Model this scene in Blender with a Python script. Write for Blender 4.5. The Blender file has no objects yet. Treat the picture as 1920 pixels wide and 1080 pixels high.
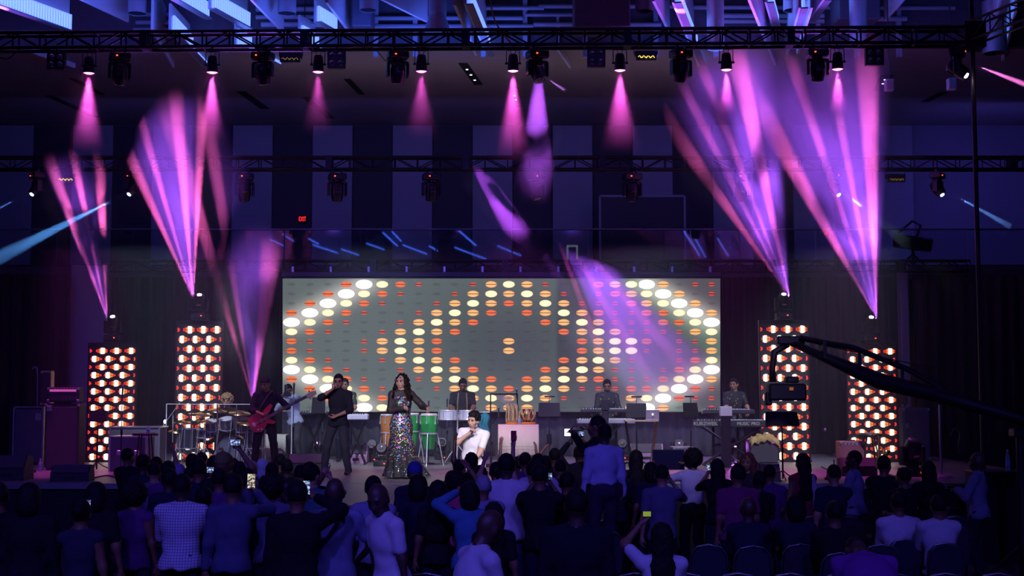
import bpy, bmesh, math, random
import numpy as np
from mathutils import Vector, Matrix, Euler
random.seed(7); np.random.seed(7)
sc = bpy.context.scene
COL = sc.collection
PI = math.pi

# ------------------------------------------------------------------ camera
F = 2500.0                       # focal length in pixels of the 1920 frame
TH = math.atan(190 / F)          # camera looks slightly up, horizon at row 730
HC = 2.65                        # camera height
cam_d = bpy.data.cameras.new('camera'); cam = bpy.data.objects.new('camera', cam_d); COL.objects.link(cam)
cam.location = (0, 0, HC); cam.rotation_euler = (PI / 2 + TH, 0, 0)
cam_d.sensor_width = 36; cam_d.lens = F * 36 / 1920; cam_d.clip_end = 200
sc.camera = cam

# ------------------------------------------------------------------ world, exposure
w = bpy.data.worlds.new('world'); sc.world = w; w.use_nodes = True
w.node_tree.nodes['Background'].inputs[0].default_value = (0.05, 0.04, 0.30, 1)
w.node_tree.nodes['Background'].inputs[1].default_value = 0.03
vs = sc.view_settings
vs.view_transform = 'Standard'; vs.look = 'None'; vs.gamma = 1; vs.exposure = 0.0; vs.use_curve_mapping = False
cy = sc.cycles
cy.use_denoising = True; cy.max_bounces = 3; cy.diffuse_bounces = 1; cy.glossy_bounces = 2
cy.transmission_bounces = 4; cy.transparent_max_bounces = 12; cy.volume_bounces = 0
cy.use_adaptive_sampling = True; cy.adaptive_threshold = 0.07
cy.sample_clamp_indirect = 3.0; cy.caustics_reflective = False; cy.caustics_refractive = False

def ray(px, py):
    u = (px - 960) / F; v = (540 - py) / F
    return Vector((u, math.cos(TH) - v * math.sin(TH), math.sin(TH) + v * math.cos(TH)))
def at(px, py, Y):               # point of the picture at world depth Y
    d = ray(px, py); return Vector((0, 0, HC)) + d * (Y / d.y)
def onz(px, py, z):              # point of the picture on a level plane
    d = ray(px, py); return Vector((0, 0, HC)) + d * ((z - HC) / d.z)
def X(px, Y): return (px - 960) / F * Y * 0.997
def Z(py, Y): return at(960, py, Y).z

def area_light(name, loc, target, sx, sy, power, col, spread=PI):
    l = bpy.data.lights.new(name, 'AREA'); l.shape = 'RECTANGLE'; l.size = sx; l.size_y = sy
    l.energy = power; l.color = col; l.spread = spread
    o = bpy.data.objects.new(name, l); COL.objects.link(o); o.location = loc
    o.rotation_euler = (Vector(target) - Vector(loc)).to_track_quat('-Z', 'Y').to_euler(); return o
def spot_light(name, loc, target, deg, power, col, rad=0.05, blend=0.4):
    l = bpy.data.lights.new(name, 'SPOT'); l.energy = power; l.color = col; l.spot_size = math.radians(deg)
    l.spot_blend = blend; l.shadow_soft_size = rad
    o = bpy.data.objects.new(name, l); COL.objects.link(o); o.location = loc
    o.rotation_euler = (Vector(target) - Vector(loc)).to_track_quat('-Z', 'Y').to_euler(); return o

# ------------------------------------------------------------------ house and stage lights
BLUE = (0.10, 0.10, 1.0)
for x_, pw_ in ((-9, 1.0), (-3, 1.15), (3, 0.9), (9, 0.6)):
    spot_light('house_wash', (x_, -1.0, 11.0), (x_ * .7, 17, 0.6), 62, 2300 * pw_, (0.13, 0.085, 1.0), 0.25, 0.9)
area_light('wall_wash', (0, 33.8, 9.3), (0, 38, 7.0), 26, 0.4, 55, (0.17, 0.14, 1.0))
area_light('fin_wash', (-5.5, 26.4, 9.7), (-6, 28, 12), 12, 0.3, 170, (0.06, 0.13, 1.0))
area_light('fin_wash', (6, 26.4, 9.7), (7, 28, 12), 7, 0.3, 65, (0.06, 0.13, 1.0))
area_light('wall_wash', (13.2, 34.2, 9.0), (13.2, 38, 7.0), 2.4, 0.4, 34, (0.12, 0.10, 1.0))
spot_light('singer_spot', (-6, 3, 9.5), (-3.05, 23.9, 2.1), 5, 5000, (1.0, 0.85, 0.75), 0.2, 0.8)
area_light('soffit_wash', (0, 30.2, 8.4), (0, 31.2, 10.2), 12, 0.3, 16, (1.0, 0.7, 0.6))
spot_light('follow_spot', (-3, 1, 9), (-1.1, 23, 2.0), 9, 12000, (1.0, 0.9, 0.8), 0.2, 0.8)
spot_light('stage_key', (4, 6, 9.5), (-0.6, 22, 1.8), 8, 7000, (1.0, 0.92, 0.85), 0.2, 0.8)
for x_ in (-7, -2.7, 2.6, 6.6):
    spot_light('back_stage_wash', (x_, 22.5, 8.0), (x_ * .9, 28.4, 1.1), 37, 2300, (0.72, 0.78, 1.0), 0.2, 0.9)
for x_ in (-4, 3):
    spot_light('front_wash', (x_, 8, 10.0), (x_ * .6, 25, 1.5), 26, 2600, (0.75, 0.62, 1.0), 0.3, 0.9)
# ------------------------------------------------------------------ materials
MATS = {}
def pm(name, col, rough=0.6, metal=0.0, var=0.25, scale=6.0, bump=0.0, spec=0.5, emit=None, es=0.0, alpha=1.0, trans=0.0, coat=0.0, sheen=0.0):
    """procedural principled material: noise varies the colour, optional bump"""
    if name in MATS: return MATS[name]
    m = bpy.data.materials.new(name); m.use_nodes = True; nt = m.node_tree; b = nt.nodes['Principled BSDF']
    N = nt.nodes.new; L = nt.links.new
    tc = N('ShaderNodeTexCoord'); n = N('ShaderNodeTexNoise'); n.inputs['Scale'].default_value = scale; n.inputs['Detail'].default_value = 3
    L(tc.outputs['Object'], n.inputs['Vector'])
    mx = N('ShaderNodeMix'); mx.data_type = 'RGBA'
    mx.inputs[6].default_value = (*[c * (1 - var) for c in col], 1); mx.inputs[7].default_value = (*[min(1, c * (1 + var)) for c in col], 1)
    L(n.outputs[0], mx.inputs[0]); L(mx.outputs[2], b.inputs['Base Color'])
    b.inputs['Roughness'].default_value = rough; b.inputs['Metallic'].default_value = metal
    b.inputs['Specular IOR Level'].default_value = spec
    if emit: b.inputs['Emission Color'].default_value = (*emit, 1); b.inputs['Emission Strength'].default_value = es
    if trans: b.inputs['Transmission Weight'].default_value = trans
    if coat: b.inputs['Coat Weight'].default_value = coat
    if sheen: b.inputs['Sheen Weight'].default_value = sheen
    if alpha < 1: b.inputs['Alpha'].default_value = alpha
    if bump:
        bp = N('ShaderNodeBump'); bp.inputs['Strength'].default_value = bump; bp.inputs['Distance'].default_value = 0.02
        L(n.outputs[0], bp.inputs['Height']); L(bp.outputs[0], b.inputs['Normal'])
    if emit and name not in ('video_light',): m.cycles.emission_sampling = 'NONE'
    MATS[name] = m; return m
def emat(name, col, s):
    return pm(name, (0.02, 0.02, 0.02), emit=col, es=s, var=0)

# ------------------------------------------------------------------ mesh builder
class MB:
    def __init__(s): s.v = []; s.f = []; s.mi = []; s.sm = []; s.cur = 0
    def _add(s, vs_, fs, smooth=False):
        o = len(s.v); s.v += [tuple(p) for p in vs_]
        for f in fs: s.f.append(tuple(i + o for i in f)); s.mi.append(s.cur); s.sm.append(smooth)
        return s
    def box(s, c, d, rot=None, taper=1.0):
        hx, hy, hz = d[0] / 2, d[1] / 2, d[2] / 2
        P = [Vector((x * hx * (taper if z > 0 else 1), y * hy * (taper if z > 0 else 1), z * hz)) for z in (-1, 1) for y in (-1, 1) for x in (-1, 1)]
        if rot is not None: R = rot if isinstance(rot, Matrix) else Euler(rot).to_matrix(); P = [R @ p for p in P]
        c = Vector(c)
        return s._add([p + c for p in P], [(0, 2, 3, 1), (4, 5, 7, 6), (0, 1, 5, 4), (2, 6, 7, 3), (0, 4, 6, 2), (1, 3, 7, 5)])
    def bbox(s, c, d, b=0.02, rot=None):
        """box with chamfered edges"""
        hx, hy, hz = d[0] / 2, d[1] / 2, d[2] / 2; b = min(b, hx * .9, hy * .9, hz * .9)
        bm = bmesh.new(); bmesh.ops.create_cube(bm, size=1)
        for q in bm.verts: q.co = Vector((q.co.x * 2 * hx, q.co.y * 2 * hy, q.co.z * 2 * hz))
        bmesh.ops.bevel(bm, geom=bm.edges[:], offset=b, segments=1, affect='EDGES')
        R = Matrix.Identity(3) if rot is None else (rot if isinstance(rot, Matrix) else Euler(rot).to_matrix()); c = Vector(c)
        bm.verts.index_update(); s._add([R @ q.co + c for q in bm.verts], [tuple(q.index for q in f.verts) for f in bm.faces]); bm.free(); return s
    def cyl(s, p0, p1, r0, r1=None, n=12, caps=True):
        p0 = Vector(p0); p1 = Vector(p1); r1 = r0 if r1 is None else r1
        d = p1 - p0
        if d.length < 1e-6: return s
        R = d.to_track_quat('Z', 'Y').to_matrix()
        A = [p0 + R @ Vector((r0 * math.cos(2 * PI * k / n), r0 * math.sin(2 * PI * k / n), 0)) for k in range(n)]
        B = [p1 + R @ Vector((r1 * math.cos(2 * PI * k / n), r1 * math.sin(2 * PI * k / n), 0)) for k in range(n)]
        s._add(A + B, [(k, (k + 1) % n, n + (k + 1) % n, n + k) for k in range(n)], n > 5)
        if caps: s._add(A, [tuple(range(n - 1, -1, -1))]); s._add(B, [tuple(range(n))])
        return s
    def tube(s, pts, r, n=6, taper=None):
        pts = [Vector(p) for p in pts]; rings = []; prev = None
        for i, p in enumerate(pts):
            d = (pts[min(i + 1, len(pts) - 1)] - pts[max(i - 1, 0)]).normalized()
            if prev is None:
                up = Vector((0, 0, 1)) if abs(d.z) < .9 else Vector((1, 0, 0)); a = d.cross(up).normalized()
            else: a = (prev - d * prev.dot(d)).normalized()
            prev = a; b = d.cross(a); rr = r if taper is None else r * taper[i]
            rings.append([p + (a * math.cos(2 * PI * k / n) + b * math.sin(2 * PI * k / n)) * rr for k in range(n)])
        V = [q for R in rings for q in R]; m = len(pts)
        fs = [(i * n + k, i * n + (k + 1) % n, (i + 1) * n + (k + 1) % n, (i + 1) * n + k) for i in range(m - 1) for k in range(n)]
        fs += [tuple(range(n - 1, -1, -1)), tuple((m - 1) * n + k for k in range(n))]
        return s._add(V, fs, True)
    def lathe(s, prof, n=20, c=(0, 0, 0), rot=None, caps=True, sx=1, sy=1):
        c = Vector(c); R = Matrix.Identity(3) if rot is None else (rot if isinstance(rot, Matrix) else Euler(rot).to_matrix())
        V = [c + R @ Vector((sx * r * math.cos(2 * PI * k / n), sy * r * math.sin(2 * PI * k / n), z)) for r, z in prof for k in range(n)]
        m = len(prof); fs = [(i * n + k, i * n + (k + 1) % n, (i + 1) * n + (k + 1) % n, (i + 1) * n + k) for i in range(m - 1) for k in range(n)]
        s._add(V, fs, True)
        if caps:
            s._add(V[:n], [tuple(range(n - 1, -1, -1))]); s._add(V[-n:], [tuple(range(n))])
        return s
    def ell(s, c, r, rot=None, nu=12, nv=8):
        prof = [(max(1e-4, math.sin(PI * i / nv)), -math.cos(PI * i / nv)) for i in range(nv + 1)]
        R = Matrix.Identity(3) if rot is None else (rot if isinstance(rot, Matrix) else Euler(rot).to_matrix())
        return s.lathe(prof, nu, c, R @ Matrix.Diagonal(Vector(r)), caps=False)
    def prism(s, pts2, t, M=None):
        """outline in local XY, thickness t along Z (centred); M maps to place"""
        n = len(pts2); M = Matrix.Identity(4) if M is None else M
        A = [M @ Vector((x, y, -t / 2)) for x, y in pts2]; B = [M @ Vector((x, y, t / 2)) for x, y in pts2]
        return s._add(A + B, [tuple(range(n - 1, -1, -1)), tuple(n + k for k in range(n))] + [(k, (k + 1) % n, n + (k + 1) % n, n + k) for k in range(n)])
    def quad(s, a, b, c, d): return s._add([a, b, c, d], [(0, 1, 2, 3)])
    def mat(s, i): s.cur = i; return s
    def mesh(s, name, mats):
        me = bpy.data.meshes.new(name); me.from_pydata(s.v, [], s.f)
        for m in (mats if isinstance(mats, (list, tuple)) else [mats]): me.materials.append(m)
        me.polygons.foreach_set('material_index', s.mi); me.polygons.foreach_set('use_smooth', s.sm); me.update(); return me
    def build(s, name, mats, parent=None, loc=None, rz=0):
        return link(name, s.mesh(name, mats), parent, loc, rz)
def link(name, me, parent=None, loc=None, rz=0):
    o = bpy.data.objects.new(name, me); COL.objects.link(o)
    if parent is not None: o.parent = parent
    if loc is not None: o.location = loc
    if rz: o.rotation_euler = (0, 0, rz)
    return o
def tag(o, label=None, cat=None, group=None, kind=None):
    if label: o['label'] = label
    if cat: o['category'] = cat
    if group: o['group'] = group
    if kind: o['kind'] = kind
    return o
def thing(name, label, cat, loc=(0, 0, 0), rz=0, group=None):
    o = bpy.data.objects.new(name, None); COL.objects.link(o); o.location = loc; o.rotation_euler = (0, 0, rz)
    o.empty_display_size = 0.1
    return tag(o, label, cat, group)
def struct(o): o['kind'] = 'structure'; return o
def copy_tree(o, parent=None, kids=None):
    c = o.copy(); COL.objects.link(c); c.parent = parent
    for ch in KIDS(o): copy_tree(ch, c)
    return c
def KIDS(o): return [x for x in o.children]
# ------------------------------------------------------------------ the hall
ZS = 1.12                        # stage height
M_floor = pm('floor_carpet', (0.03, 0.03, 0.05), 0.9, var=0.5, scale=3)
M_deck = pm('stage_deck', (0.20, 0.19, 0.21), 0.38, var=0.2, scale=1.5, bump=0.02)
M_skirt = pm('stage_skirt', (0.012, 0.012, 0.016), 0.9)
M_wall_l = pm('wall_panel_pale', (0.30, 0.29, 0.36), 0.7, var=0.08, scale=1)
M_wall_d = pm('wall_panel_dark', (0.045, 0.04, 0.06), 0.7, var=0.1, scale=1)
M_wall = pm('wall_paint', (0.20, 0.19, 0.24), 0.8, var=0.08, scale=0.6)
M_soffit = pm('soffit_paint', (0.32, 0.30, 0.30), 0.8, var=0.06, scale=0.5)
M_black = pm('matte_black', (0.012, 0.012, 0.014), 0.75)
M_blackm = pm('black_metal', (0.02, 0.02, 0.022), 0.45, spec=0.5)
M_steel = pm('brushed_steel', (0.5, 0.5, 0.53), 0.35, metal=1.0, var=0.1)
M_chrome = pm('chrome', (0.85, 0.86, 0.9), 0.18, metal=0.55, var=0.05)
M_drape = pm('black_drape', (0.012, 0.011, 0.016), 0.95, var=0.3, scale=2, sheen=0.2)
M_gdrape = pm('haze_grey_drape', (0.10, 0.105, 0.125), 0.9, var=0.2, scale=2, sheen=0.2)  # its grey stands in for haze and light over a dark curtain
YB, YBAL = 38.0, 33.0
def plane(name, a, b, c, d, mat): return MB().quad(a, b, c, d).build(name, mat)
struct(plane('floor', (-18, -32, 0), (18, -32, 0), (18, 38.2, 0), (-18, 38.2, 0), M_floor))
struct(MB().box((-17.1, 3, 6.5), (0.2, 70.4, 13)).build('wall_left', M_wall))
struct(MB().box((17.1, 3, 6.5), (0.2, 70.4, 13)).build('wall_right', M_wall))
struct(MB().box((0, -32.2, 6.5), (34.4, 0.2, 13)).build('wall_front', M_wall))
# back wall: a plain upper band, then alternating pale and dark upright panels
wb = struct(MB().box((0, YB + 0.25, 6.5), (34.4, 0.3, 13)).build('wall_back', M_wall))
zt, zb = Z(235, YB), 5.0
pw = X(960 + 76, YB)
for side, me_y, m in (('pale', 0.14, M_wall_l), ('dark', 0.05, M_wall_d)):
    me = MB().bbox((0, -me_y / 2, (zt + zb) / 2), (pw * 0.996, me_y, zt - zb), 0.015).mesh('panel', m)
    for k in range(-8, 8):
        px = (505 + 76 / 2 + 152 * k) + (76 if side == 'pale' else 0)
        link('panel', me, wb, (X(px, YB), YB + 0.1, 0))
# ceiling: low soffit over the back with dark light slots, high open part before it
YS = 29.4
zso = Z(235, YB) + 0.02
soff = struct(MB().box((0, (YS + YB + .1) / 2, zso + 0.15), (34, YB + .1 - YS, 0.3)).build('ceiling_soffit', M_soffit))
M_slot = pm('slot_black', (0.008, 0.008, 0.01), 0.9)
M_pin = emat('pin_light', (0.75, 0.85, 1.0), 3.0)
for (x0, y0, x1, y1, wpx, nl) in ((868, 118, 897, 158, 17, 3), (651, 148, 678, 176, 12, 0), (452, 171, 497, 203, 17, 0), (574, 182, 620, 221, 15, 0),
                                  (92, 179, 180, 219, 14, 0), (135, 146, 190, 176, 12, 0), (962, 170, 972, 200, 8, 2), (1663, 140, 1648, 170, 24, 2), (1735, 190, 1770, 172, 14, 0)):
    a, b = onz(x0, y0, zso), onz(x1, y1, zso); hw = wpx / 2 / F * a.y
    m = MB(); m._add([(p.x + sx, p.y, zso - dz) for p in (a, b) for sx in (-hw, hw) for dz in (0.0, 0.02)], [(0, 1, 3, 2), (4, 6, 7, 5), (1, 5, 7, 3), (0, 2, 6, 4), (0, 4, 5, 1), (2, 3, 7, 6)])
    so = m.build('light_slot', M_slot, soff)
    for i in range(nl):
        p = a.lerp(b, 0.25 + 0.25 * i); MB().cyl((p.x, p.y, zso - 0.03), (p.x, p.y, zso - 0.02), 0.03, n=8).build('pin_light', M_pin, so)
struct(MB().box((0, -1.3, 13.05), (34, 62, 0.2)).build('ceiling', M_wall))
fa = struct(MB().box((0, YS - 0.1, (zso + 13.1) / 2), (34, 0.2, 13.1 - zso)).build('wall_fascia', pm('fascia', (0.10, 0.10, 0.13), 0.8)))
# conduits and joists on the fascia, behind the fins
M_pipe = pm('conduit_paint', (0.42, 0.44, 0.5), 0.55, var=0.1)
for i, (x0, x1, py, r) in enumerate(((250, 330, 27, .05), (255, 320, 42, .05), (250, 315, 55, .04), (480, 620, 17, .06), (480, 620, 32, .05), (490, 615, 46, .06), (500, 640, 60, .04),
      (690, 980, 34, .05), (700, 1000, 50, .06), (1010, 1270, 12, .05), (985, 1180, 28, .04), (1300, 1560, 14, .05), (1330, 1545, 30, .06), (1340, 1545, 40, .05), (1560, 1700, 35, .06), (860, 1020, 15, .05), (1000, 1240, 46, .05), (1560, 1790, 15, .05))):
    y = YS - 0.35; MB().cyl(at(x0, py, y), at(x1, py, y), r, n=8).build('conduit', M_pipe, fa)
for px in (700, 775, 905, 985, 1100, 1235, 1350, 1545, 1620, 1700):
    y = YS - 0.28; MB().box((X(px, y), y, 11.5), (0.10, 0.12, 3.0)).build('hanger', M_pipe, fa)

# ------------------------------------------------------------------ balcony with glass front
ZBAL = Z(508, YBAL)
M_slab = pm('balcony_slab', (0.06, 0.06, 0.08), 0.6)
bal = struct(MB().box((0, (YBAL + YB) / 2, ZBAL - 0.05), (34, YB - YBAL, 0.3)).build('balcony', M_slab))
M_rail = pm('balcony_rail', (0.35, 0.36, 0.42), 0.35, metal=0.8)
zr = Z(430, YBAL)
MB().cyl((-17, YBAL, zr), (17, YBAL, zr), 0.022, n=8).build('handrail', M_rail, bal)
MB().box((0, YBAL, ZBAL + 0.13), (34, 0.05, 0.05)).build('base_channel', M_blackm, bal)
M_glass = bpy.data.materials.new('balcony_glass'); M_glass.use_nodes = True
nt = M_glass.node_tree; nt.nodes.clear(); o_ = nt.nodes.new('ShaderNodeOutputMaterial'); mixs = nt.nodes.new('ShaderNodeMixShader')
tr = nt.nodes.new('ShaderNodeBsdfTransparent'); tr.inputs[0].default_value = (0.86, 0.88, 0.92, 1); gl = nt.nodes.new('ShaderNodeBsdfGlossy'); gl.inputs['Roughness'].default_value = 0.02
fr = nt.nodes.new('ShaderNodeFresnel'); fr.inputs[0].default_value = 1.7
nt.links.new(fr.outputs[0], mixs.inputs[0]); nt.links.new(tr.outputs[0], mixs.inputs[1]); nt.links.new(gl.outputs[0], mixs.inputs[2]); nt.links.new(mixs.outputs[0], o_.inputs[0])
npan = 18; gw = 34 / npan
gme = MB().box((0, 0, (zr + ZBAL + .15) / 2), (gw - 0.03, 0.016, zr - ZBAL - 0.2)).mesh('glass_panel', M_glass)
for k in range(npan): link('glass_panel', gme, bal, (-17 + gw * (k + .5), YBAL, 0))
# pilaster strips under the balcony at the left and right of the stage
for px, w_ in ((166, 70), (1697, 16)):
    yy = 31.6; struct(MB().bbox((X(px, yy), yy, (ZBAL + ZS) / 2), (w_ / F * yy, 0.3, ZBAL - ZS), 0.02).build('trim_1', M_wall_l))
# ------------------------------------------------------------------ stage
YF, YT = 21.9, 17.8
SX0, SX1 = -10.5, 9.6
st = struct(MB().box(((SX0 + SX1) / 2, (YF + 32) / 2, ZS - 0.04), (SX1 - SX0, 32 - YF, 0.08)).build('stage_deck', M_deck))
MB().box(((SX0 + SX1) / 2, YF + 0.06, (ZS - 0.08) / 2), (SX1 - SX0, 0.04, ZS - 0.08)).build('skirt', M_skirt, st)
MB().box((-2.05, (YF + YT) / 2 - 0.02, ZS - 0.04), (1.5, YF - YT - 0.04, 0.08)).build('catwalk', M_deck, st)
MB().box((-2.05, (YF + YT) / 2, (ZS - .08) / 2), (1.42, YF - YT - 0.1, ZS - 0.08)).build('catwalk_skirt', M_skirt, st)
MB().box(((SX0 + SX1) / 2, YF - 0.02, ZS - 0.05), (SX1 - SX0, 0.03, 0.07)).build('edge_trim', M_steel, st)

# ------------------------------------------------------------------ drapes
def drape(name, x0, x1, y, z0, z1, mat, label, waves=None, amp=0.07):
    L = x1 - x0; nw = waves or max(3, int(abs(L) / 0.28)); n = nw * 6
    m = MB(); V = []
    for i in range(n + 1):
        t = i / n; yy = y + amp * math.sin(2 * PI * nw * t) + 0.3 * amp * math.sin(2 * PI * nw * 0.37 * t + 1)
        V += [(x0 + L * t, yy, z0), (x0 + L * t, yy * 1.0, z1)]
    m._add(V, [(2 * i, 2 * i + 2, 2 * i + 3, 2 * i + 1) for i in range(n)], True)
    o = m.build(name, mat); sd = o.modifiers.new('thick', 'SOLIDIFY'); sd.thickness = 0.012
    return tag(o, label, 'curtain')
zdr = ZBAL - 0.25
drape('stage_curtain', X(205, 32), X(535, 32), 31.85, ZS + 0.01, zdr, M_drape, 'black stage curtain behind the drum kit and its two led towers')
drape('stage_curtain', X(1350, 32), X(1688, 32), 31.85, ZS + 0.01, zdr, M_drape, 'black stage curtain between the big screen and the tower beside the jib')
drape('screen_skirt', X(528, 30.6), X(1356, 30.6), 30.75, ZS + 0.01, Z(771, 30.6), M_gdrape, 'haze grey curtain hanging below the big led screen', amp=0.05)
drape('wing_curtain', -13.5, X(128, 31), 31.0, 0.02, zdr, M_drape, 'black wing curtain behind the bass amplifier stack')
drape('wing_curtain', X(1716, 31), 13.5, 31.0, 0.02, zdr, M_drape, 'black wing curtain at the boom end of the jib')

# ------------------------------------------------------------------ ceiling fins, ducts and downlights
M_fin = pm('fin_paint', (0.62, 0.64, 0.70), 0.6, var=0.06, scale=0.8)
M_rib = pm('ribbed_diffuser', (0.75, 0.8, 0.9), 0.35, emit=(0.12, 0.22, 1.0), es=1.6, var=0.05)
M_duct = pm('duct_metal', (0.40, 0.41, 0.46), 0.4, metal=0.5, var=0.1)
def fin(x0, y0, x1, y1, z0, h, label, ribs=False, t=0.06):
    """upright baffle: lower edge from picture point 0 to picture point 1 on level z0"""
    a, b = onz(x0, y0, z0), onz(x1, y1, z0); d = b - a; L = d.length; rz = math.atan2(d.y, d.x)
    o = thing('ceiling_fin', label, 'acoustic fin', a, rz, 'ceiling fins above the stage')
    MB().bbox((L / 2, 0, h / 2), (L, t, h), 0.01).build('board', M_fin, o)
    for k in (.2, .8): MB().cyl((L * k, 0, h), (L * k, 0, 12.95 - a.z), 0.012, n=6).build('hanger', M_blackm, o)
    if ribs:
        m = MB(); n = int(L / 0.075); hh = 0.34
        for i in range(n):
            x = (i + .5) * L / n
            m.box((x, -t / 2 - 0.05, hh / 2 + .02), (L / n * .62, 0.05, hh))
        rb = m.build('ribbed_strip', M_rib, o); rb['kind'] = 'stuff'
        MB().box((L / 2, -t / 2 - 0.06, 0.0), (L, 0.14, 0.03)).build('tray', M_duct, o)
    return o
FL = ['long fin of the stage ceiling, %s' % s for s in ()]
fins = [(-60, -6, 128, 60, 10.2, .75, 1, 'pale ceiling fin with a long ribbed light strip above the four lamp blinder'),
        (318, -2, 385, 36, 10.6, .9, 1, 'pale ceiling fin with a ribbed strip beside the first round downlight'),
        (392, 17, 462, 55, 10.55, .9, 1, 'pale ceiling fin with a ribbed strip ending above the truss corner plate'),
        (150, 0, 240, 42, 10.5, 1.0, 0, 'dark flank of a ceiling fin beside the first round downlight'),
        (285, 55, 325, 128, 10.15, 1.0, 0, 'pale ceiling fin crossing behind the truss near the lit par can'),
        (318, 60, 384, 128, 10.15, .62, 1, 'pale ribbed ceiling fin ending over the second lit par can'),
        (440, 85, 520, 125, 10.15, .6, 1, 'pale ribbed ceiling fin between the floodlight and moving head'),
        (590, 42, 625, 62, 10.5, .9, 1, 'pale ribbed ceiling fin right behind the third truss bay'),
        (560, 78, 612, 104, 10.2, .6, 1, 'pale ribbed ceiling fin over the dark blinder'),
        (60, 100, 140, 128, 10.15, .7, 0, 'pale ceiling fin behind the far par can with a pink cone'),
        (470, 0, 530, 62, 10.4, 1.3, 0, 'broad pale ceiling fin beside the second downlight'),
        (612, 5, 655, 62, 10.4, 1.3, 0, 'broad blue ceiling fin near the third moving head'),
        (705, -5, 800, 42, 10.6, 1.4, 0, 'large slanted ceiling fin beside the wide duct bell'),
        (852, 10, 893, 105, 10.15, 1.0, 0, 'narrow tall ceiling fin between duct bell and hanging cable'),
        (872, 8, 914, 105, 10.15, 1.0, 1, 'narrow tall ribbed ceiling fin beside the hanging cable'),
        (1046, 95, 1069, 128, 10.15, .8, 0, 'short dark ceiling fin tip left of the four lamp blinder'),
        (1225, 3, 1254, 60, 10.4, 1.3, 0, 'narrow pale ceiling fin above the floodlight with yellow filament'),
        (1262, 5, 1311, 125, 10.15, 1.1, 1, 'tall ribbed ceiling fin above the violet smoke'),
        (1404, 0, 1454, 123, 10.15, 1.2, 0, 'tall ceiling fin between two ducts over the smoke'),
        (1436, 5, 1452, 60, 10.5, 1.1, 1, 'slim ribbed ceiling fin beside the fifth duct'),
        (1500, 15, 1476, 104, 10.15, 1.1, 1, 'slim ribbed ceiling fin slanting towards the smoke head'),
        (1522, 15, 1496, 102, 10.15, 1.1, 0, 'slim plain ceiling fin next to the slanting ribbed fin'),
        (1545, 0, 1516, 40, 10.7, 1.0, 1, 'short ribbed ceiling fin near the truss hoist'),
        (1876, 0, 1858, 90, 10.15, 1.1, 1, 'ribbed ceiling fin hanging beyond the truss leg'),
        (1905, 20, 1880, 115, 10.15, 1.2, 0, 'plain ceiling fin furthest beyond the truss leg'),
        (1700, -5, 1660, 40, 10.6, 1.2, 0, 'broad dim ceiling fin beside the truss hoist')]
for x0, y0, x1, y1, z0, h, rb, lb in fins: fin(x0, y0, x1, y1, z0, h, lb, bool(rb))
M_dl = pm('downlight_can', (0.45, 0.46, 0.52), 0.45, metal=0.6)
def can(px, py, r, lab):
    p = at(px, py, 27.4)
    o = thing('duct_downlight', lab, 'downlight', p, 0, 'round cans in the ceiling')
    MB().lathe([(r, 0), (r, 1.1)], 24, caps=False).build('shell', M_dl, o)
    MB().lathe([(r * .98, .02), (r * .9, .06), (r * .9, .4)], 24, caps=False).build('baffle', M_black, o)
    MB().cyl((0, 0, .4), (0, 0, .42), r * .9, n=20).build('lens', M_black, o)
    MB().cyl((0, 0, 1.1), (0, 0, 13.0 - p.z), 0.03, n=8).build('stem', M_dl, o)
for px, py, r, lab in ((257, 26, .19, 'grey round ceiling can beside the pale fin over the first truss bays'), (538, 26, .19, 'grey round ceiling can in front of stacked pale conduits'),
                       (690, 20, .18, 'dim round ceiling can left of the large slanted fin'), (1208, 22, .19, 'round ceiling can right of the dark duct box'),
                       (1342, 92, .18, 'round ceiling can reaching down behind the truss by the smoke'), (1486, 20, .19, 'blue lit round ceiling can between slim fins'), (1610, 86, .18, 'dim round can hanging below the truss near the last blinder'),
                       (1866, 100, .24, 'wide dim ceiling can beyond the truss leg')): can(px, py, r, lab)
p = at(820, 60, 27.6)
o = thing('air_duct_bell', 'flared grey duct bell hanging left of the tall narrow fins', 'duct', p)
MB().lathe([(.27, 0), (.25, .12), (.18, .32), (.17, .38)], 24, caps=False).build('bell', M_duct, o); MB().lathe([(.19, .36), (.19, 1.6)], 20).build('pipe', M_dl, o)
for (x0, x1, y0, y1, yd, lab) in ((1075, 1178, -30, 60, 27.2, 'big dark square duct above the lit par can'), (664, 700, -40, 58, 28.3, 'dark blue square duct left of the slanted fin'), (1565, 1640, -40, 45, 28.4, 'dim square duct by the truss hoist')):
    a, b = at(x0, y1, yd), at(x1, y0, yd); o = thing('square_duct', lab, 'duct', ((a.x + b.x) / 2, yd, a.z))
    W_ = b.x - a.x; H_ = 12.94 - a.z; MB().bbox((0, 0, H_ / 2), (W_, .8, H_), .02).build('casing', pm('duct_dark', (.10, .10, .14), .6), o)
    for k in (.3, .7): MB().box((0, 0, H_ * k), (W_ + .04, .84, .05)).build('flange', M_duct, o)

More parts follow.
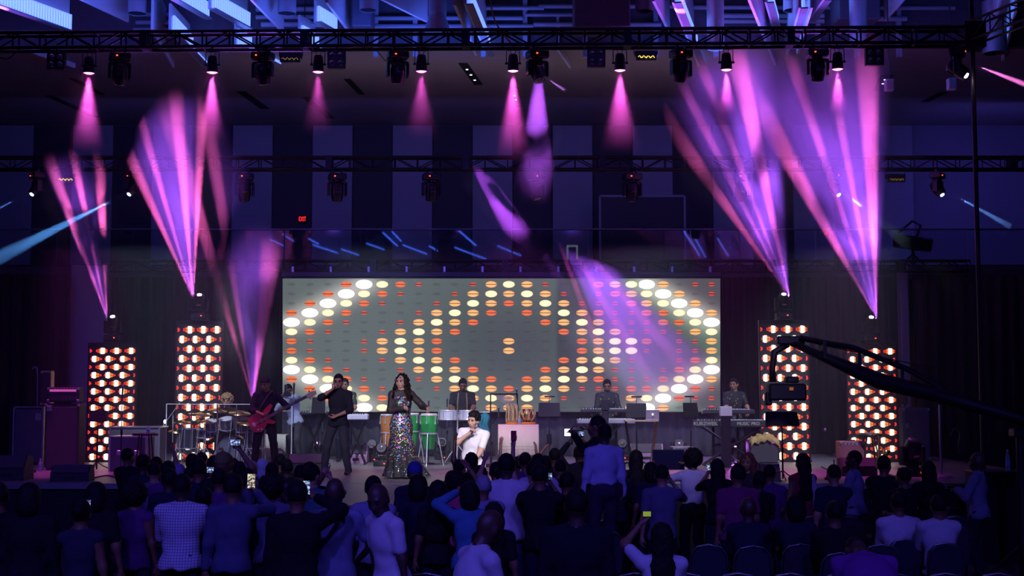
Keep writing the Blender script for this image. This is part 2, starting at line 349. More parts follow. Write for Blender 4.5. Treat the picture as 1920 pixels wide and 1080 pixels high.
# fins with blue light strips over the audience; the balcony glass mirrors them as streaks
M_strip = emat('blue_strip', (.05, .14, 1.0), 8.0)
for i, (x0, y0, x1, y1) in enumerate(((507, 450, 533, 462), (530, 440, 550, 453), (578, 448, 597, 458), (587, 460, 633, 475), (640, 468, 673, 479), (687, 457, 720, 469), (718, 437, 745, 462), (735, 435, 752, 453), (755, 460, 800, 477), (805, 462, 820, 471),
                                    (853, 465, 912, 487), (860, 433, 892, 461), (933, 462, 977, 480), (1282, 434, 1312, 480), (1300, 442, 1323, 483), (1345, 447, 1365, 480), (220, 433, 238, 439), (257, 433, 278, 440))):
    a, b = onz(x0, y0, 10.0), onz(x1, y1, 10.0); a.y = 2 * YBAL - a.y; b.y = 2 * YBAL - b.y; d = b - a; L_ = d.length
    o = thing('house_fin', 'pale ceiling fin with a blue light strip over the audience', 'acoustic fin', a, math.atan2(d.y, d.x), 'ceiling fins over the audience')
    MB().bbox((L_ / 2, 0, .40), (L_, .05, .7), .01).build('board', M_fin, o); MB().box((L_ / 2, 0, .02), (L_, .05, .05)).build('light_strip', M_strip, o); MB().cyl((L_ * .5, 0, .75), (L_ * .5, 0, 2.94), .012, n=6).build('hanger', M_blackm, o)
# ------------------------------------------------------------------ trusses
M_truss = pm('truss_black', (0.02, 0.019, 0.022), 0.4, metal=0.4)
def truss(label, A, B, h, d, bay, mat=None, r=0.026):
    mat = mat or M_truss
    A = Vector(A); B = Vector(B); D = B - A; L = D.length
    o = thing('lighting_truss', label, 'truss', A); o.rotation_euler = D.to_track_quat('X', 'Z').to_euler()
    ch = MB().cyl((0, 0, 0), (L, 0, 0), r, n=8).mesh('chord', mat)
    for y in (-d / 2, d / 2):
        for z in (-h / 2, h / 2): link('chord', ch, o, (0, y, z))
    n = max(1, round(L / bay)); b = L / n
    up = MB().cyl((0, 0, -h / 2), (0, 0, h / 2), r * .5, n=6).mesh('upright', mat)
    dg = [MB().cyl((0, 0, -s * h / 2), (b, 0, s * h / 2), r * .5, n=6).mesh('diagonal_brace', mat) for s in (1, -1)]
    cr = MB().cyl((0, -d / 2, 0), (0, d / 2, 0), r * .5, n=6).mesh('cross_bar', mat)
    for i in range(n + 1):
        for y in (-d / 2, d / 2):
            link('upright', up, o, (i * b, y, 0))
            if i < n: link('diagonal_brace', dg[i % 2], o, (i * b, y, 0))
        if i % 2 == 0:
            for z in (-h / 2, h / 2): link('cross_bar', cr, o, (i * b, 0, z))
    pl = MB().box((0, 0, 0), (0.14, d + .06, h + .05)).mesh('joint_plate', mat)
    for x in np.arange(3.0, L - .5, 3.05): link('joint_plate', pl, o, (float(x), 0, 0))
    return o
YTF = 25.0; zf = Z(79, YTF)
tA, tB = Vector((X(-40, 25.0), 25.0, zf)), Vector((X(1835, 24.6), 24.6, zf))
truss('black box truss carrying par cans and blinders over the stage front', tA, tB, 0.29, 0.30, 0.52, None, .036)
YTB = 29.5; zbk = Z(307, YTB)
truss('slim dark truss carrying a row of moving heads above the led screen', (X(10, YTB) - 2, YTB, zbk), (X(1850, YTB) + 1.5, YTB, zbk), 0.27, 0.27, 0.5)
YTS = 30.75; zsc = Z(499, YTS)
tr_ = truss('low truss the led screen hangs from, below the balcony rail', (X(205, YTS), YTS, zsc), (X(1822, YTS), YTS, zsc), 0.24, 0.24, 0.5)
for px in (523, 1357): MB().cyl((X(px, YTS) - X(205, YTS), .0, -.1), (X(px, YTS) - X(205, YTS), .0, ZS - zsc), .03, n=8).build('support_post', M_truss, tr_)
truss('outer truss running off beyond the tall truss leg', (X(1850, 24.4), 24.4, zf + 0.05), (X(2010, 22.5), 22.5, zf + .1), 0.36, 0.3, 0.55)
# tall leg with hoist at the truss end
p = at(1826, 200, 24.6)
o = thing('truss_leg', 'tall thin black mast holding the right truss end', 'mast', (p.x, 24.6, 0))
MB().cyl((0, 0, 0.02), (0, 0, zf + 1.5), 0.045, n=10).build('pole', M_truss, o); MB().box((0, 0, 0.02), (.6, .6, .04)).build('base_plate', M_truss, o)
MB().bbox((0, 0, zf), (.4, .42, .5), .02).build('sleeve_block', M_truss, o); MB().cyl((0, 0, .04), (.0, .0, .35), .09, n=10).build('collar', M_truss, o)
# cables drooping over the front truss
M_cable = pm('black_cable', (0.015, 0.015, 0.016), 0.6); M_cable_o = pm('copper_cable', (0.55, 0.22, 0.08), 0.4)
def cable(label, pts, r=0.012, mat=None, n=14, name='cable'):
    P = [Vector(p) for p in pts]; Q = []
    for i in range(len(P) - 1):                                     # Catmull-Rom
        p0, p1, p2, p3 = P[max(i - 1, 0)], P[i], P[i + 1], P[min(i + 2, len(P) - 1)]
        for k in range(n):
            t = k / n; Q.append(0.5 * ((2 * p1) + (p2 - p0) * t + (2 * p0 - 5 * p1 + 4 * p2 - p3) * t * t + (3 * p1 - p0 - 3 * p2 + p3) * t ** 3))
    Q.append(P[-1])
    return tag(MB().tube(Q, r, 6).build(name, mat or M_cable), label, 'cable')
cable('copper coloured cable drooping from the ceiling to the truss', [at(914, -40, 25.1), at(925, 30, 25.1), at(945, 66, 25.1), at(958, 80, 25.05)], 0.015, M_cable_o)
cable('black cable swagged under the far truss end', [at(-10, 105, 24.9), at(14, 110, 24.9), at(32, 96, 24.9), at(40, 90, 24.95)])
cable('thin black power cable hanging between two moving heads on the front truss', [at(703, 92, 24.9), at(715, 105, 24.9), at(725, 114, 24.9), at(738, 100, 24.95)], 0.008)

# ------------------------------------------------------------------ lighting fixtures
M_fix = pm('fixture_black', (0.018, 0.018, 0.022), 0.35)
M_lens_off = pm('lens_dark', (0.05, 0.05, 0.06), 0.08, coat=1.0)
M_pinkl = emat('lens_pink', (1.0, 0.12, 0.55), 9.0)
M_bluel = emat('lens_blue', (0.55, 0.8, 1.0), 20.0)
M_whitel = emat('lens_hot', (1.0, 0.75, 0.95), 40.0)
M_red = emat('red_indicator', (1.0, 0.05, 0.02), 6.0)
M_reflect = pm('lamp_reflector', (0.55, 0.5, 0.55), 0.25, metal=0.9)
ME = {}
def shared(key, fn):
    if key not in ME: ME[key] = fn()
    return ME[key]
def moving_head(label, top, down, pan=0.0, tilt=0.0, lens=None, group=None, scale=1.0, name='moving_head_light'):
    """top: mounting point; down=True hangs, else stands"""
    o = thing(name, label, 'stage light', top, pan, group); s = -1 if down else 1
    def base():
        return MB().bbox((0, 0, .06), (.34, .26, .12), .02).box((-.13, 0, .005), (.06, .24, .02)).box((.13, 0, .005), (.06, .24, .02)).mesh('base', M_fix)
    def yoke():
        m = MB(); m.cyl((0, 0, .12), (0, 0, .16), .09, n=14); m.bbox((0, 0, .18), (.36, .13, .05), .015)
        for sx in (-1, 1): m.bbox((sx * .165, 0, .30), (.045, .13, .26), .015)
        return m.mesh('yoke', M_fix)
    def head():
        m = MB(); m.lathe([(.06, -.19), (.11, -.16), (.125, -.05), (.12, .06), (.105, .14), (.10, .17)], 18); m.box((0, .09, -.06), (.12, .07, .12)); return m.mesh('head', M_fix)
    def lensm(): return MB().lathe([(.088, .168), (.085, .18), (.05, .19), (.001, .193)], 16, caps=False).mesh('lens', M_lens_off)
    b = link('base', shared('mhb', base), o); y = link('yoke', shared('mhy', yoke), o)
    h = link('head', shared('mhh', head), o, (0, 0, .35)); h.rotation_euler = (tilt, 0, 0)
    lm = lensm() if lens is None and 'mhl' not in ME else (ME.get('mhl') if lens is None else None)
    if lens is None: ME['mhl'] = lm
    else: lm = MB().lathe([(.045, .172), (.042, .185), (.025, .192), (.001, .195)], 14, caps=False).mesh('lens', lens)
    link('lens', lm, h)
    link('indicator', shared('mhi', lambda: MB().box((.06, -.135, .06), (.025, .012, .018)).mesh('indicator', M_red)), b)
    link('cooling_slot', shared('mhc', lambda: MB().box((0, -.12, -.02), (.09, .012, .03)).mesh('cooling_slot', M_reflect)), h)
    if down:
        o.rotation_euler = (0, PI, pan)      # flipped under the truss
        link('clamp', shared('mhk', lambda: MB().box((-.08, 0, -.04), (.03, .05, .09)).box((.08, 0, -.04), (.03, .05, .09)).mesh('clamp', M_fix)), o)
    o.scale = (scale,) * 3
    return o
def par_can(label, top, lit, group):
    o = thing('par_can', label, 'stage light', top, 0, group)
    link('bracket', shared('pcb', lambda: MB().tube([(-.125, 0, -.30), (-.125, 0, -.05), (.125, 0, -.05), (.125, 0, -.30)], .010, 6).cyl((0, 0, -.05), (0, 0, .02), .02, n=8).mesh('bracket', M_fix)), o)
    link('shell', shared('pcs', lambda: MB().lathe([(.07, -.13), (.085, -.16), (.10, -.30), (.108, -.44), (.112, -.45)], 18, caps=False).lathe([(.001, -.12), (.07, -.13)], 18, caps=False).mesh('shell', M_fix)), o)
    link('knob', shared('pck', lambda: MB().cyl((-.15, 0, -.30), (-.10, 0, -.30), .022, n=8).cyl((.10, 0, -.30), (.15, 0, -.30), .022, n=8).mesh('knob', M_fix)), o)
    link('lens', shared('pcl1' if lit else 'pcl0', lambda: MB().lathe([(.10, -.435), (.06, -.455), (.001, -.462)], 16, caps=False).mesh('lens', M_pinkl if lit else M_lens_off)), o)
    for k in (-.03, .03): link('cable_lead', shared('pcd%s' % k, lambda: MB().tube([(k, 0, .0), (k * 1.6, .02, -.06), (k, .03, -.13)], .006, 5).mesh('cable_lead', M_cable)), o)
    return o
def blinder(label, top, group):
    o = thing('blinder_light', label, 'stage light', top, 0, group)
    link('housing', shared('blh', lambda: MB().bbox((0, 0, -.21), (.34, .12, .34), .012).cyl((0, 0, -.04), (0, 0, .02), .02, n=8).mesh('housing', M_fix)), o)
    for i in (-1, 1):
        for j in (-1, 1):
            lp = link('lamp', shared('bll', lambda: MB().lathe([(.054, 0), (.048, .012), (.001, .02)], 14, rot=(PI / 2, 0, 0), caps=False).mesh('lamp', M_reflect)), o, (i * .078, -.061, -.21 + j * .075))
            link('filament_bar', shared('blf', lambda: MB().box((0, -.022, 0), (.012, .006, .07), (0, .7, 0)).mesh('filament_bar', M_fix)), lp)
    return o
def flood(label, top, glow, group=None):
    o = thing('flood_light', label, 'stage light', top, 0, group)
    MB().bbox((0, 0, -.13), (.42, .16, .10), .015).build('housing', M_fix, o)
    MB().tube([(-.22, 0, -.13), (-.22, 0, 0), (.22, 0, 0), (.22, 0, -.13)], .010, 6).build('bracket', M_fix, o)
    MB().box((0, -.07, -.215), (.38, .09, .09), (.5, 0, 0)).build('reflector', pm('flood_reflector', (.5, .5, .42), .2, metal=.8), o)
    t = [(-.15 + .3 * i / 12, -.125, -.215 + .025 * math.sin(i * 1.9)) for i in range(13)]
    MB().tube(t, .006, 5).build('filament', emat('filament_' + ('warm' if glow else 'dull'), (1, .6, .1), 2.5 if glow else .25), o)
    return o
def tpt(px, front=True):          # underside of the truss at a picture column
    if front:
        Yt = 25.0 + (24.6 - 25.0) * (px + 40) / 1875; return Vector((X(px, Yt), Yt - .15, zf - .205))
    return Vector((X(px, YTB), YTB - .135, zbk - .18))
GP = 'par cans on the front truss'
for px, lit in ((157, 1), (391, 1), (592, 1), (788, 1), (962, 1), (1165, 1), (1367, 1), (1578, 1)):
    par_can({157: 'par can with a pink lens beside the end blinder of the front truss', 391: 'lit pink par can between two moving heads and fins', 592: 'pink par can next to the floodlight and a blinder', 788: 'pink par can right beside a moving head with no blinder near',
             962: 'pink par can beside the copper cable', 1165: 'pink par can between the blinder and the yellow filament floodlight', 1367: 'pink par can half sunk in violet smoke', 1578: 'pink par can beside a moving head deep in the smoke'}[px], tpt(px), lit, GP)
GM = 'moving heads on the front truss'
for px, tl, pn, lb in ((215, -.3, .4, 'moving head tilted sideways between the end par can and the fins'), (487, -.35, -.3, 'dark moving head beside the dull floodlight'), (743, -.2, .3, 'dark moving head beside a lone par can'),
                   (1008, .6, .4, 'moving head throwing a thin violet ray beside the copper cable'), (1281, -.3, .4, 'moving head beside the yellow filament floodlight, smoke below'),
                   (1540, -.2, 0, 'moving head with red dot above the thick smoke'), (1806, .9, 1.2, 'moving head with a pink beam at the truss leg')):
    moving_head(lb, tpt(px) + Vector((0, 0, -.075)), True, pn, tl, M_whitel if px == 1806 else None, GM, 1.12)
for px, lb in ((95, 'four lamp blinder at the far end of the front truss before the ribbed fin'), (627, 'four lamp blinder between a par can and a moving head'), (1120, 'four lamp blinder left of the smoky par can'), (1648, 'four lamp blinder at the edge of the violet smoke')):
    blinder(lb, tpt(px), 'blinders on the front truss')
flood('floodlight with dull filament beside a dark moving head on the front truss', tpt(540), False); flood('floodlight with glowing yellow filament on the front truss', tpt(1214), True)
# back truss heads
GB = 'moving heads on the back truss'
for px, lens, lb in ((55, M_bluel, 'back truss moving head with white lens next to the wing curtain'), (238, M_bluel, 'back truss moving head throwing the broad blue beam'), (455, None, 'unlit back truss moving head nearest the exit sign'),
                     (630, None, 'unlit back truss moving head above the exit sign side of the screen'), (808, None, 'unlit back truss moving head over the screen middle'), (1005, None, 'back truss moving head aimed down at the screen through violet haze'),
                     (1187, None, 'unlit back truss moving head over the dark balcony screen'), (1392, None, 'back truss moving head hidden in the thick violet smoke'), (1577, M_bluel, 'back truss moving head with a short white ray in smoke'), (1772, M_bluel, 'back truss moving head with a faint blue ray by the mast')):
    tl, pn = {55: (.7, -.9), 238: (.7, -.9), 1577: (.6, .9), 1772: (.6, .9), 1005: (.5, .6)}.get(px, (-.25, .25))
    dx_ = {55: 8, 238: 8, 1577: -8, 1772: -8}.get(px, 0); moving_head(lb, tpt(px + dx_, False) + Vector((0, 0, -.060 if lens else -.075)), True, pn, tl, lens, GB, 1.0 if lens else 1.15)
flood('small floodlight on the back truss by the left smoke columns', tpt(120, False), True); flood('small floodlight on the back truss beside the hanging speakers', tpt(1684, False), False)
# little white speakers on rods
for px, py, lb in ((1667, 160, 'small white box speaker on a rod next to the last blinder'), (1784, 158, 'small white box speaker on a rod near the mast')):
    p = at(px, py, 27.0); o = thing('hanging_speaker', lb, 'speaker', p, 0, 'small hanging speakers')
    MB().bbox((0, 0, 0), (.17, .16, .24), .015).build('cabinet', pm('speaker_white', (.6, .6, .62), .6), o); MB().box((0, -.083, 0), (.13, .006, .19)).build('grille', pm('speaker_grille', (.4, .4, .43), .7), o)
    MB().cyl((0, 0, .12), (0, 0, 13 - p.z), .015, n=6).build('rod', M_blackm, o)

# ------------------------------------------------------------------ led screen
LEV = ['0002542100134310002345300011'[:0]]
ROWS = ['00025421' '00134310' '023453011', '00254210' '01343431' '012345301', '02542100' '13432343' '111234530', '25421001' '34320234' '321122453', '54210013' '43200023' '431112245',
        '42100134' '32000002' '343111134', '21001343' '20003000' '234420113', '21001343' '20003000' '234410113', '42100134' '32000002' '343100124', '54210013' '43200023' '431101245',
        '25421001' '34320234' '321112453', '02542100' '13432343' '111224521', '00254210' '01343431' '001345211', '00025420' '00133310' '000453011']
YSC = 30.3
colx = [547, 581.5, 615.5, 649.5, 683, 717, 751, 785.5, 819, 853, 887, 921, 954, 988, 1022.5, 1057, 1091, 1122, 1153, 1183.5, 1212, 1243, 1273, 1303, 1333.5]
rowy = [533.5 + 17.75 * i for i in range(14)]
bx_ = [530.5] + [(a + b) / 2 for a, b in zip(colx, colx[1:])] + [1350]
by_ = [522.5] + [(a + b) / 2 for a, b in zip(rowy, rowy[1:])] + [772]
scr = thing('led_screen', 'wide led video wall showing rows of glowing lip shaped dots', 'led screen', (X(940, YSC), YSC, Z(772, YSC)))
org = scr.location.copy()
K = 4; V = []; UV = []; LV = []; BG = []; Fs = []
hot = [(colx[c], rowy[r]) for r in range(14) for c in range(25) if ROWS[r][c] == '5']
def bg(px, py):
    t = (px - 530) / 820.
    base = np.array([.115, .150, .135]) * (1 - .45 * math.exp(-((px - 960) / 190.) ** 2 - ((py - 650) / 110.) ** 2)) * (1.0 if px < 1040 else .6)
    if px > 1040:
        k = min(1, (px - 1040) / 120.); base = base * (1 - .3 * k) + k * np.array([.035, .02, .03]) + k * .10 * np.array([.25, 1., .45]) * max(0, math.sin(px / 37. - py / 29.))
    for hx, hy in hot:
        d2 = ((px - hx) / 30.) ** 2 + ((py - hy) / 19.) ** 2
        if d2 < 9: base = base + np.array([.36, .32, .30]) * math.exp(-d2 * 1.1)  # glow halo of the hottest dots painted into the picture background
    return base
for r in range(14):
    for c in range(25):
        lv = int(ROWS[r][c])
        for i in range(K):
            for j in range(K):
                idx = len(V)
                for (a, b) in ((i, j), (i + 1, j), (i + 1, j + 1), (i, j + 1)):
                    px = bx_[c] + (bx_[c + 1] - bx_[c]) * a / K; py = by_[r] + (by_[r + 1] - by_[r]) * b / K
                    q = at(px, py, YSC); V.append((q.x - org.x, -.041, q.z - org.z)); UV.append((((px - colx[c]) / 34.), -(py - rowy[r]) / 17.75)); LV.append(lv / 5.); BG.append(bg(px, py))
                Fs.append((idx, idx + 3, idx + 2, idx + 1))
me = bpy.data.meshes.new('display'); me.from_pydata(V, [], Fs)
uvl = me.uv_layers.new(name='cell'); la = me.attributes.new('lev', 'FLOAT', 'POINT'); ba = me.attributes.new('bg', 'FLOAT_VECTOR', 'POINT')
for lp in me.loops: uvl.data[lp.index].uv = UV[lp.vertex_index]
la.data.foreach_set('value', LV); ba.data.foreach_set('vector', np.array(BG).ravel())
m = bpy.data.materials.new('led_display'); m.use_nodes = True; nt = m.node_tree; b = nt.nodes['Principled BSDF']; N = nt.nodes.new; L = nt.links.new
def math_(op, a, b_=None, c_=None):
    n = N('ShaderNodeMath'); n.operation = op
    for i, q in enumerate((a, b_, c_)):
        if q is None: continue
        if isinstance(q, (int, float)): n.inputs[i].default_value = q
        else: L(q, n.inputs[i])
    return n.outputs[0]
uvn = N('ShaderNodeUVMap'); uvn.uv_map = 'cell'; sp = N('ShaderNodeSeparateXYZ'); L(uvn.outputs[0], sp.inputs[0])
lev = N('ShaderNodeAttribute'); lev.attribute_name = 'lev'; LVo = lev.outputs['Fac']
bgn = N('ShaderNodeAttribute'); bgn.attribute_name = 'bg'
def ramp(stops, interp='LINEAR'):
    r_ = N('ShaderNodeValToRGB'); r_.color_ramp.interpolation = interp; e = r_.color_ramp.elements
    while len(e) < len(stops): e.new(0.5)
    for el, (p_, c_) in zip(e, stops): el.position = p_; el.color = (*c_, 1)
    L(LVo, r_.inputs[0]); return r_.outputs[0]
rx = ramp([(0, (.2,) * 3), (.2, (.20,) * 3), (.4, (.31,) * 3), (.6, (.33,) * 3), (.8, (.335,) * 3), (1, (.46,) * 3)])
ry = ramp([(0, (.2,) * 3), (.2, (.22,) * 3), (.4, (.32,) * 3), (.6, (.345,) * 3), (.8, (.36,) * 3), (1, (.49,) * 3)])
ex = math_('DIVIDE', sp.outputs[0], rx); ey = math_('DIVIDE', sp.outputs[1], ry)
d2 = math_('ADD', math_('MULTIPLY', ex, ex), math_('MULTIPLY', ey, ey))
inside = N('ShaderNodeMapRange'); inside.interpolation_type = 'SMOOTHSTEP'; inside.inputs['From Min'].default_value = 1.12; inside.inputs['From Max'].default_value = 0.72; L(d2, inside.inputs['Value'])
# the dark mouth line of the dimmer dots
av = math_('ABSOLUTE', sp.outputs[1]); gap = N('ShaderNodeMapRange'); gap.interpolation_type = 'SMOOTHSTEP'; gap.inputs['From Min'].default_value = 0.02; gap.inputs['From Max'].default_value = 0.085; L(av, gap.inputs['Value'])
gk = ramp([(0, (1,) * 3), (.2, (.95,) * 3), (.4, (.7,) * 3), (.6, (.75,) * 3), (.8, (.22,) * 3), (1, (0,) * 3)])
gapf = math_('SUBTRACT', 1.0, math_('MULTIPLY', math_('SUBTRACT', 1.0, gap.outputs[0]), gk))
vein = N('ShaderNodeTexNoise'); vein.inputs['Scale'].default_value = 40; vein.inputs['Detail'].default_value = 2; mp = N('ShaderNodeMapping'); mp.inputs['Scale'].default_value = (3, 1, .6); tcn = N('ShaderNodeTexCoord'); L(tcn.outputs['Object'], mp.inputs[0]); L(mp.outputs[0], vein.inputs['Vector'])
vf = math_('ADD', .72, math_('MULTIPLY', vein.outputs[0], .55))
colr = ramp([(0, (.10, .08, .06)), (.2, (.85, .10, .03)), (.4, (1.0, .20, .05)), (.6, (1.25, .62, .22)), (.8, (1.7, 1.35, .75)), (1, (2.6, 2.4, 2.0))])
edge = N('ShaderNodeMapRange'); edge.inputs['From Min'].default_value = 0.25; edge.inputs['From Max'].default_value = 1.0; edge.inputs['To Min'].default_value = 0; edge.inputs['To Max'].default_value = 1; L(d2, edge.inputs['Value'])
ec = N('ShaderNodeMix'); ec.data_type = 'RGBA'; L(math_('MULTIPLY', edge.outputs[0], .5), ec.inputs[0]); L(colr, ec.inputs[6])
ecol = ramp([(0, (.08, .06, .05)), (.2, (.7, .06, .02)), (.4, (.8, .12, .03)), (.6, (.9, .28, .06)), (.8, (1.3, .75, .25)), (1, (2.4, 2.2, 1.8))]); L(ecol, ec.inputs[7])
# fine horizontal scan lines over the grey picture background
wv = N('ShaderNodeTexWave'); wv.bands_direction = 'Z'; wv.inputs['Scale'].default_value = 9; wv.inputs['Distortion'].default_value = 2.5; wv.inputs['Detail'].default_value = 3; wv.inputs['Detail Scale'].default_value = .3; L(tcn.outputs['Object'], wv.inputs['Vector'])
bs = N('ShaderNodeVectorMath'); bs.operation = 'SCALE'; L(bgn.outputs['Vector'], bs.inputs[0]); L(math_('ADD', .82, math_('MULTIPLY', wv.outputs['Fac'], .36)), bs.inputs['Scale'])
dc = N('ShaderNodeVectorMath'); dc.operation = 'SCALE'; L(ec.outputs[2], dc.inputs[0]); L(math_('MULTIPLY', vf, gapf), dc.inputs['Scale'])
mk = math_('MULTIPLY', inside.outputs[0], ramp([(0, (.35,) * 3), (.2, (.85,) * 3), (.4, (1,) * 3), (1, (1,) * 3)]))
fin_ = N('ShaderNodeMix'); fin_.data_type = 'RGBA'; L(mk, fin_.inputs[0]); L(bs.outputs[0], fin_.inputs[6]); L(dc.outputs[0], fin_.inputs[7])
L(fin_.outputs[2], b.inputs['Emission Color']); b.inputs['Emission Strength'].default_value = 1.0; b.inputs['Base Color'].default_value = (.02, .02, .022, 1); b.inputs['Roughness'].default_value = .5
me.materials.append(m); link('display', me, scr)
WS, HS = X(1350, YSC) - X(530.5, YSC), Z(522.5, YSC) - Z(772, YSC); cxs = 0
MB().box((0, 0.02, HS / 2), (WS + .02, .12, HS + .02)).build('cabinet', M_black, scr)
MB().box((0, .02, HS + .10), (WS + .1, .14, .10)).build('hanging_bar', M_fix, scr)
for px in np.linspace(545, 1335, 12):
    MB().box((X(px, YSC) - org.x, .20, HS + .26), (.05, .28, .05)).box((X(px, YSC) - org.x, .10, HS + .2), (.05, .05, .16)).build('hanging_bracket', M_steel, scr)

# ------------------------------------------------------------------ led towers
M_lw = emat('led_white', (1.0, .86, .66), 2.4); M_lo = emat('led_orange', (1.0, .26, .04), 1.5); M_lr = emat('led_red', (1.0, .035, .015), 1.3)
M_lb = pm('led_curtain_black', (.012, .010, .014), .6)
def cluster(kind, ph):
    seqs = {'even': [(-3.2, 'r', .06), (-2.1, 'r', .09), (-1.05, 'o', .11), (0, 'w', .15), (1, 'w', .155), (2, 'w', .14), (3, 'o', .10), (4, 'r', .07)],
            'odd': [(-2, 'r', .06), (-1, 'w', .13), (0, 'w', .155), (1, 'w', .15), (2.05, 'o', .12), (3.1, 'o', .09), (4.2, 'r', .06), (5.1, 'r', .035)], 'edge': [(0, 'r', .09), (.8, 'r', .05)]}
    m = MB(); p = ph / .20
    for i, (x, c, h) in enumerate(seqs[kind]):
        m.mat({'w': 0, 'o': 1, 'r': 2}[c]); h *= p
        if c == 'w': m.box((x * .031, 0, 0), (.021, .012, h))
        else:
            for s in (-1, 1): m.box((x * .031, 0, s * h * .27), (.019, .012, h * .44))
    return m.mesh('led_cluster', [M_lw, M_lo, M_lr])
def tower(label, x0, x1, ytop, ybot, Y=28.4, rows=14):
    p0 = at((x0 + x1) / 2, ybot, Y); zt_ = Z(ytop, Y); W = (x1 - x0) / F * Y; H = zt_ - ZS
    o = thing('led_tower', label, 'led tower', (p0.x, Y, ZS), 0, 'led towers')
    ph = (H - .08) / rows
    MB().box((0, .03, H / 2), (W, .02, H)).build('curtain', M_lb, o)
    for s in (-1, 1): MB().box((s * (W / 2 + .012), .03, H / 2), (.035, .06, H)).build('post', M_truss, o)
    MB().box((0, .03, H + .01), (W + .06, .07, .04)).build('top_bar', M_truss, o); MB().box((0, .10, .02), (W + .06, .36, .04)).build('base_plate', M_truss, o)
    MB().box((0, .03, H + .05), (.34, .3, .03)).build('head_shelf', M_truss, o)
    MB().cyl((0, .25, .04), (0, .06, H * .7), .018, n=6).build('back_brace', M_truss, o)
    ms = {k: cluster(k, ph) for k in ('even', 'odd', 'edge')}
    for r in range(rows):
        z = H - .06 - (r + .5) * ph
        if r % 2 == 0:
            for t in (.27, .575, .885): link('led_cluster', ms['even'], o, ((t - .52) * W, .012, z))
            link('led_cluster', ms['edge'], o, (-.485 * W, .012, z))
        else:
            for t in (.10, .40, .71): link('led_cluster', ms['odd'], o, ((t - .5) * W, .012, z))
            link('led_cluster', ms['edge'], o, (.47 * W, .012, z))
    return o, Vector((p0.x, Y, zt_ + .07))
T = [tower('shorter led tower beside the bass amplifier stack', 163, 250, 645, 865), tower('taller led tower rising behind the drum shield', 328, 411, 604, 866),
     tower('taller led tower partly hidden by the jib head', 1429, 1518, 603, 866), tower('shorter led tower crossed by the jib arm', 1593, 1683, 646, 866)]
for (to, p), lb in zip(T, ('moving head on the shorter tower beside the bass amplifiers', 'moving head on the taller tower behind the drum shield', 'moving head on the taller tower behind the jib head', 'moving head on the shorter tower crossed by the jib arm')):
    moving_head(lb, p, False, 0, .35, M_whitel, 'moving heads on the towers', 1.0)
# ------------------------------------------------------------------ people: bodies grown as one smooth surface
def vnp(*a): return np.array(a, float)
def prim_cap(P, a, b, ra, rb):
    a = np.asarray(a, float); b = np.asarray(b, float); d = b - a; q = P - a
    t = np.clip((q @ d) / max(1e-9, d @ d), 0, 1); return np.linalg.norm(q - t[:, None] * d, axis=1) - (ra + (rb - ra) * t)
def prim_ell(P, c, r, R=None):
    q = P - np.asarray(c, float)
    if R is not None: q = q @ R
    r = np.asarray(r, float); k0 = np.linalg.norm(q / r, axis=1); k1 = np.linalg.norm(q / (r * r), axis=1) + 1e-9
    return k0 * (k0 - 1) / k1
def field(P, prims, k):
    d = None
    for p in prims:
        if p[0] == 'c': e = prim_cap(P, *p[1:5])
        elif p[0] == 'e': e = prim_ell(P, *p[1:4])
        else: e = p[1](P)
        if p[0] == 'sub': d = np.maximum(d, -p[1](P)); continue
        if d is None: d = e
        else:
            h = np.maximum(k - np.abs(d - e), 0) / k; d = np.minimum(d, e) - h * h * k * .25
    return d
def bounds(prims):
    lo = np.full(3, 1e9); hi = -lo
    for p in prims:
        if p[0] == 'c':
            for q, r in ((p[1], p[3]), (p[2], p[4])): q = np.asarray(q, float); lo = np.minimum(lo, q - r); hi = np.maximum(hi, q + r)
        elif p[0] == 'e': q = np.asarray(p[1], float); r = max(p[2]); lo = np.minimum(lo, q - r); hi = np.maximum(hi, q + r)
    return lo, hi
EDG = [((0, 0, 0), (1, 0, 0)), ((0, 1, 0), (1, 1, 0)), ((0, 0, 1), (1, 0, 1)), ((0, 1, 1), (1, 1, 1)), ((0, 0, 0), (0, 1, 0)), ((1, 0, 0), (1, 1, 0)), ((0, 0, 1), (0, 1, 1)), ((1, 0, 1), (1, 1, 1)),
       ((0, 0, 0), (0, 0, 1)), ((1, 0, 0), (1, 0, 1)), ((0, 1, 0), (0, 1, 1)), ((1, 1, 0), (1, 1, 1))]
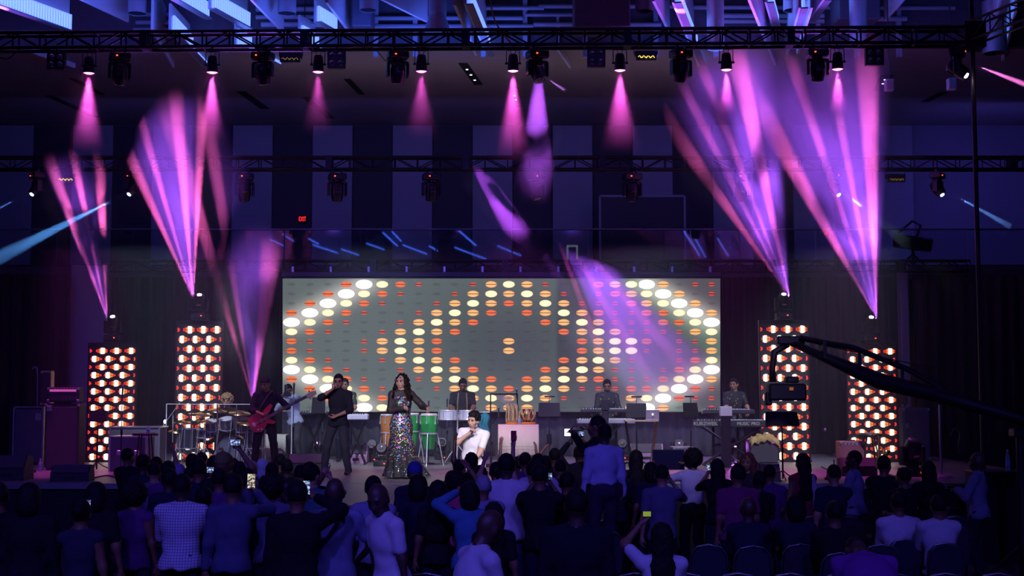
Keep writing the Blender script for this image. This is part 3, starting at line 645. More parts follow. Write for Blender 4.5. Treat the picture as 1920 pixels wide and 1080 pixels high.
def nets(prims, vox, k=.04, extra=None):
    """surface nets over the blended distance field -> verts, quads"""
    lo, hi = bounds(prims); lo = lo - vox * 2.5; hi = hi + vox * 2.5; n = np.ceil((hi - lo) / vox).astype(int) + 1
    ax = [lo[i] + vox * np.arange(n[i]) for i in range(3)]
    G = np.stack(np.meshgrid(*ax, indexing='ij'), -1).reshape(-1, 3)
    # coarse pass: evaluate everything (cheap enough), chunk-free
    f = field(G, prims, k)
    if extra is not None: f = extra(G, f)
    f = f.reshape(n); s = f < 0
    nx, ny, nz = n - 1
    cnt = np.zeros((nx, ny, nz), int)
    for dx in (0, 1):
        for dy in (0, 1):
            for dz in (0, 1): cnt += s[dx:nx + dx, dy:ny + dy, dz:nz + dz]
    act = (cnt > 0) & (cnt < 8); idx = -np.ones((nx, ny, nz), int); I = np.argwhere(act); idx[act] = np.arange(len(I))
    acc = np.zeros((len(I), 3)); c = np.zeros(len(I))
    for a, b in EDG:
        A = I + a; B = I + b; fa = f[A[:, 0], A[:, 1], A[:, 2]]; fb = f[B[:, 0], B[:, 1], B[:, 2]]; m = (fa < 0) != (fb < 0)
        t = np.where(m, fa / np.where(fa == fb, 1, fa - fb), 0); p = A + (B - A) * t[:, None]; acc[m] += p[m]; c[m] += 1
    V = lo + vox * acc / c[:, None]
    Q = []
    for axd in range(3):
        o1, o2 = [(1, 2), (2, 0), (0, 1)][axd]
        sl0 = [slice(None)] * 3; sl1 = [slice(None)] * 3; sl0[axd] = slice(0, -1); sl1[axd] = slice(1, None)
        ch = s[tuple(sl0)] != s[tuple(sl1)]; E_ = np.argwhere(ch)
        ok = (E_[:, o1] > 0) & (E_[:, o2] > 0) & (E_[:, o1] < n[o1] - 1) & (E_[:, o2] < n[o2] - 1) & (E_[:, axd] < n[axd] - 1); E_ = E_[ok]
        u = np.zeros(3, int); w_ = np.zeros(3, int); u[o1] = 1; w_[o2] = 1
        q = np.stack([idx[tuple((E_ - d).T)] for d in (0 * u, u, u + w_, w_)], 1)
        flip = ~s[tuple(E_.T)]; q[flip] = q[flip][:, ::-1]; Q.append(q)
    Q = np.concatenate(Q); Q = Q[(Q >= 0).all(1)]
    return V, Q
def np_mesh(name, V, Q, mats, mi=None):
    me = bpy.data.meshes.new(name); me.vertices.add(len(V)); me.vertices.foreach_set('co', np.asarray(V, np.float32).ravel())
    me.loops.add(len(Q) * 4); me.loops.foreach_set('vertex_index', Q.astype(np.int32).ravel()); me.polygons.add(len(Q)); me.polygons.foreach_set('loop_start', np.arange(len(Q), dtype=np.int32) * 4)
    try: me.polygons.foreach_set('loop_total', np.full(len(Q), 4, np.int32))
    except Exception: pass
    for m in mats: me.materials.append(m)
    if mi is not None: me.polygons.foreach_set('material_index', mi.astype(np.int32))
    me.polygons.foreach_set('use_smooth', np.ones(len(Q), bool)); me.update(calc_edges=True); me.validate(); return me
def rot(ax, a):
    c, s = math.cos(a), math.sin(a)
    return {'x': np.array([[1, 0, 0], [0, c, -s], [0, s, c]]), 'y': np.array([[c, 0, s], [0, 1, 0], [-s, 0, c]]), 'z': np.array([[c, -s, 0], [s, c, 0], [0, 0, 1]])}[ax]
# ---- head template: origin at the neck top, +Y is the face; returns verts, quads, per-quad material (0 skin 1 dark 2 lips 3 eye white)
def head_template(vox):
    pr = [('e', (0, -.012, .135), (.076, .096, .104)), ('e', (0, .030, .080), (.058, .062, .080)), ('e', (0, .058, .030), (.030, .028, .026)), ('c', (0, .086, .115), (0, .106, .083), .009, .015),
          ('c', (-.040, .074, .138), (.040, .074, .138), .014, .014), ('c', (-.016, .088, .050), (.016, .088, .050), .010, .010), ('e', (-.077, -.010, .105), (.010, .022, .034)), ('e', (.077, -.010, .105), (.010, .022, .034)),
          ('e', (-.040, .058, .090), (.026, .026, .028)), ('e', (.040, .058, .090), (.026, .026, .028)), ('c', (0, -.02, -.03), (0, -.01, .07), .054, .052)]
    def cut(G, f):
        for s in (-1, 1):
            e = prim_ell(G, (s * .032, .094, .117), (.017, .014, .011)); f = np.maximum(f, -e)
        return f
    V, Q = nets(pr, vox, .022, cut); C = V[Q].mean(1); mi = np.zeros(len(Q), int)
    ax_ = np.abs(C[:, 0])
    mi[(np.abs(C[:, 2] - .1385) < .0055) & (ax_ > .012) & (ax_ < .052) & (C[:, 1] > .06)] = 1
    mi[(np.abs(C[:, 2] - .117) < .008) & (np.abs(ax_ - .032) < .013) & (C[:, 1] > .06)] = 1
    mi[(np.abs(C[:, 2] - .0515) < .008) & (ax_ < .024) & (C[:, 1] > .07)] = 2
    return V, Q, mi
HEADS = {}
def head_tpl(v):
    if v not in HEADS: HEADS[v] = head_template(v)
    return HEADS[v]
# ---- hand template: wrist at origin, fingers along -Z, palm faces +Y, thumb on +X; curl 0 open .. 1 fist
def hand_prims(pose):
    curl, spread, thumb = {'open': (.08, .16, .7), 'relaxed': (.40, .06, .35), 'grip': (1.05, .0, .9), 'flat': (.0, .02, .3), 'claw': (.55, .12, .6)}[pose]
    pr = [('e', (0, 0, -.050), (.040, .015, .050)), ('c', (0, 0, .02), (0, 0, -.02), .026, .026), ('e', (.018, .006, -.035), (.022, .014, .030))]
    for i, (x, L_, r) in enumerate(((.030, .072, .0092), (.010, .080, .0095), (-.011, .074, .0092), (-.031, .058, .0080))):
        p = vnp(x, 0, -.090 + abs(x) * .25); a = 0.; th = spread * (1.2 - i * .8)
        for j, f in enumerate((.45, .32, .25)):
            a += curl * (1.35, 1.25, .9)[j]
            d = vnp(math.sin(th) * math.cos(a), math.sin(a), -math.cos(a) * math.cos(th)); q = p + d * L_ * f; pr.append(('c', p, q, r * (1 - .09 * j), r * (1 - .09 * (j + 1)))); p = q
    p = vnp(.030, .006, -.022); q = p + vnp(math.sin(thumb) * .040, .012 + .012 * curl, -.032); e = q + vnp(.010 - .03 * min(1, curl), .012 + .022 * curl, -.026); pr += [('c', p, q, .012, .0105), ('c', q, e, .0105, .0085)]
    return pr
HANDS = {}
def hand_tpl(pose, vox):
    if (pose, vox) not in HANDS: HANDS[(pose, vox)] = nets(hand_prims(pose), vox, .008)
    return HANDS[(pose, vox)]
def frame(z, yhint):
    z = z / np.linalg.norm(z); y = yhint - z * (yhint @ z)
    if np.linalg.norm(y) < 1e-4: y = vnp(1, 0, 0) - z * z[0]
    y = y / np.linalg.norm(y); x = np.cross(y, z); return np.stack([x, y, z], 1)
def ik(a, t, l1, l2, hint):
    d = t - a; D = np.linalg.norm(d); D2 = min(max(D, abs(l1 - l2) + .01), (l1 + l2) * .999); u = d / max(D, 1e-6); t = a + u * D2
    c = (l1 * l1 + D2 * D2 - l2 * l2) / (2 * l1 * D2); c = max(-1, min(1, c)); h = hint - u * (hint @ u); h = h / max(1e-6, np.linalg.norm(h))
    return a + u * l1 * c + h * l1 * math.sqrt(max(0, 1 - c * c)), t
SKINS = {'tan': (.36, .19, .11), 'brown': (.20, .095, .05), 'dark': (.07, .035, .022), 'fair': (.55, .33, .23)}
def skin_mats(s): return [pm('skin_' + s, SKINS[s], .5, var=.12, scale=20), pm('brow_dark', (.012, .008, .006), .6), pm('lips_' + s, tuple(c * .75 for c in SKINS[s][:1]) + tuple(c * .5 for c in SKINS[s][1:]), .4)]
def cloth(name, col, rough=.9, var=.12, scale=14, bump=.15, **k): return pm('cloth_' + name, col, rough, var=var, scale=scale, bump=bump, spec=.12, **k)
ARM_POSES = {  # wrist targets (x outward, y forward, z), elbow hint, hand pose; local upper-body space of a 1.75 m figure
    'down': ((.27, .04, .80), (0, -1, 0), 'relaxed'), 'clap': ((.06, .30, 1.22), (.6, -.2, -1), 'flat'), 'up': ((.24, .10, 1.93), (1, .2, 0), 'open'), 'up2': ((.34, .16, 1.86), (1, -.3, 0), 'open'),
    'phone': ((.10, .34, 1.52), (.8, .2, -1), 'grip'), 'phonehigh': ((.14, .26, 1.78), (1, .3, -.3), 'grip'), 'hip': ((.20, .10, 1.00), (1, -.6, 0), 'relaxed'), 'fold': ((-.05, .20, 1.13), (.7, -.2, -1), 'relaxed'), 'fist': ((.22, .12, 1.90), (1, .2, 0), 'grip'),
    'play': ((.16, .34, 1.02), (.6, -.6, -.4), 'claw'), 'lap': ((.12, .34, .98), (.7, -.4, -.3), 'relaxed'), 'pocket': ((.22, .02, .90), (1, -.8, 0), 'relaxed')}
def person(label, loc, h=1.72, rz=0, skin='brown', hair='short', haircol=(.012, .01, .01), top=('dark', (.02, .02, .03)), sleeve='short', legs=('navy', (.02, .02, .04)), L='down', R='down', lean=0., side=0., twist=0.,
           head=(0, 0), build=1.0, pose='stand', vox=.024, hero=False, group=None, skirt=None, extra=None, collar=False, foot=None, hand_off=True, female=False, cap=None, tuck=False, zp=None):
    """one standing, kneeling or sitting figure; root at the feet (or seat) point; +Y local is forward"""
    sc_ = h / 1.75; fv = build
    zp = zp or {'stand': .93, 'sit': .12, 'kneel': .50}[pose]; off = vnp(0, 0, zp - .93)
    M = rot('z', twist) @ rot('y', side) @ rot('x', -lean); pv = vnp(0, 0, .95)
    U = lambda p: M @ (np.asarray(p, float) - pv) + pv + off
    D_ = lambda p: np.asarray(p, float) + off
    shx = (.165 if female else .185) * fv ** .5
    torso = [('e', U((0, .0, 1.26)), ((.150 if female else .165) * fv, .108 * fv, .20), M), ('e', U((0, 0, 1.06)), ((.125 if female else .145) * fv, .098 * fv, .18), M), ('e', D_((0, -.012, .93)), ((.165 if female else .155) * fv, .118 * fv, .13)),
             ('c', U((-shx, 0, 1.398)), U((0, -.01, 1.435)), .053, .064), ('c', U((shx, 0, 1.398)), U((0, -.01, 1.435)), .053, .064)]
    if female: torso += [('e', U((-.07, .085, 1.26)), (.06, .05, .06), M), ('e', U((.07, .085, 1.26)), (.06, .05, .06), M)]
    neck = [('c', U((0, -.012, 1.43)), U((0, -.002, 1.54)), .055, .052)]
    arms = {}; hands = []
    for s, ps in ((-1, L), (1, R)):
        sh = (s * shx, 0, 1.40); spec = ARM_POSES[ps] if isinstance(ps, str) else ps
        w = vnp(spec[0][0] * s, *spec[0][1:]); hint = vnp(spec[1][0] * s, *spec[1][1:]); A = U(sh); W = U(w); el, W = ik(A, W, .295, .255, M @ hint); arms[s] = (A, el, W, spec)
    hips = {-1: D_((-.088 * fv, 0, .90)), 1: D_((.088 * fv, 0, .90))}; lg = {}
    for s in (-1, 1):
        if foot and s in foot: an = vnp(*foot[s][0]); hint = vnp(*foot[s][1])
        elif pose == 'stand': an = vnp(s * .11, -.02, .085); hint = vnp(0, 1, 0)
        elif pose == 'sit': an = vnp(s * .12, .44, -.36); hint = vnp(0, 1, .6)
        else: an = vnp(s * .11, -.30, .07); hint = vnp(0, 1, -.3)
        kn, an = ik(hips[s], an, .43, .415, hint); lg[s] = (hips[s], kn, an)
    body = list(torso) + list(neck)
    for s in (-1, 1):
        A, el, W, _ = arms[s]; body += [('c', A, el, .050 * fv ** .5, .040), ('c', el, W, .040, .027)]
        hp, kn, an = lg[s]; body += [('c', hp, kn, .086 * fv ** .5, .056), ('c', kn, an, .056, .038)]
        fd = vnp(0, 1, 0) if pose != 'kneel' else vnp(0, -.6, -.1)
        body += [('c', an + vnp(0, -.02, -.03), an + fd * .15 + vnp(0, 0, -.045), .036, .03)]
    V, Q = nets(body, vox, .05); mi = np.zeros(len(Q), int); VV = [V]; QQ = [Q]; MI = [mi]; n = len(V)
    # head
    hy, hp_ = head; HM = M @ rot('z', hy) @ rot('x', -hp_); HS = 1.07 if hero else 1.13; H0 = U((0, .002, 1.500))
    hv, hq, hm = head_tpl(.0065 if hero else .013); VV.append(hv * HS @ HM.T + H0); QQ.append(hq + n); MI.append(hm); n += len(hv)
    for s in (-1, 1):
        A, el, W, spec = arms[s]; tv, tq = hand_tpl(spec[2], .006 if hero else .0095)
        zz = -(W - el); yh = M @ (vnp(*spec[3]) * vnp(s, 1, 1)) if len(spec) > 3 else M @ vnp(-s * .8, .6, 0); Fm = frame(zz, yh); t = tv * vnp(-s, 1, 1) if True else tv
        q = tq if s < 0 else tq[:, ::-1]
        VV.append(t @ Fm.T + W); QQ.append(q + n); MI.append(np.zeros(len(q), int)); n += len(tv)
    me = np_mesh('person', np.concatenate(VV) * sc_, np.concatenate(QQ), skin_mats(skin), np.concatenate(MI))
    o = link('person', me, None, loc, rz); tag(o, label, 'person', group)
    # clothes, each grown a little outside the body
    g = .016
    def grow(pr, a): return [(p[0], p[1], p[2], p[3] + a, p[4] + a) if p[0] == 'c' else (p[0], p[1], tuple(r + a for r in p[2]), *p[3:]) for p in pr]
    if top:
        pr = grow(torso, g)
        if not skirt: pr.append(('e', D_((0, -.010, .86)), ((.190 if female else .184) * fv + .012, .14 * fv + .012, .17)))
        for s in (-1, 1):
            A, el, W, _ = arms[s]
            if sleeve == 'none': continue
            f = {'short': .68, 'long': 1.0, 'three': 1.0, 'roll': 1.0}[sleeve]; pr.append(('c', A, A + (el - A) * f, .050 * fv ** .5 + g * .8, .040 + g + .006))
            if sleeve in ('long', 'three', 'roll'): k2 = {'long': .95, 'three': .35, 'roll': .18}[sleeve]; pr.append(('c', el, el + (W - el) * k2, .040 + g + .002, .030 + g if sleeve == 'long' else .040 + g))
        if collar: pr.append(('c', U((0, -.012, 1.465)), U((0, -.004, 1.49)), .062, .060))
        hem = U((0, 0, 1.005 if tuck else .84)) if pose == 'stand' else U((0, 0, .86)); hn = M @ vnp(0, 0, 1)
        def hemcut(G, f): return np.maximum(f, -((G - hem) @ hn + .012 * np.sin(G[:, 0] * 30)) - 10 * (np.abs((G - hem) @ (M @ vnp(1, 0, 0))) > .235 * fv)) if not skirt else f
        w1, w2 = random.uniform(0, 6), random.uniform(0, 6)
        def folds(G, f):                                            # soft drapery folds, stronger towards the waist
            q = (G - U((0, 0, 1.3))) @ M; k_ = np.clip(.35 - q[:, 2] * 1.6, .25, 1.2)
            return hemcut(G, f + .0075 * k_ * (np.sin(q[:, 0] * 34 + q[:, 2] * 14 + w1) * np.sin(q[:, 2] * 17 + q[:, 0] * 9 + w2) + .6 * np.sin(q[:, 2] * 31 - q[:, 0] * 22 + w2)))
        cv, cq = nets(pr, vox * .92, .028, folds)
        tm = top[1] if not isinstance(top[1], tuple) else cloth(top[0], top[1])
        link('shirt', np_mesh('shirt', cv * sc_, cq, [tm]), o)
        if collar:
            R3 = frame(M @ vnp(0, -.12, 1), M @ vnp(0, 1, 0)); m = MB(); m.lathe([(.066, -.018), (.070, .004), (.064, .028), (.060, .028), (.064, -.01)], 18, caps=False)
            c0 = U((0, -.012, 1.475)); vv = (np.array(m.v) @ R3.T + c0) * sc_; m.v = [tuple(q) for q in vv]; m.build('collar', tm, o)
    if legs and not skirt:
        pr = grow([torso[2]], g * .6)
        for s in (-1, 1):
            hp, kn, an = lg[s]; pr += [('c', hp, kn, .086 * fv ** .5 + .012, .056 + .018), ('c', kn, an, .056 + .018, .038 + .024)]
        cv, cq = nets(pr, vox, .03, lambda G, f: f + .005 * np.sin(G[:, 2] * 30 + G[:, 0] * 12) * np.sin(G[:, 0] * 45 + G[:, 2] * 9)); lm = legs[1] if not isinstance(legs[1], tuple) else cloth(legs[0], legs[1]); link('trousers', np_mesh('trousers', cv * sc_, cq, [lm]), o)
    if skirt:
        m = MB(); m.lathe([(.30, .25), (.27, .50), (.21, .75), (.178 * fv, .95), (.15, 1.02)], 24, D_((0, 0, 0)), caps=False, sy=.8); m.v = [tuple(np.array(q) * sc_) for q in m.v]; m.build('skirt', cloth(*skirt), o)
    m = MB()                                                        # shoes
    for s in (-1, 1):
        an = lg[s][2]; fd = vnp(0, 1, 0) if pose != 'kneel' else vnp(0, -.6, -.1)
        sv, sq = nets([('c', an + vnp(0, -.02, -.035), an + fd * .16 + vnp(0, 0, -.048), .046, .038)], .02, .02)
        link('shoe', np_mesh('shoe', sv * sc_, sq, [pm('shoe_black', (.012, .012, .012), .4)]), o)
    # hair
    hc = pm('hair_%02d%02d' % (haircol[0] * 100, haircol[2] * 100), haircol, .6, var=.5, scale=60, bump=.4, spec=.12)
    def hl(p): return HM @ (vnp(*p) * HS) + H0
    def place(pr):
        r = []
        for p in pr:
            if p[0] == 'c': r.append(('c', hl(p[1]), hl(p[2]), p[3] * HS, p[4] * HS))
            else: r.append(('e', hl(p[1]), tuple(q * HS for q in p[2]), HM))
        return r
    back = M @ vnp(0, -1, 0); dn = vnp(0, 0, -1)
    hp2 = None; wig = 0
    def facecut(G, f):                                              # open the hair at the face
        q = (G - H0) @ HM; return np.maximum(f, -np.maximum(np.maximum(.036 - q[:, 1], q[:, 2] - .172), np.abs(q[:, 0]) - .074 * 1.2))
    if hair == 'short': hp2 = place([('e', (0, -.018, .145), (.084, .100, .104))]); cutz = .098
    elif hair == 'buzz': hp2 = place([('e', (0, -.016, .141), (.080, .099, .102))]); cutz = .105
    elif hair == 'tall': hp2 = place([('e', (0, -.015, .150), (.090, .104, .112)), ('e', (0, .045, .215), (.062, .048, .036))]); cutz = .098; wig = .008
    elif hair == 'afro': hp2 = place([('e', (0, -.03, .15), (.125, .13, .13))]); cutz = .03; wig = .014
    elif hair == 'bun': hp2 = place([('e', (0, -.018, .143), (.085, .102, .106)), ('e', (0, -.115, .15), (.048, .045, .045))]); cutz = .07
    elif hair == 'bob': hp2 = place([('e', (0, -.024, .13), (.098, .108, .12)), ('e', (0, -.05, .06), (.10, .085, .10))]); cutz = -.02
    elif hair in ('long', 'wavy'):
        hp2 = place([('e', (0, -.022, .140), (.092, .106, .112)), ('e', (0, -.06, .05), (.10, .07, .12))])
        a = hl((0, -.075, .04)); b = U((0, -.115, 1.22)); c = U((0, -.12, 1.14)) if hair == 'long' else U((0, -.12, 1.18)); hp2 += [('e', (a * .45 + b * .55), (.115, .055, .17), M), ('e', (b * .6 + c * .4), (.135, .045, .11), M)]
        if hair == 'wavy':
            for sx in (-1, 1): hp2 += [('c', hl((sx * .075, -.02, .13)), U((sx * .12, .045, 1.36)), .05, .068), ('c', U((sx * .12, .045, 1.36)), U((sx * .11, .09, 1.20)), .066, .035)]
        cutz = -9; wig = .017 if hair == 'wavy' else .006
    elif hair == 'scarf': hp2 = place([('e', (0, -.018, .138), (.092, .110, .116)), ('e', (0, -.04, .03), (.085, .08, .09))]); cutz = -.06
    elif hair == 'cap': hp2 = place([('e', (0, -.014, .158), (.086, .104, .092)), ('e', (0, .085, .155), (.07, .06, .012))]); cutz = .135
    if hp2:
        ph = random.uniform(0, 9)
        def ex(G, f):
            q = (G - H0) @ HM / HS
            if wig: f = f + wig * (np.sin(G[:, 0] * 130 + ph) * np.sin(G[:, 2] * 75 + ph * 2 + 2 * np.sin(G[:, 0] * 40)) + .5 * np.sin(G[:, 1] * 120 + G[:, 2] * 40))
            if cutz > -5: f = np.maximum(f, (cutz + .35 * np.maximum(q[:, 1], -.06)) - q[:, 2])
            if hair != 'cap': f = np.maximum(f, -np.maximum(np.maximum(.044 - q[:, 1], q[:, 2] - .168), np.abs(q[:, 0]) - .070)) if hair in ('wavy', 'long', 'scarf', 'bob', 'afro') else np.maximum(f, -np.maximum(.055 - q[:, 1], q[:, 2] - .172))
            return f
        cv, cq = nets(hp2, .010 if hero else .015, .03, ex)
        if len(cq): link('hair' if hair not in ('scarf', 'cap') else {'scarf': 'headscarf', 'cap': 'cap'}[hair], np_mesh('hair', cv * sc_, cq, [hc if not cap else cloth(*cap)]), o)
    info = dict(W={s: o.matrix_basis @ Vector(arms[s][2] * sc_) for s in (-1, 1)}, head=o.matrix_basis @ Vector(hl((0, .0, .11)) * sc_), U=lambda p: Vector(U(p) * sc_), hl=lambda p: Vector(hl(p) * sc_), sc=sc_, arms=arms, M=M, HM=HM)
    info['Hd'] = {s: (Vector(arms[s][2] * sc_), Vector((arms[s][2] - arms[s][1]) / np.linalg.norm(arms[s][2] - arms[s][1]))) for s in (-1, 1)}
    if extra: extra(o, info)
    return o, info
# ------------------------------------------------------------------ stage gear
def lettering(text, size, mat, parent, loc, scale=(1, 1, 1), off=0.):
    cu = bpy.data.curves.new('lettering', 'FONT'); cu.body = text; cu.size = size; cu.extrude = .002; cu.offset = off; cu.align_x = 'CENTER'; cu.align_y = 'CENTER'
    q = bpy.data.objects.new('lettering_curve', cu); COL.objects.link(q); bpy.context.view_layer.update()
    me = bpy.data.meshes.new_from_object(q.evaluated_get(bpy.context.evaluated_depsgraph_get())); bpy.data.objects.remove(q); me.materials.clear(); me.materials.append(mat)
    o = link('lettering', me, parent, loc); o.rotation_euler = (PI / 2, 0, 0); o.scale = scale; return o
def sf(px, py): return onz(px, py, ZS)                              # point on the stage floor
M_tolex = pm('amp_tolex', (.022, .021, .024), .7, bump=.1, scale=120); M_grille = pm('amp_grille', (.055, .05, .06), .85, scale=200, var=.5)
M_wedge = pm('wedge_paint', (.03, .028, .032), .6); M_wgrille = pm('wedge_grille', (.07, .06, .075), .7, var=.4, scale=150)
M_gold = pm('gold_brass', (.75, .50, .16), .25, metal=1.0, var=.15); M_alu = pm('case_aluminium', (.55, .55, .58), .35, metal=.9, var=.1)
M_tan = pm('tan_trim', (.45, .36, .22), .7); M_white = pm('white_plastic', (.7, .7, .7), .45, var=.05); M_casep = pm('case_panel', (.10, .10, .12), .6)
def wedge(label, px, py, wpx, hpx, mat=None, rz=0.):
    p = sf(px, py); k = p.y / F; W = wpx * k; H = hpx * k; D = H * 1.15
    o = thing('stage_monitor', label, 'monitor speaker', p, rz, 'wedge monitors on the stage')
    MB().prism([(0, 0), (D, 0), (D, H * .45), (D * .62, H), (D * .12, H * .92)], W, Matrix(((0, 0, 1, 0), (-1, 0, 0, D), (0, 1, 0, 0), (0, 0, 0, 1)))).build('cabinet', mat or M_wedge, o)
    a, b = Vector((D * .04, D * .45 / D * D)), 0
    # grille on the sloping face towards the back of the stage, badge plate and handle at the front
    p1, p2 = Vector((0, D - D * .62, H)), Vector((0, D - D, H * .45)); c = (p1 + p2) / 2; ang = math.atan2(p1.z - p2.z, p1.y - p2.y)
    MB().bbox((0, c.y - .012, c.z + .012), (W * .92, (p1 - p2).length * .86, .012), .004, (ang, 0, 0)).build('grille', M_wgrille, o)
    MB().box((0, -.004, H * .22), (W * .28, .012, H * .14)).build('handle_recess', M_black, o)
    for s in (-1, 1): MB().box((s * W * .46, -.003, H * .03), (.05, .02, .03)).build('corner_foot', M_black, o)
    return o
M_vw = pm('wedge_violet_light', (.42, .22, .40), .6)  # violet light on these wedges painted into the cabinet colour
wedge('black wedge monitor at the stage edge before the music stand', 130, 903, 72, 31); wedge('bulky dark wedge monitor at the outer stage corner', 12, 901, 64, 46)
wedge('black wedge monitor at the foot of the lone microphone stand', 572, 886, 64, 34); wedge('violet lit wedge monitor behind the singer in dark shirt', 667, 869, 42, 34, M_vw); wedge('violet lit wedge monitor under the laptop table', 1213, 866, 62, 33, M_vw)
wedge('black wedge monitor beside the red guitar amplifier', 1612, 893, 66, 34); wedge('black wedge monitor at the foot of the conductor stand', 1445, 903, 38, 32)
def cabinet(name, label, px, py, x0, x1, ytop, cat, knobs=0, frame=M_tolex, face=M_grille, corner=M_alu, depth=.42, z0=None, badge=None, group=None, Y=None):
    p = sf(px, py) if z0 is None else at(px, py, Y); k = p.y / F; W = (x1 - x0) * k; H = (py - ytop) * k; o = thing(name, label, cat, (X((x0 + x1) / 2, p.y), p.y, p.z if z0 is None else z0), 0, group)
    MB().bbox((0, depth / 2, H / 2), (W, depth, H), .02).build('body', frame, o)
    MB().bbox((0, -.004, H * .47 if knobs else H / 2), (W * .90, .02, H * (.72 if knobs else .90)), .006).build('grille', face, o)
    for sx in (-1, 1):
        for z in (0.03, H - .03): MB().bbox((sx * (W / 2 - .02), -.004, z), (.05, .03, .05), .008).build('corner', corner, o)
    if knobs:
        MB().box((0, -.006, H * .89), (W * .9, .015, H * .13)).build('control_panel', pm('control_panel', (.35, .2, .3), .4, metal=.4), o)
        for i in range(knobs): MB().cyl((W * (-.38 + .76 * i / (knobs - 1)), -.012, H * .89), (W * (-.38 + .76 * i / (knobs - 1)), -.04, H * .89), .012, n=8).build('knob', M_black, o)
    MB().box((0, depth / 2, H + .012), (.2, .05, .02)).build('handle', M_black, o)
    if badge: MB().bbox((W * .3, -.016, H * .9), (.1, .01, .03), .003).build('badge', badge, o)
    return o, H, p
# left wing stack
c1, H1, p1 = cabinet('equipment_case', 'tall dark road case with aluminium edges at the wing curtain', 56, 872, 27, 84, 763, 'case', corner=M_alu, face=M_casep)
for sx in (-1, 1): MB().box((sx * .30, -.012, H1 / 2), (.03, .03, H1)).build('edge_rail', pm('edge_rail_blue', (.4, .4, .48), .4, metal=.6), c1)
MB().box((0, -.012, H1 - .015), (.62, .03, .03)).build('edge_rail', M_alu, c1); MB().bbox((.19, -.02, H1 * .82), (.12, .02, .16), .01).build('latch_plate', M_alu, c1)
c2, H2, p2 = cabinet('bass_cabinet', 'big bass speaker cabinet carrying an amplifier head', 118, 882, 86, 149, 758, 'speaker'); MB().bbox((-.24, -.02, H2 * .93), (.10, .02, .10), .01).build('badge', M_alu, c2)
c3, H3, _ = cabinet('amplifier_head', 'amplifier head with a pink lit knob strip on the bass cabinet', 118, 757, 89, 148, 729, 'amplifier', knobs=9, depth=.3, z0=ZS + H2 + .025, Y=p2.y)
pk = emat('amp_panel_pink_glow', (.9, .12, .6), .55); MB().box((0, -.018, H3 * .78), (.5, .008, H3 * .16)).build('added_glow_strip', pk, c3)  # pink light on the faceplate imitated by an added glowing strip
c4, H4, _ = cabinet('column_speaker', 'narrow speaker with tan edges standing on the road case', 86, 762, 76, 95, 698, 'speaker', frame=M_tan, corner=M_tan, depth=.22, z0=ZS + H1 + .025, Y=p1.y)
cable('small bent gooseneck lamp on the tall road case', [at(70, 762, p1.y + .1), at(70, 700, p1.y), at(66, 688, p1.y), at(60, 692, p1.y)], .012, pm('gooseneck', (.3, .3, .5), .4), name='gooseneck_lamp')['category'] = 'lamp'
def bottle(label, p, h=.24, col=(.5, .55, .6)):
    o = thing('water_bottle', label, 'bottle', p); M = pm('bottle_clear', col, .1, alpha=.55, spec=.8)
    MB().lathe([(.032, 0), (.034, .02), (.034, h * .62), (.014, h * .86), (.014, h * .92)], 12).build('bottle_body', M, o); MB().cyl((0, 0, h * .92), (0, 0, h), .017, n=10).build('cap', M_white, o); MB().lathe([(.0348, h * .25), (.0348, h * .5)], 12, caps=False).build('label_band', pm('bottle_label', (.2, .3, .6), .6), o)
bottle('small water bottle on the floor by the bass cabinet', sf(75, 884))
def pedal(label, px, py):
    o = thing('effect_pedal', label, 'pedal', sf(px, py)); MB().prism([(0, 0), (.16, 0), (.16, .06), (0, .035)], .12, Matrix(((0, 0, 1, 0), (1, 0, 0, 0), (0, 1, 0, 0), (0, 0, 0, 1)))).build('housing', M_fix, o); MB().box((0, .05, .052), (.08, .06, .008)).build('foot_plate', M_steel, o)
pedal('flat effect pedal on the stage floor before the road case', 56, 887); pedal('effect pedal under the keyboards with printed lettering', 1360, 868)
# music stands
M_ms = pm('music_stand_black', (.012, .012, .014), .6, spec=.3)
def music_stand(label, px, py, x0, x1, y0, y1, tilt=.5, yaw=0., lamp=False):
    p = sf(px, py); k = p.y / F; o = thing('music_stand', label, 'music stand', p, yaw, 'music stands'); zt_ = Z((y0 + y1) / 2, p.y) - ZS; W = (x1 - x0) * k; Hh = (y1 - y0) * k
    MB().cyl((0, 0, .02), (0, 0, zt_ * .62), .016, n=8).build('lower_tube', M_ms, o); MB().cyl((0, 0, zt_ * .6), (0, .01, zt_), .010, n=8).build('upper_tube', M_ms, o)
    for a in range(3): MB().tube([(0, 0, .16), (.12 * math.cos(a * 2.1 + .5), .12 * math.sin(a * 2.1 + .5), .08), (.26 * math.cos(a * 2.1 + .5), .26 * math.sin(a * 2.1 + .5), .012)], .010, 6).build('leg', M_ms, o)
    d = MB(); d.prism([(-W * .5, -Hh * .5), (W * .5, -Hh * .5), (W * .46, Hh * .62), (-W * .46, Hh * .62)], .008, Matrix.Translation((0, 0, zt_)) @ Matrix.Rotation(PI / 2 - tilt * .3, 4, 'X')); d.build('desk', M_ms, o)
    MB().box((0, .035, zt_ - Hh * .5), (W, .06, .01)).build('ledge', M_ms, o)
    if lamp:
        MB().tube([(0, 0, zt_ + Hh * .6), (0, -.01, zt_ + Hh * .95), (.03, .05, zt_ + Hh * 1.1)], .007, 6).build('lamp_neck', M_ms, o); MB().bbox((.01, .05, zt_ + Hh * 1.12), (.22, .06, .03), .01).build('lamp_head', M_ms, o)
    return o
music_stand('music stand before the shorter tower by the bass amplifiers', 181, 882, 169, 203, 772, 790)
music_stand('music stand behind the bass guitar neck', 596, 872, 584, 610, 748, 775); music_stand('music stand with clip lamp right of the tabla table', 1030, 868, 1008, 1050, 758, 781, lamp=True)
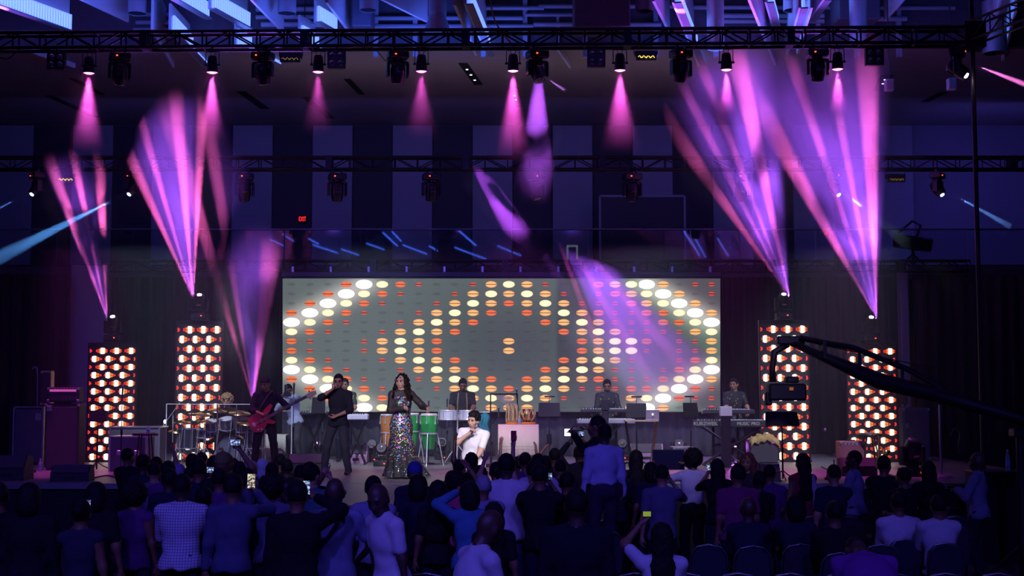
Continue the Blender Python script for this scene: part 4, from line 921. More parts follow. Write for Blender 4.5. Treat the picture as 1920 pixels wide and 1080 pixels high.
music_stand('broad music stand with lamp beside the laptop', 1194, 872, 1175, 1215, 759, 783, lamp=True); music_stand('angled music stand with lit lamp between the two keyboard rigs', 1296, 871, 1277, 1312, 758, 781, yaw=.5, lamp=True)
music_stand('big conductor style music stand under the jib camera', 1468, 900, 1437, 1501, 774, 799, tilt=1.4)
# microphone stands
def mic_stand(label, px, py, ytop, boom=None, group='microphone stands'):
    p = sf(px, py); o = thing('microphone_stand', label, 'mic stand', p, 0, group); zt_ = Z(ytop, p.y) - ZS
    MB().lathe([(.13, 0), (.13, .02), (.02, .035)], 16).build('base', M_ms, o); MB().cyl((0, 0, .03), (0, 0, zt_ * .55), .012, n=8).build('lower_tube', M_blackm, o); MB().cyl((0, 0, zt_ * .53), (0, 0, zt_), .008, n=8).build('upper_tube', M_steel, o); MB().cyl((0, 0, zt_ * .5), (0, 0, zt_ * .57), .02, n=8).build('clutch', M_ms, o)
    e = Vector((0, 0, zt_))
    if boom:
        q = at(boom[0], boom[1], p.y) - p; MB().cyl(e - (q - e) * .25, q, .008, n=6).build('boom', M_ms, o); e = q
    m = MB().cyl(e + Vector((0, .0, -.02)), e + Vector((0, .02, .14)), .013, .017, n=10).build('microphone', M_fix, o); MB().ell(e + Vector((0, .023, .165)), (.026, .026, .032)).build('mic_grille', M_steel, m)
    return o
mic_stand('straight microphone stand between the tower and the flight case', 226, 890, 742); mic_stand('straight microphone stand beside the bass guitar neck', 549, 884, 737); mic_stand('microphone stand close to the tall green conga', 803, 870, 766)
mic_stand('microphone stand before the silver timbales', 838, 866, 762); mic_stand('microphone stand in front of the white tabla cloth', 973, 868, 770, (969, 745)); mic_stand('boom microphone stand left of the tablas', 922, 872, 795, (935, 780)); mic_stand('boom microphone stand aimed at the red guitar amplifier', 1564, 880, 850, (1548, 822)); mic_stand('short microphone stand beside the white keyboard', 604, 864, 768)
# flight cases behind the drums
def flight_case(label, px, py, x0, x1, ytop, mat=M_casep):
    p = sf(px, py); k = p.y / F; W = (x1 - x0) * k; H = (py - ytop) * k; o = thing('flight_case', label, 'case', (X((x0 + x1) / 2, p.y), p.y, ZS)); D = .6
    MB().bbox((0, D / 2, H / 2), (W, D, H), .01).build('body', mat, o); MB().box((0, D / 2, H + .01), (W + .04, D + .04, .025)).build('lid', M_alu, o)
    for sx in (-1, 1): MB().box((sx * (W / 2), -.005, H / 2), (.03, .03, H)).build('edge_rail', M_alu, o)
    for sx in (-.25, .25): MB().bbox((sx * W, -.012, H * .55), (.09, .02, .09), .01).build('latch', M_alu, o)
flight_case('grey flight case wall in front of the shorter tower', 255, 874, 208, 300, 803); flight_case('smaller flight case under the round bar table', 250, 884, 209, 276, 821)
# round bar table
p = sf(271, 889); o = thing('bar_table', 'small round black table with a bottle near the stage edge', 'table', p); zt_ = Z(812, p.y) - ZS
MB().lathe([(.22, 0), (.235, .01), (.235, .035), (.22, .045)], 24, (0, 0, zt_ - .045)).build('table_top', M_fix, o)
for a in range(4): MB().cyl((.12 * math.cos(a * PI / 2 + .8), .12 * math.sin(a * PI / 2 + .8), zt_ - .04), (.20 * math.cos(a * PI / 2 + .8), .20 * math.sin(a * PI / 2 + .8), 0), .014, n=8).build('leg', M_fix, o)
bottle('clear bottle on the small round bar table', (p.x + .05, p.y, ZS + zt_), .12)
# stool and saxophone by the right tower
p = sf(1631, 872); o = thing('bar_stool', 'black round stool before the shorter tower crossed by the jib', 'stool', p); zt_ = Z(812, p.y) - ZS
MB().lathe([(.22, 0), (.26, .015), (.26, .05), (.2, .07)], 24, (0, 0, zt_ - .07)).build('seat', M_fix, o)
for a in range(4): MB().cyl((.10 * math.cos(a * PI / 2 + .8), .10 * math.sin(a * PI / 2 + .8), zt_ - .06), (.24 * math.cos(a * PI / 2 + .8), .24 * math.sin(a * PI / 2 + .8), 0), .016, n=8).build('leg', M_fix, o)
p = sf(1648, 876); o = thing('saxophone', 'golden saxophone on a floor stand by the black stool', 'saxophone', p)
MB().tube([(-.10, 0, .62), (-.02, 0, .66), (.02, 0, .60), (0, 0, .15), (.05, 0, .07), (.11, 0, .10), (.13, 0, .22), (.16, -.01, .34)], .03, 10, [.3, .35, .45, .9, 1.15, 1.3, 1.6, 2.6]).build('horn_body', M_gold, o); MB().cyl((0, .03, 0), (0, .03, .3), .012, n=6).build('stand_post', M_fix, o)
for a in range(3): MB().cyl((0, .03, .08), (.15 * math.cos(a * 2.1), .03 + .15 * math.sin(a * 2.1), 0), .01, n=6).build('stand_leg', M_fix, o)
for i in range(6): MB().cyl((.03, -.02, .2 + i * .06), (.03, -.045, .2 + i * .06), .014, n=8).build('key', M_gold, o)
# guitar and keyboard amplifiers
M_redamp = pm('amp_red', (.30, .05, .10), .6)
a5, H5, _ = cabinet('guitar_amplifier', 'wine red guitar amplifier beside the black stool', 1597, 872, 1574, 1620, 828, 'amplifier', knobs=6, frame=M_redamp, face=pm('amp_red_grille', (.22, .05, .09), .8))
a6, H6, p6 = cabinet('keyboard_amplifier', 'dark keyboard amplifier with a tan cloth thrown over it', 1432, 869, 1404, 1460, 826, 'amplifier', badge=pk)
m = MB(); V = []; n1, n2 = 14, 8
for i in range(n1 + 1):
    for j in range(n2 + 1):
        x = -.30 + .6 * i / n1; y = -.06 + .42 * j / n2; z = H6 + .05 + .05 * math.sin(i * 1.3 + j) * math.sin(j * .9) + .06 * math.exp(-((x - .05) / .15) ** 2); z -= max(0, -.02 - y) * 3.0 + max(0, abs(x) - .26) * 2.2 + .03 * math.sin(i * 2.1); V.append((x, y, z))
m._add(V, [(i * (n2 + 1) + j, (i + 1) * (n2 + 1) + j, (i + 1) * (n2 + 1) + j + 1, i * (n2 + 1) + j + 1) for i in range(n1) for j in range(n2)], True)
o = m.build('cloth', cloth('tan', (.50, .36, .14)), None, a6.location); o.modifiers.new('thick', 'SOLIDIFY').thickness = .008; tag(o, 'rumpled tan cloth lying on the keyboard amplifier', 'cloth')
c7, H7, p7 = cabinet('side_fill_speaker', 'tall side fill speaker with pale post near the last tower', 1716, 862, 1692, 1742, 766, 'speaker', frame=pm('speaker_blue_grey', (.10, .10, .16), .6), face=pm('speaker_face', (.09, .09, .14), .8)); MB().box((-.31, .1, H7 / 2), (.05, .1, H7 + .02)).build('edge_post', M_tan, c7); MB().bbox((-.2, -.02, H7 * .66), (.07, .02, .10), .01).build('latch_plate', M_alu, c7)
cabinet('small_speaker', 'small box speaker on top of the side fill speaker', 1697, 764, 1690, 1702, 730, 'speaker', depth=.2, z0=ZS + H7 + .025, Y=p7.y)
# ------------------------------------------------------------------ keyboards
M_keyb = pm('keyboard_black', (.04, .042, .048), .35); M_keyw = pm('key_white', (.75, .75, .72), .3); M_keyg = pm('keyboard_silver', (.38, .38, .40), .35, metal=.3)
def keyboard(label, x0, x1, ytop, Y, mat, thick=.10, text=None, group='keyboards'):
    a = at(x0, ytop, Y); W = X(x1, Y) - X(x0, Y); o = thing('keyboard', label, 'keyboard', ((X(x0, Y) + X(x1, Y)) / 2, Y, a.z - thick), 0, group)
    MB().bbox((0, .16, thick / 2), (W, .32, thick), .015).build('case', mat, o)
    nk = max(12, int(W / .024)); wk = W * .9 / nk
    m = MB()
    for i in range(nk): m.box((-W * .45 + (i + .5) * wk, .25, thick + .006), (wk * .9, .13, .014))
    m.build('white_keys', M_keyw, o)['kind'] = 'stuff'
    m = MB()
    for i in range(nk):
        if i % 7 not in (2, 6): m.box((-W * .45 + (i + 1) * wk, .22, thick + .018), (wk * .5, .08, .016))
    m.build('black_keys', M_black, o)['kind'] = 'stuff'
    MB().box((0, .06, thick + .004), (W * .3, .06, .008)).build('display', emat('keyboard_display', (.4, .6, .8), .5), o)
    for i in range(8): MB().cyl((-W * .42 + i * .05, .07, thick), (-W * .42 + i * .05, .07, thick + .02), .012, n=8).build('knob', M_black, o)
    for t_, xx, sz in (text or ()):
        lettering(t_, sz, emat('lettering_white', (.85, .9, 1), .28), o, (xx * W, -.003, thick / 2))
    return o, W
def x_stand(label, x0, x1, kb, Y, name='keyboard_stand'):
    o = thing(name, label, 'stand', (X((x0 + x1) / 2, Y), Y + .16, ZS)); W = X(x1, Y) - X(x0, Y); zt_ = kb.location.z - ZS - .017
    for s in (-1, 1):
        for y in (-.08, .08): MB().cyl((s * W / 2, y, .03), (-s * W / 2, y, zt_), .016, n=8).build('leg', M_ms, o)
        MB().cyl((s * W / 2, -.2, .02), (s * W / 2, .2, .02), .018, n=8).build('foot', M_ms, o); MB().cyl((s * W / 2, -.16, zt_), (s * W / 2, .16, zt_), .016, n=8).build('support_arm', M_ms, o)
    MB().cyl((0, -.1, zt_ / 2), (0, .1, zt_ / 2), .03, n=10).build('pivot', M_ms, o)
    return o
Yk = 26.9
keyboard('upper slim keyboard of the player in front of the screen', 1090, 1176, 767, Yk + .45, M_keyb, .07); kb_, _ = keyboard('lower silver keyboard of the player in front of the screen', 1082, 1191, 786, Yk, M_keyg, .09)
x_stand('crossed stand carrying the silver keyboard', 1095, 1165, kb_, Yk)
keyboard('upper keyboard of the player beside the screen edge', 1318, 1415, 768, Yk + .45, M_keyb, .09); kb_, _ = keyboard('long lower keyboard with pale lettering beside the screen edge', 1303, 1441, 788, Yk, M_keyb, .14, [('KURZWEIL', -.36, .10), ('MUSIC PRO', .22, .09)])
x_stand('crossed stand carrying the lettered keyboard', 1320, 1425, kb_, Yk)
for (x_, lb) in ((1132, 'upright tier post of the silver keyboard rig'), (1360, 'upright tier post of the lettered keyboard rig')):
    Yp = Yk + .40; o = thing('tier_stand', lb, 'stand', (X(x_, Yp), Yp, ZS)); h_ = Z(778, Yp) - ZS
    for s in (-1, 1): MB().box((s * .25, .05, h_ / 2), (.05, .05, h_)).build('post', M_ms, o); MB().box((s * .25, .12, h_ + .0), (.04, .36, .03)).build('arm', M_ms, o); MB().box((s * .25, .12, .02), (.06, .6, .04)).build('foot', M_ms, o)
    MB().box((0, .05, h_ * .4), (.5, .04, .05)).build('cross_rail', M_ms, o)
for (x0, x1, y0, lb) in ((1127, 1142, 749, 'upright black box in front of the player before the screen'), (1349, 1371, 762, 'upright white topped box in front of the player beside the screen edge')):
    Yp = Yk - .35; p = Vector((X((x0 + x1) / 2, Yp), Yp, ZS)); W = (x1 - x0) / F * Yp; Hh = Z(y0, Yp) - ZS; o = thing('equipment_column', lb, 'column', p)
    MB().bbox((0, 0, Hh * .42), (W * .8, .12, Hh * .84), .01).build('column_body', M_fix, o); MB().bbox((0, 0, Hh * .92), (W, .16, Hh * .16), .01).build('head_box', M_white if x0 > 1300 else M_fix, o); MB().box((0, 0, .015), (W * 1.4, .4, .03)).build('foot_plate', M_fix, o)
kb_, _ = keyboard('white keyboard half hidden behind the singer in dark shirt', 646, 690, 777, 27.3, M_white, .11); x_stand('thin chrome stand of the white keyboard', 652, 684, kb_, 27.3)
kb_, _ = keyboard('dark keyboard behind the bassist and the microphone stand', 562, 612, 773, 27.4, M_keyb, .05); x_stand('thin stand of the keyboard behind the bassist', 568, 606, kb_, 27.4)
# laptop on a little table
Yl = 26.2; p = Vector((X(1203, Yl), Yl, ZS)); zt_ = Z(788, Yl) - ZS; o = thing('folding_table', 'small folding table holding the laptop', 'table', p)
MB().bbox((0, .15, zt_ - .015), (.66, .36, .03), .006).build('table_top', pm('table_wood', (.35, .28, .18), .6), o)
for s in (-1, 1):
    for y in (0, .3): MB().cyl((s * .30, y, zt_ - .03), (s * .18, y, 0), .014, n=6).build('leg', M_gold if s > 0 else M_ms, o)
o = thing('laptop', 'open silver laptop with a white mark on its lid', 'laptop', (X(1223, Yl), Yl + .1, ZS + zt_), PI)
MB().bbox((0, 0, .012), (.26, .20, .018), .004).build('base', M_alu, o); l_ = MB().bbox((0, -.13 + .235, .11), (.26, .010, .20), .004, (-.25, 0, 0)).build('lid', M_keyg, o); MB().ell((0, .135, .115), (.018, .004, .022)).build('lid_mark', emat('laptop_mark', (.9, .95, 1), 1.5), o)
# ------------------------------------------------------------------ percussion
M_green = pm('conga_green', (.02, .34, .06), .25, coat=.6, var=.12, scale=3); M_orange = pm('conga_orange', (.55, .22, .05), .3, coat=.5); M_hide = pm('drum_hide', (.72, .62, .48), .7)
def conga(label, px, ytop, ybot, Y, mat, r=.155):
    zt_ = Z(ytop, Y); zb_ = Z(ybot, Y); h_ = zt_ - zb_; o = thing('conga_drum', label, 'conga', (X(px, Y), Y, ZS), 0, 'conga drums'); b = zb_ - ZS
    MB().lathe([(r * .62, b), (r * .78, b + h_ * .2), (r * 1.0, b + h_ * .52), (r * 1.06, b + h_ * .7), (r * .98, b + h_ * .94)], 28, caps=False).build('shell', mat, o)
    MB().lathe([(r * .001, b + h_), (r * .98, b + h_ * .995), (r * 1.0, b + h_ * .95)], 28, caps=False).build('drum_head', M_hide, o); MB().lathe([(r * 1.04, b + h_ * .93), (r * 1.07, b + h_ * .95), (r * 1.04, b + h_ * .97)], 28, caps=False).build('rim', M_chrome, o)
    for i in range(6): a = i * PI / 3 + .3; MB().cyl((r * 1.08 * math.cos(a), r * 1.08 * math.sin(a), b + h_ * .95), (r * 1.08 * math.cos(a), r * 1.08 * math.sin(a), b + h_ * .74), .008, n=6).bbox((r * 1.07 * math.cos(a), r * 1.07 * math.sin(a), b + h_ * .73), (.03, .03, .05), .005).build('tuning_lug', M_chrome, o)
    MB().lathe([(r * 1.05, b + h_ * .42), (r * 1.05, b + h_ * .46)], 28, caps=False).build('stand_ring', M_chrome, o)
    for i in range(3): a = i * 2.1 + .4; MB().cyl((r * 1.06 * math.cos(a), r * 1.06 * math.sin(a), b + h_ * .44), (r * 1.9 * math.cos(a), r * 1.9 * math.sin(a), 0), .012, n=6).build('stand_leg', M_chrome, o)
    return o
conga('tall green conga drum standing free beside the sequin gown', 805, 775, 842, 27.0, M_green, .165); conga('green conga drum half hidden behind the sequin gown', 772, 774, 836, 27.4, M_green, .15); conga('orange conga drum behind the sleeve of the sequin gown', 727, 776, 838, 27.4, M_orange, .14)
Yp = 27.3; o = thing('timbales', 'pair of silver timbales on a chrome stand', 'drums', (X(858, Yp), Yp, ZS)); zt_ = Z(769, Yp) - ZS
for i, px in enumerate((841, 878)):
    x = X(px, Yp) - X(858, Yp); d = MB().lathe([(.185, zt_ - .19), (.185, zt_ - .005)], 26, (x, 0, 0), caps=False).build('shell', pm('timbale_steel', (.62, .66, .74), .3, metal=.25), o); MB().lathe([(.001, zt_), (.18, zt_)], 26, (x, 0, 0), caps=False).build('drum_head', M_white, d)
    for z in (-.19, -.01): MB().lathe([(.187, zt_ + z - .012), (.197, zt_ + z), (.187, zt_ + z + .012)], 26, (x, 0, 0), caps=False).build('hoop', M_chrome, d)
    for k in range(6): a = k * PI / 3; MB().cyl((x + .2 * math.cos(a), .2 * math.sin(a), zt_ - .17), (x + .2 * math.cos(a), .2 * math.sin(a), zt_ - .02), .008, n=6).build('tension_rod', M_chrome, d)
MB().cyl((0, 0, .3), (0, 0, zt_ - .05), .018, n=8).build('post', M_chrome, o); MB().cyl((-.2, 0, zt_ - .12), (.2, 0, zt_ - .12), .012, n=6).build('cross_bar', M_chrome, o)
for i in range(3): a = i * 2.1 + .5; MB().cyl((0, 0, .42), (.34 * math.cos(a), .34 * math.sin(a), 0), .012, n=6).build('leg', M_chrome, o)
# tabla table
Yp = 25.9; W = 74 / F * Yp; o = thing('draped_table', 'table draped with a cream white cloth under the tablas', 'table', (X(972, Yp), Yp, ZS)); zt_ = Z(797, Yp) - ZS; D = .5
M_cream = cloth('cream', (.68, .68, .52), scale=5, bump=.3)
MB().bbox((0, D / 2, zt_ - .02), (W, D, .03), .005).build('table_top', M_ms, o)
for sx in (-1, 1):
    for y in (.05, D - .05): MB().cyl((sx * W * .42, y, 0), (sx * W * .42, y, zt_ - .02), .018, n=6).build('leg', M_ms, o)
m = MB(); V = []; n1 = 40; hd = zt_ * .70
for i in range(n1 + 1):
    x = -W / 2 - .01 + (W + .02) * i / n1; fo = .018 * math.sin(i * 1.1) + .012 * math.sin(i * 2.3 + 1)
    V += [(x, D + .01, zt_ + .004), (x, -.012, zt_ + .004), (x, -.02 - .4 * abs(fo), zt_ - hd * .5), (x, -.025 + fo, zt_ - hd - .02 * math.sin(i * .5))]
m._add(V, [(4 * i + j, 4 * (i + 1) + j, 4 * (i + 1) + j + 1, 4 * i + j + 1) for i in range(n1) for j in range(3)], True)
q = m.build('tablecloth', M_cream, None, o.location); q.modifiers.new('thick', 'SOLIDIFY').thickness = .006; tag(q, 'cream white cloth draped over the tabla table with thin stripes', 'tablecloth')
for z in (.12, .18): MB().box((0, -.05, zt_ - hd + z), (W * .98, .004, .008)).build('stripe', pm('stripe_tan', (.45, .35, .28), .8), q)
M_strap = pm('tabla_strap', (.70, .60, .26), .5); M_wood = pm('tabla_wood', (.25, .16, .07), .4, coat=.4)
def tabla(label, px, py, w_, h_, wide):
    r = w_ / 2 / F * Yp; h = h_ / F * Yp; o2 = thing('tabla_drum', label, 'tabla', (X(px, Yp), Yp + .2, ZS + zt_ + .008))
    MB().lathe([(r * 1.0, .0), (r * 1.15, .025), (r * 1.0, .05), (r * .85, .025), (r * 1.0, 0)], 20, caps=False).build('ring_cushion', pm('tabla_ring', (.75, .25, .04), .7), o2)
    pf = [(r * .55, .05), (r * 1.0, .05 + h * .45), (r * .9, .05 + h * .8), (r * .78, .05 + h)] if wide else [(r * 1.0, .05), (r * 1.02, .05 + h * .3), (r * .85, .05 + h * .9), (r * .82, .05 + h)]
    MB().lathe(pf, 24).build('shell', M_gold if wide else M_wood, o2); zt2 = .05 + h
    MB().lathe([(.001, zt2 + .004), (pf[-1][0] * .96, zt2 + .004), (pf[-1][0] * 1.03, zt2 - .012)], 24, caps=False).build('drum_head', M_hide, o2); MB().cyl((0, 0, zt2 + .004), (0, 0, zt2 + .007), pf[-1][0] * .4, n=16).build('black_spot', M_black, o2)
    for i in range(16):
        a = i * PI / 8; P = [(q_[0] * 1.03 * math.cos(a + .2 * j * (-1) ** i), q_[0] * 1.03 * math.sin(a + .2 * j * (-1) ** i), q_[1]) for j, q_ in enumerate(pf)]; MB().tube(P, .010, 5).build('strap', M_strap, o2)
    for i in range(8): a = i * PI / 4; q_ = pf[-2]; MB().cyl((q_[0] * 1.08 * math.cos(a), q_[0] * 1.08 * math.sin(a), q_[1] - .06), (q_[0] * 1.06 * math.cos(a), q_[0] * 1.06 * math.sin(a), q_[1]), .016, n=8).build('tuning_block', M_strap, o2)
tabla('tall narrow wooden tabla drum on the draped table', 960, 797, 22, 34, False); tabla('wide round gold tabla drum on the draped table', 989, 797, 30, 24, True); bottle('water bottle standing between the two tablas', (X(974, Yp), Yp + .06, ZS + zt_ + .008), .17)
# bar chimes frame with a teal towel
Yp = 26.6; o = thing('chime_frame', 'thin black frame of hanging bar chimes over the tablas', 'chimes', (X(945, Yp), Yp, ZS)); zt_ = Z(738, Yp) - ZS; hw = 25 / F * Yp
for s in (-1, 1): MB().cyl((s * hw, 0, .02), (s * hw, 0, zt_), .013, n=8).build('post', M_ms, o); MB().cyl((s * hw, -.2, .02), (s * hw, .2, .02), .014, n=6).build('foot', M_ms, o)
MB().cyl((-hw, 0, zt_ - .01), (hw, 0, zt_ - .01), .014, n=8).build('cross_bar', M_ms, o)
for i in range(18): x = -hw * .55 + hw * 1.1 * i / 17; MB().cyl((x, -.01, zt_ - .05), (x, -.01, zt_ - .10 - .012 * i), .006, n=6).build('chime', M_chrome, o)
m = MB(); V = []
for i in range(9):
    for j in range(13): V.append((-.10 + .2 * i / 8 + .02 * math.sin(j * .8), -.03 - .05 * math.sin(i * 1.4) - .03 * math.sin(j * .5), .42 - .42 * j / 12 - .05 * abs(i - 4) / 4))
m._add(V, [(i * 13 + j, i * 13 + j + 1, (i + 1) * 13 + j + 1, (i + 1) * 13 + j) for i in range(8) for j in range(12)], True)
q = m.build('towel', cloth('teal', (.05, .30, .36)), None, (X(909, Yp), Yp - .05, Z(813, Yp))); q.modifiers.new('thick', 'SOLIDIFY').thickness = .01; tag(q, 'teal towel hanging from a stand behind the man in white t-shirt', 'towel')
o = thing('towel_stand', 'thin chrome stand holding the teal towel', 'stand', (X(909, Yp), Yp, ZS)); MB().cyl((0, 0, 0), (0, 0, Z(773, Yp) - ZS), .012, n=8).build('post', M_chrome, o); MB().cyl((-.1, 0, Z(773, Yp) - ZS), (.1, 0, Z(773, Yp) - ZS), .01, n=6).build('arm', M_chrome, o); MB().lathe([(.15, 0), (.15, .015), (.02, .03)], 14).build('base', M_ms, o)
# ------------------------------------------------------------------ drum kit and clear shield
Yd = 27.65; M_dshell = pm('drum_shell', (.10, .10, .13), .2, coat=.8, metal=.4); M_cym = pm('cymbal_bronze', (.70, .52, .22), .25, metal=1.0, var=.2)
kit = thing('drum_kit', 'chrome and dark drum kit with bronze cymbals behind the clear shield', 'drum kit', (X(420, Yd), Yd, ZS))
def kx(px): return X(px, Yd) - X(420, Yd)
def kz(py): return Z(py, Yd) - ZS
bd = MB().lathe([(.28, -.2), (.28, .2)], 28, (kx(437), 0, .30), (PI / 2, 0, 0), caps=False).build('bass_drum', M_dshell, kit); MB().lathe([(.27, .195), (.001, .2)], 28, (kx(437), 0, .30), (PI / 2, 0, 0), caps=False).build('front_head', pm('drum_head_grey', (.16, .17, .20), .5), bd)
for s in (-.2, .2): MB().lathe([(.28, s - .02), (.30, s), (.28, s + .02)], 28, (kx(437), 0, .30), (PI / 2, 0, 0), caps=False).build('hoop', M_cym, bd)
def drum(px, py, r, h, y=0., tilt=0., legs=False):
    c = Vector((kx(px), y, kz(py))); R = Euler((tilt, 0, 0)).to_matrix(); d = MB().lathe([(r, -h / 2), (r, h / 2)], 22, c, R, caps=False).build('tom_drum' if not legs else 'floor_tom', M_dshell, kit)
    MB().lathe([(.001, h / 2 - .002), (r * .98, h / 2)], 22, c, R, caps=False).build('drum_head', M_white, d)
    for s in (-1, 1): MB().lathe([(r, s * h / 2 - .012), (r + .014, s * h / 2), (r, s * h / 2 + .012)], 22, c, R, caps=False).build('hoop', M_chrome, d)
    for k in range(8): a = k * PI / 4; MB().cyl(c + R @ Vector((r * 1.05 * math.cos(a), r * 1.05 * math.sin(a), -h * .45)), c + R @ Vector((r * 1.05 * math.cos(a), r * 1.05 * math.sin(a), h * .45)), .007, n=6).build('tension_rod', M_chrome, d)
    if legs:
        for k in range(3): a = k * 2.1; MB().cyl(c + Vector((r * 1.06 * math.cos(a), r * 1.06 * math.sin(a), .1)), Vector((c.x + r * 1.1 * math.cos(a), c.y + r * 1.1 * math.sin(a), 0)), .010, n=6).build('leg', M_chrome, d)
drum(400, 797, .13, .20, -.1, .35); drum(428, 794, .14, .22, -.1, .35); drum(458, 796, .15, .24, -.1, .35); drum(386, 812, .18, .16, .0, .1); drum(478, 822, .21, .40, .0, 0, True); drum(352, 822, .20, .40, .0, 0, True)
def cymbal(px, py, r, y=0., tilt=.2):
    c = Vector((kx(px), y, kz(py))); R = Euler((tilt, .1, 0)).to_matrix(); s = MB().cyl((c.x, y, 0.02), (c.x, y, c.z + .02), .011, n=6).build('cymbal_stand', M_chrome, kit)
    for k in range(3): a = k * 2.1 + .3; MB().cyl((c.x, y, .35), (c.x + .24 * math.cos(a), y + .24 * math.sin(a), .01), .010, n=6).build('stand_leg', M_chrome, s)
    MB().lathe([(.001, .03), (.04, .025), (.06, .01), (r, -.02), (r, -.024), (.05, .0)], 28, c, R, caps=False).build('cymbal', M_cym, kit)
for a in ((345, 790, .20), (374, 776, .24), (408, 768, .20), (455, 772, .22), (470, 790, .25), (392, 789, .18), (334, 806, .17)): cymbal(*a, y=random.uniform(-.3, .3), tilt=random.uniform(.1, .35))
for px in (334,): MB().lathe([(.001, .03), (.05, .01), (.17, -.02)], 24, (kx(px), 0, kz(811)), caps=False).build('cymbal', M_cym, kit)
for px, py in ((394, 787), (419, 784), (441, 783), (380, 800), (468, 806), (350, 800)): MB().cyl((kx(px), -.25, kz(py)), (kx(px) + .04, -.15, kz(py) - .06), .02, n=8).cyl((kx(px), -.25, kz(py)), (kx(px) - .1, -.3, 0), .007, n=6).build('drum_microphone', M_chrome, kit)
st_ = MB().cyl((kx(330), -.2, 0), (kx(330), -.2, kz(775)), .010, n=6).cyl((kx(310), -.2, kz(800)), (kx(342), -.2, kz(755)), .007, n=6).build('boom_stand', M_chrome, kit)
MB().bbox((kx(316), -.22, kz(790)), (.05, .05, .07), .01).build('clip_light', emat('clip_light', (.7, .85, 1.), 12), kit)
MB().lathe([(.17, .42), (.18, .45), (.17, .5)], 20, (kx(426), .45, 0)).cyl((kx(426), .45, 0), (kx(426), .45, .43), .02, n=8).build('drum_throne', M_fix, kit)
M_acr = bpy.data.materials.new('acrylic_clear'); M_acr.use_nodes = True; nt = M_acr.node_tree; nt.nodes.clear(); o_ = nt.nodes.new('ShaderNodeOutputMaterial'); mixs = nt.nodes.new('ShaderNodeMixShader'); tr = nt.nodes.new('ShaderNodeBsdfTransparent'); tr.inputs[0].default_value = (.93, .95, .97, 1); gl = nt.nodes.new('ShaderNodeBsdfGlossy'); gl.inputs['Roughness'].default_value = .06
nz = nt.nodes.new('ShaderNodeTexNoise'); nz.inputs['Scale'].default_value = 9; mr = nt.nodes.new('ShaderNodeMapRange'); mr.inputs['To Min'].default_value = .03; mr.inputs['To Max'].default_value = .12; nt.links.new(nz.outputs[0], mr.inputs[0]); nt.links.new(mr.outputs[0], mixs.inputs[0]); nt.links.new(tr.outputs[0], mixs.inputs[1]); nt.links.new(gl.outputs[0], mixs.inputs[2]); nt.links.new(mixs.outputs[0], o_.inputs[0])
Ysd = 26.9; shd = thing('drum_shield', 'clear acrylic drum shield of hinged panels around the kit', 'drum shield', (X(420, Ysd), Ysd, ZS)); xs_ = [302, 360, 408, 444, 492, 540]; hz = Z(758, Ysd) - ZS; M_edge = pm('acrylic_edge', (.75, .78, .82), .15, spec=.8)
for i in range(5):
    a, b = X(xs_[i], Ysd) - X(420, Ysd), X(xs_[i + 1], Ysd) - X(420, Ysd); ya, yb = [(.45, 0), (0, 0), (0, 0), (0, .05), (.05, .5)][i]; L_ = math.hypot(b - a, yb - ya); an = math.atan2(yb - ya, b - a); c = ((a + b) / 2, (ya + yb) / 2, hz / 2)
    pn = MB().box(c, (L_ - .01, .008, hz), (0, 0, an)).build('acrylic_panel', M_acr, shd); MB().box((c[0], c[1], hz), (L_, .014, .014), (0, 0, an)).build('panel_edge', M_edge, pn)
    for xx, yy in ((a, ya), (b, yb)): MB().cyl((xx, yy, 0), (xx, yy, hz), .012, n=6).build('hinge_edge', M_edge, pn)
# white draped box right of the kit
Yp = 28.25; o = thing('draped_box', 'low box under a pale cloth behind the bassist', 'box', (X(505, Yp), Yp, ZS)); MB().bbox((0, .2, .28), (.62, .4, .56), .02).build('box_body', M_casep, o); m = MB(); V = []
for i in range(25):
    x = -.36 + .72 * i / 24; fo = .02 * math.sin(i * 1.2); V += [(x, .42, .58), (x, -.02, .58 - .05 * abs(x)), (x * 1.03, -.035 + fo, .20 + .10 * math.sin(i * .4)), ]
m._add(V, [(3 * i + j, 3 * i + j + 1, 3 * (i + 1) + j + 1, 3 * (i + 1) + j) for i in range(24) for j in range(2)], True); q = m.build('box_cloth', M_cream, None, o.location); q.modifiers.new('thick', 'SOLIDIFY').thickness = .006; tag(q, 'pale cloth hanging over the low box behind the bassist', 'cloth')
# ------------------------------------------------------------------ floor lights at the back of the stage
M_pl = pm('floor_lens', (.5, .45, .4), .1, metal=.7, coat=1); M_pv = emat('floor_lens_violet', (.75, .25, 1.0), 14)
for px, py, lens, tl, lb in ((698, 866, M_pl, 1.25, 'floor moving head beside the wedge behind the singer in dark shirt'), (716, 874, M_pl, 1.3, 'floor moving head with round lens close to the sequin gown'), (829, 862, None, 1.2, 'unlit floor moving head behind the free green conga'), (1166, 863, M_pl, 1.3, 'floor moving head under the table holding the laptop'),
                            (1272, 864, M_pl, 1.3, 'floor moving head between violet lit wedge and lettered keyboard'), (1377, 862, M_pv, 1.3, 'floor moving head shining violet under the lettered keyboard'), (596, 862, M_pv, 1.0, 'floor moving head with a violet lens behind the microphone stand')):
    moving_head(lb, sf(px, py), False, 0, tl, lens, 'floor moving heads', .95 if lens is not M_pv else .8)
moving_head('big floor moving head with a pale yoke at the front stage corner', sf(1711, 893), False, .3, .4, None, None, 1.25)
spot_light('floor_beam', sf(1377, 862) + Vector((0, -.25, .35)), sf(1377, 862) + Vector((0, -4, .6)), 40, 120, (.6, .15, 1), .05)
fl = flight_case('small patterned case below the floor light by the lettered keyboard', 1281, 868, 1263, 1300, 841, pm('case_pattern', (.35, .36, .30), .6, var=.8, scale=25))
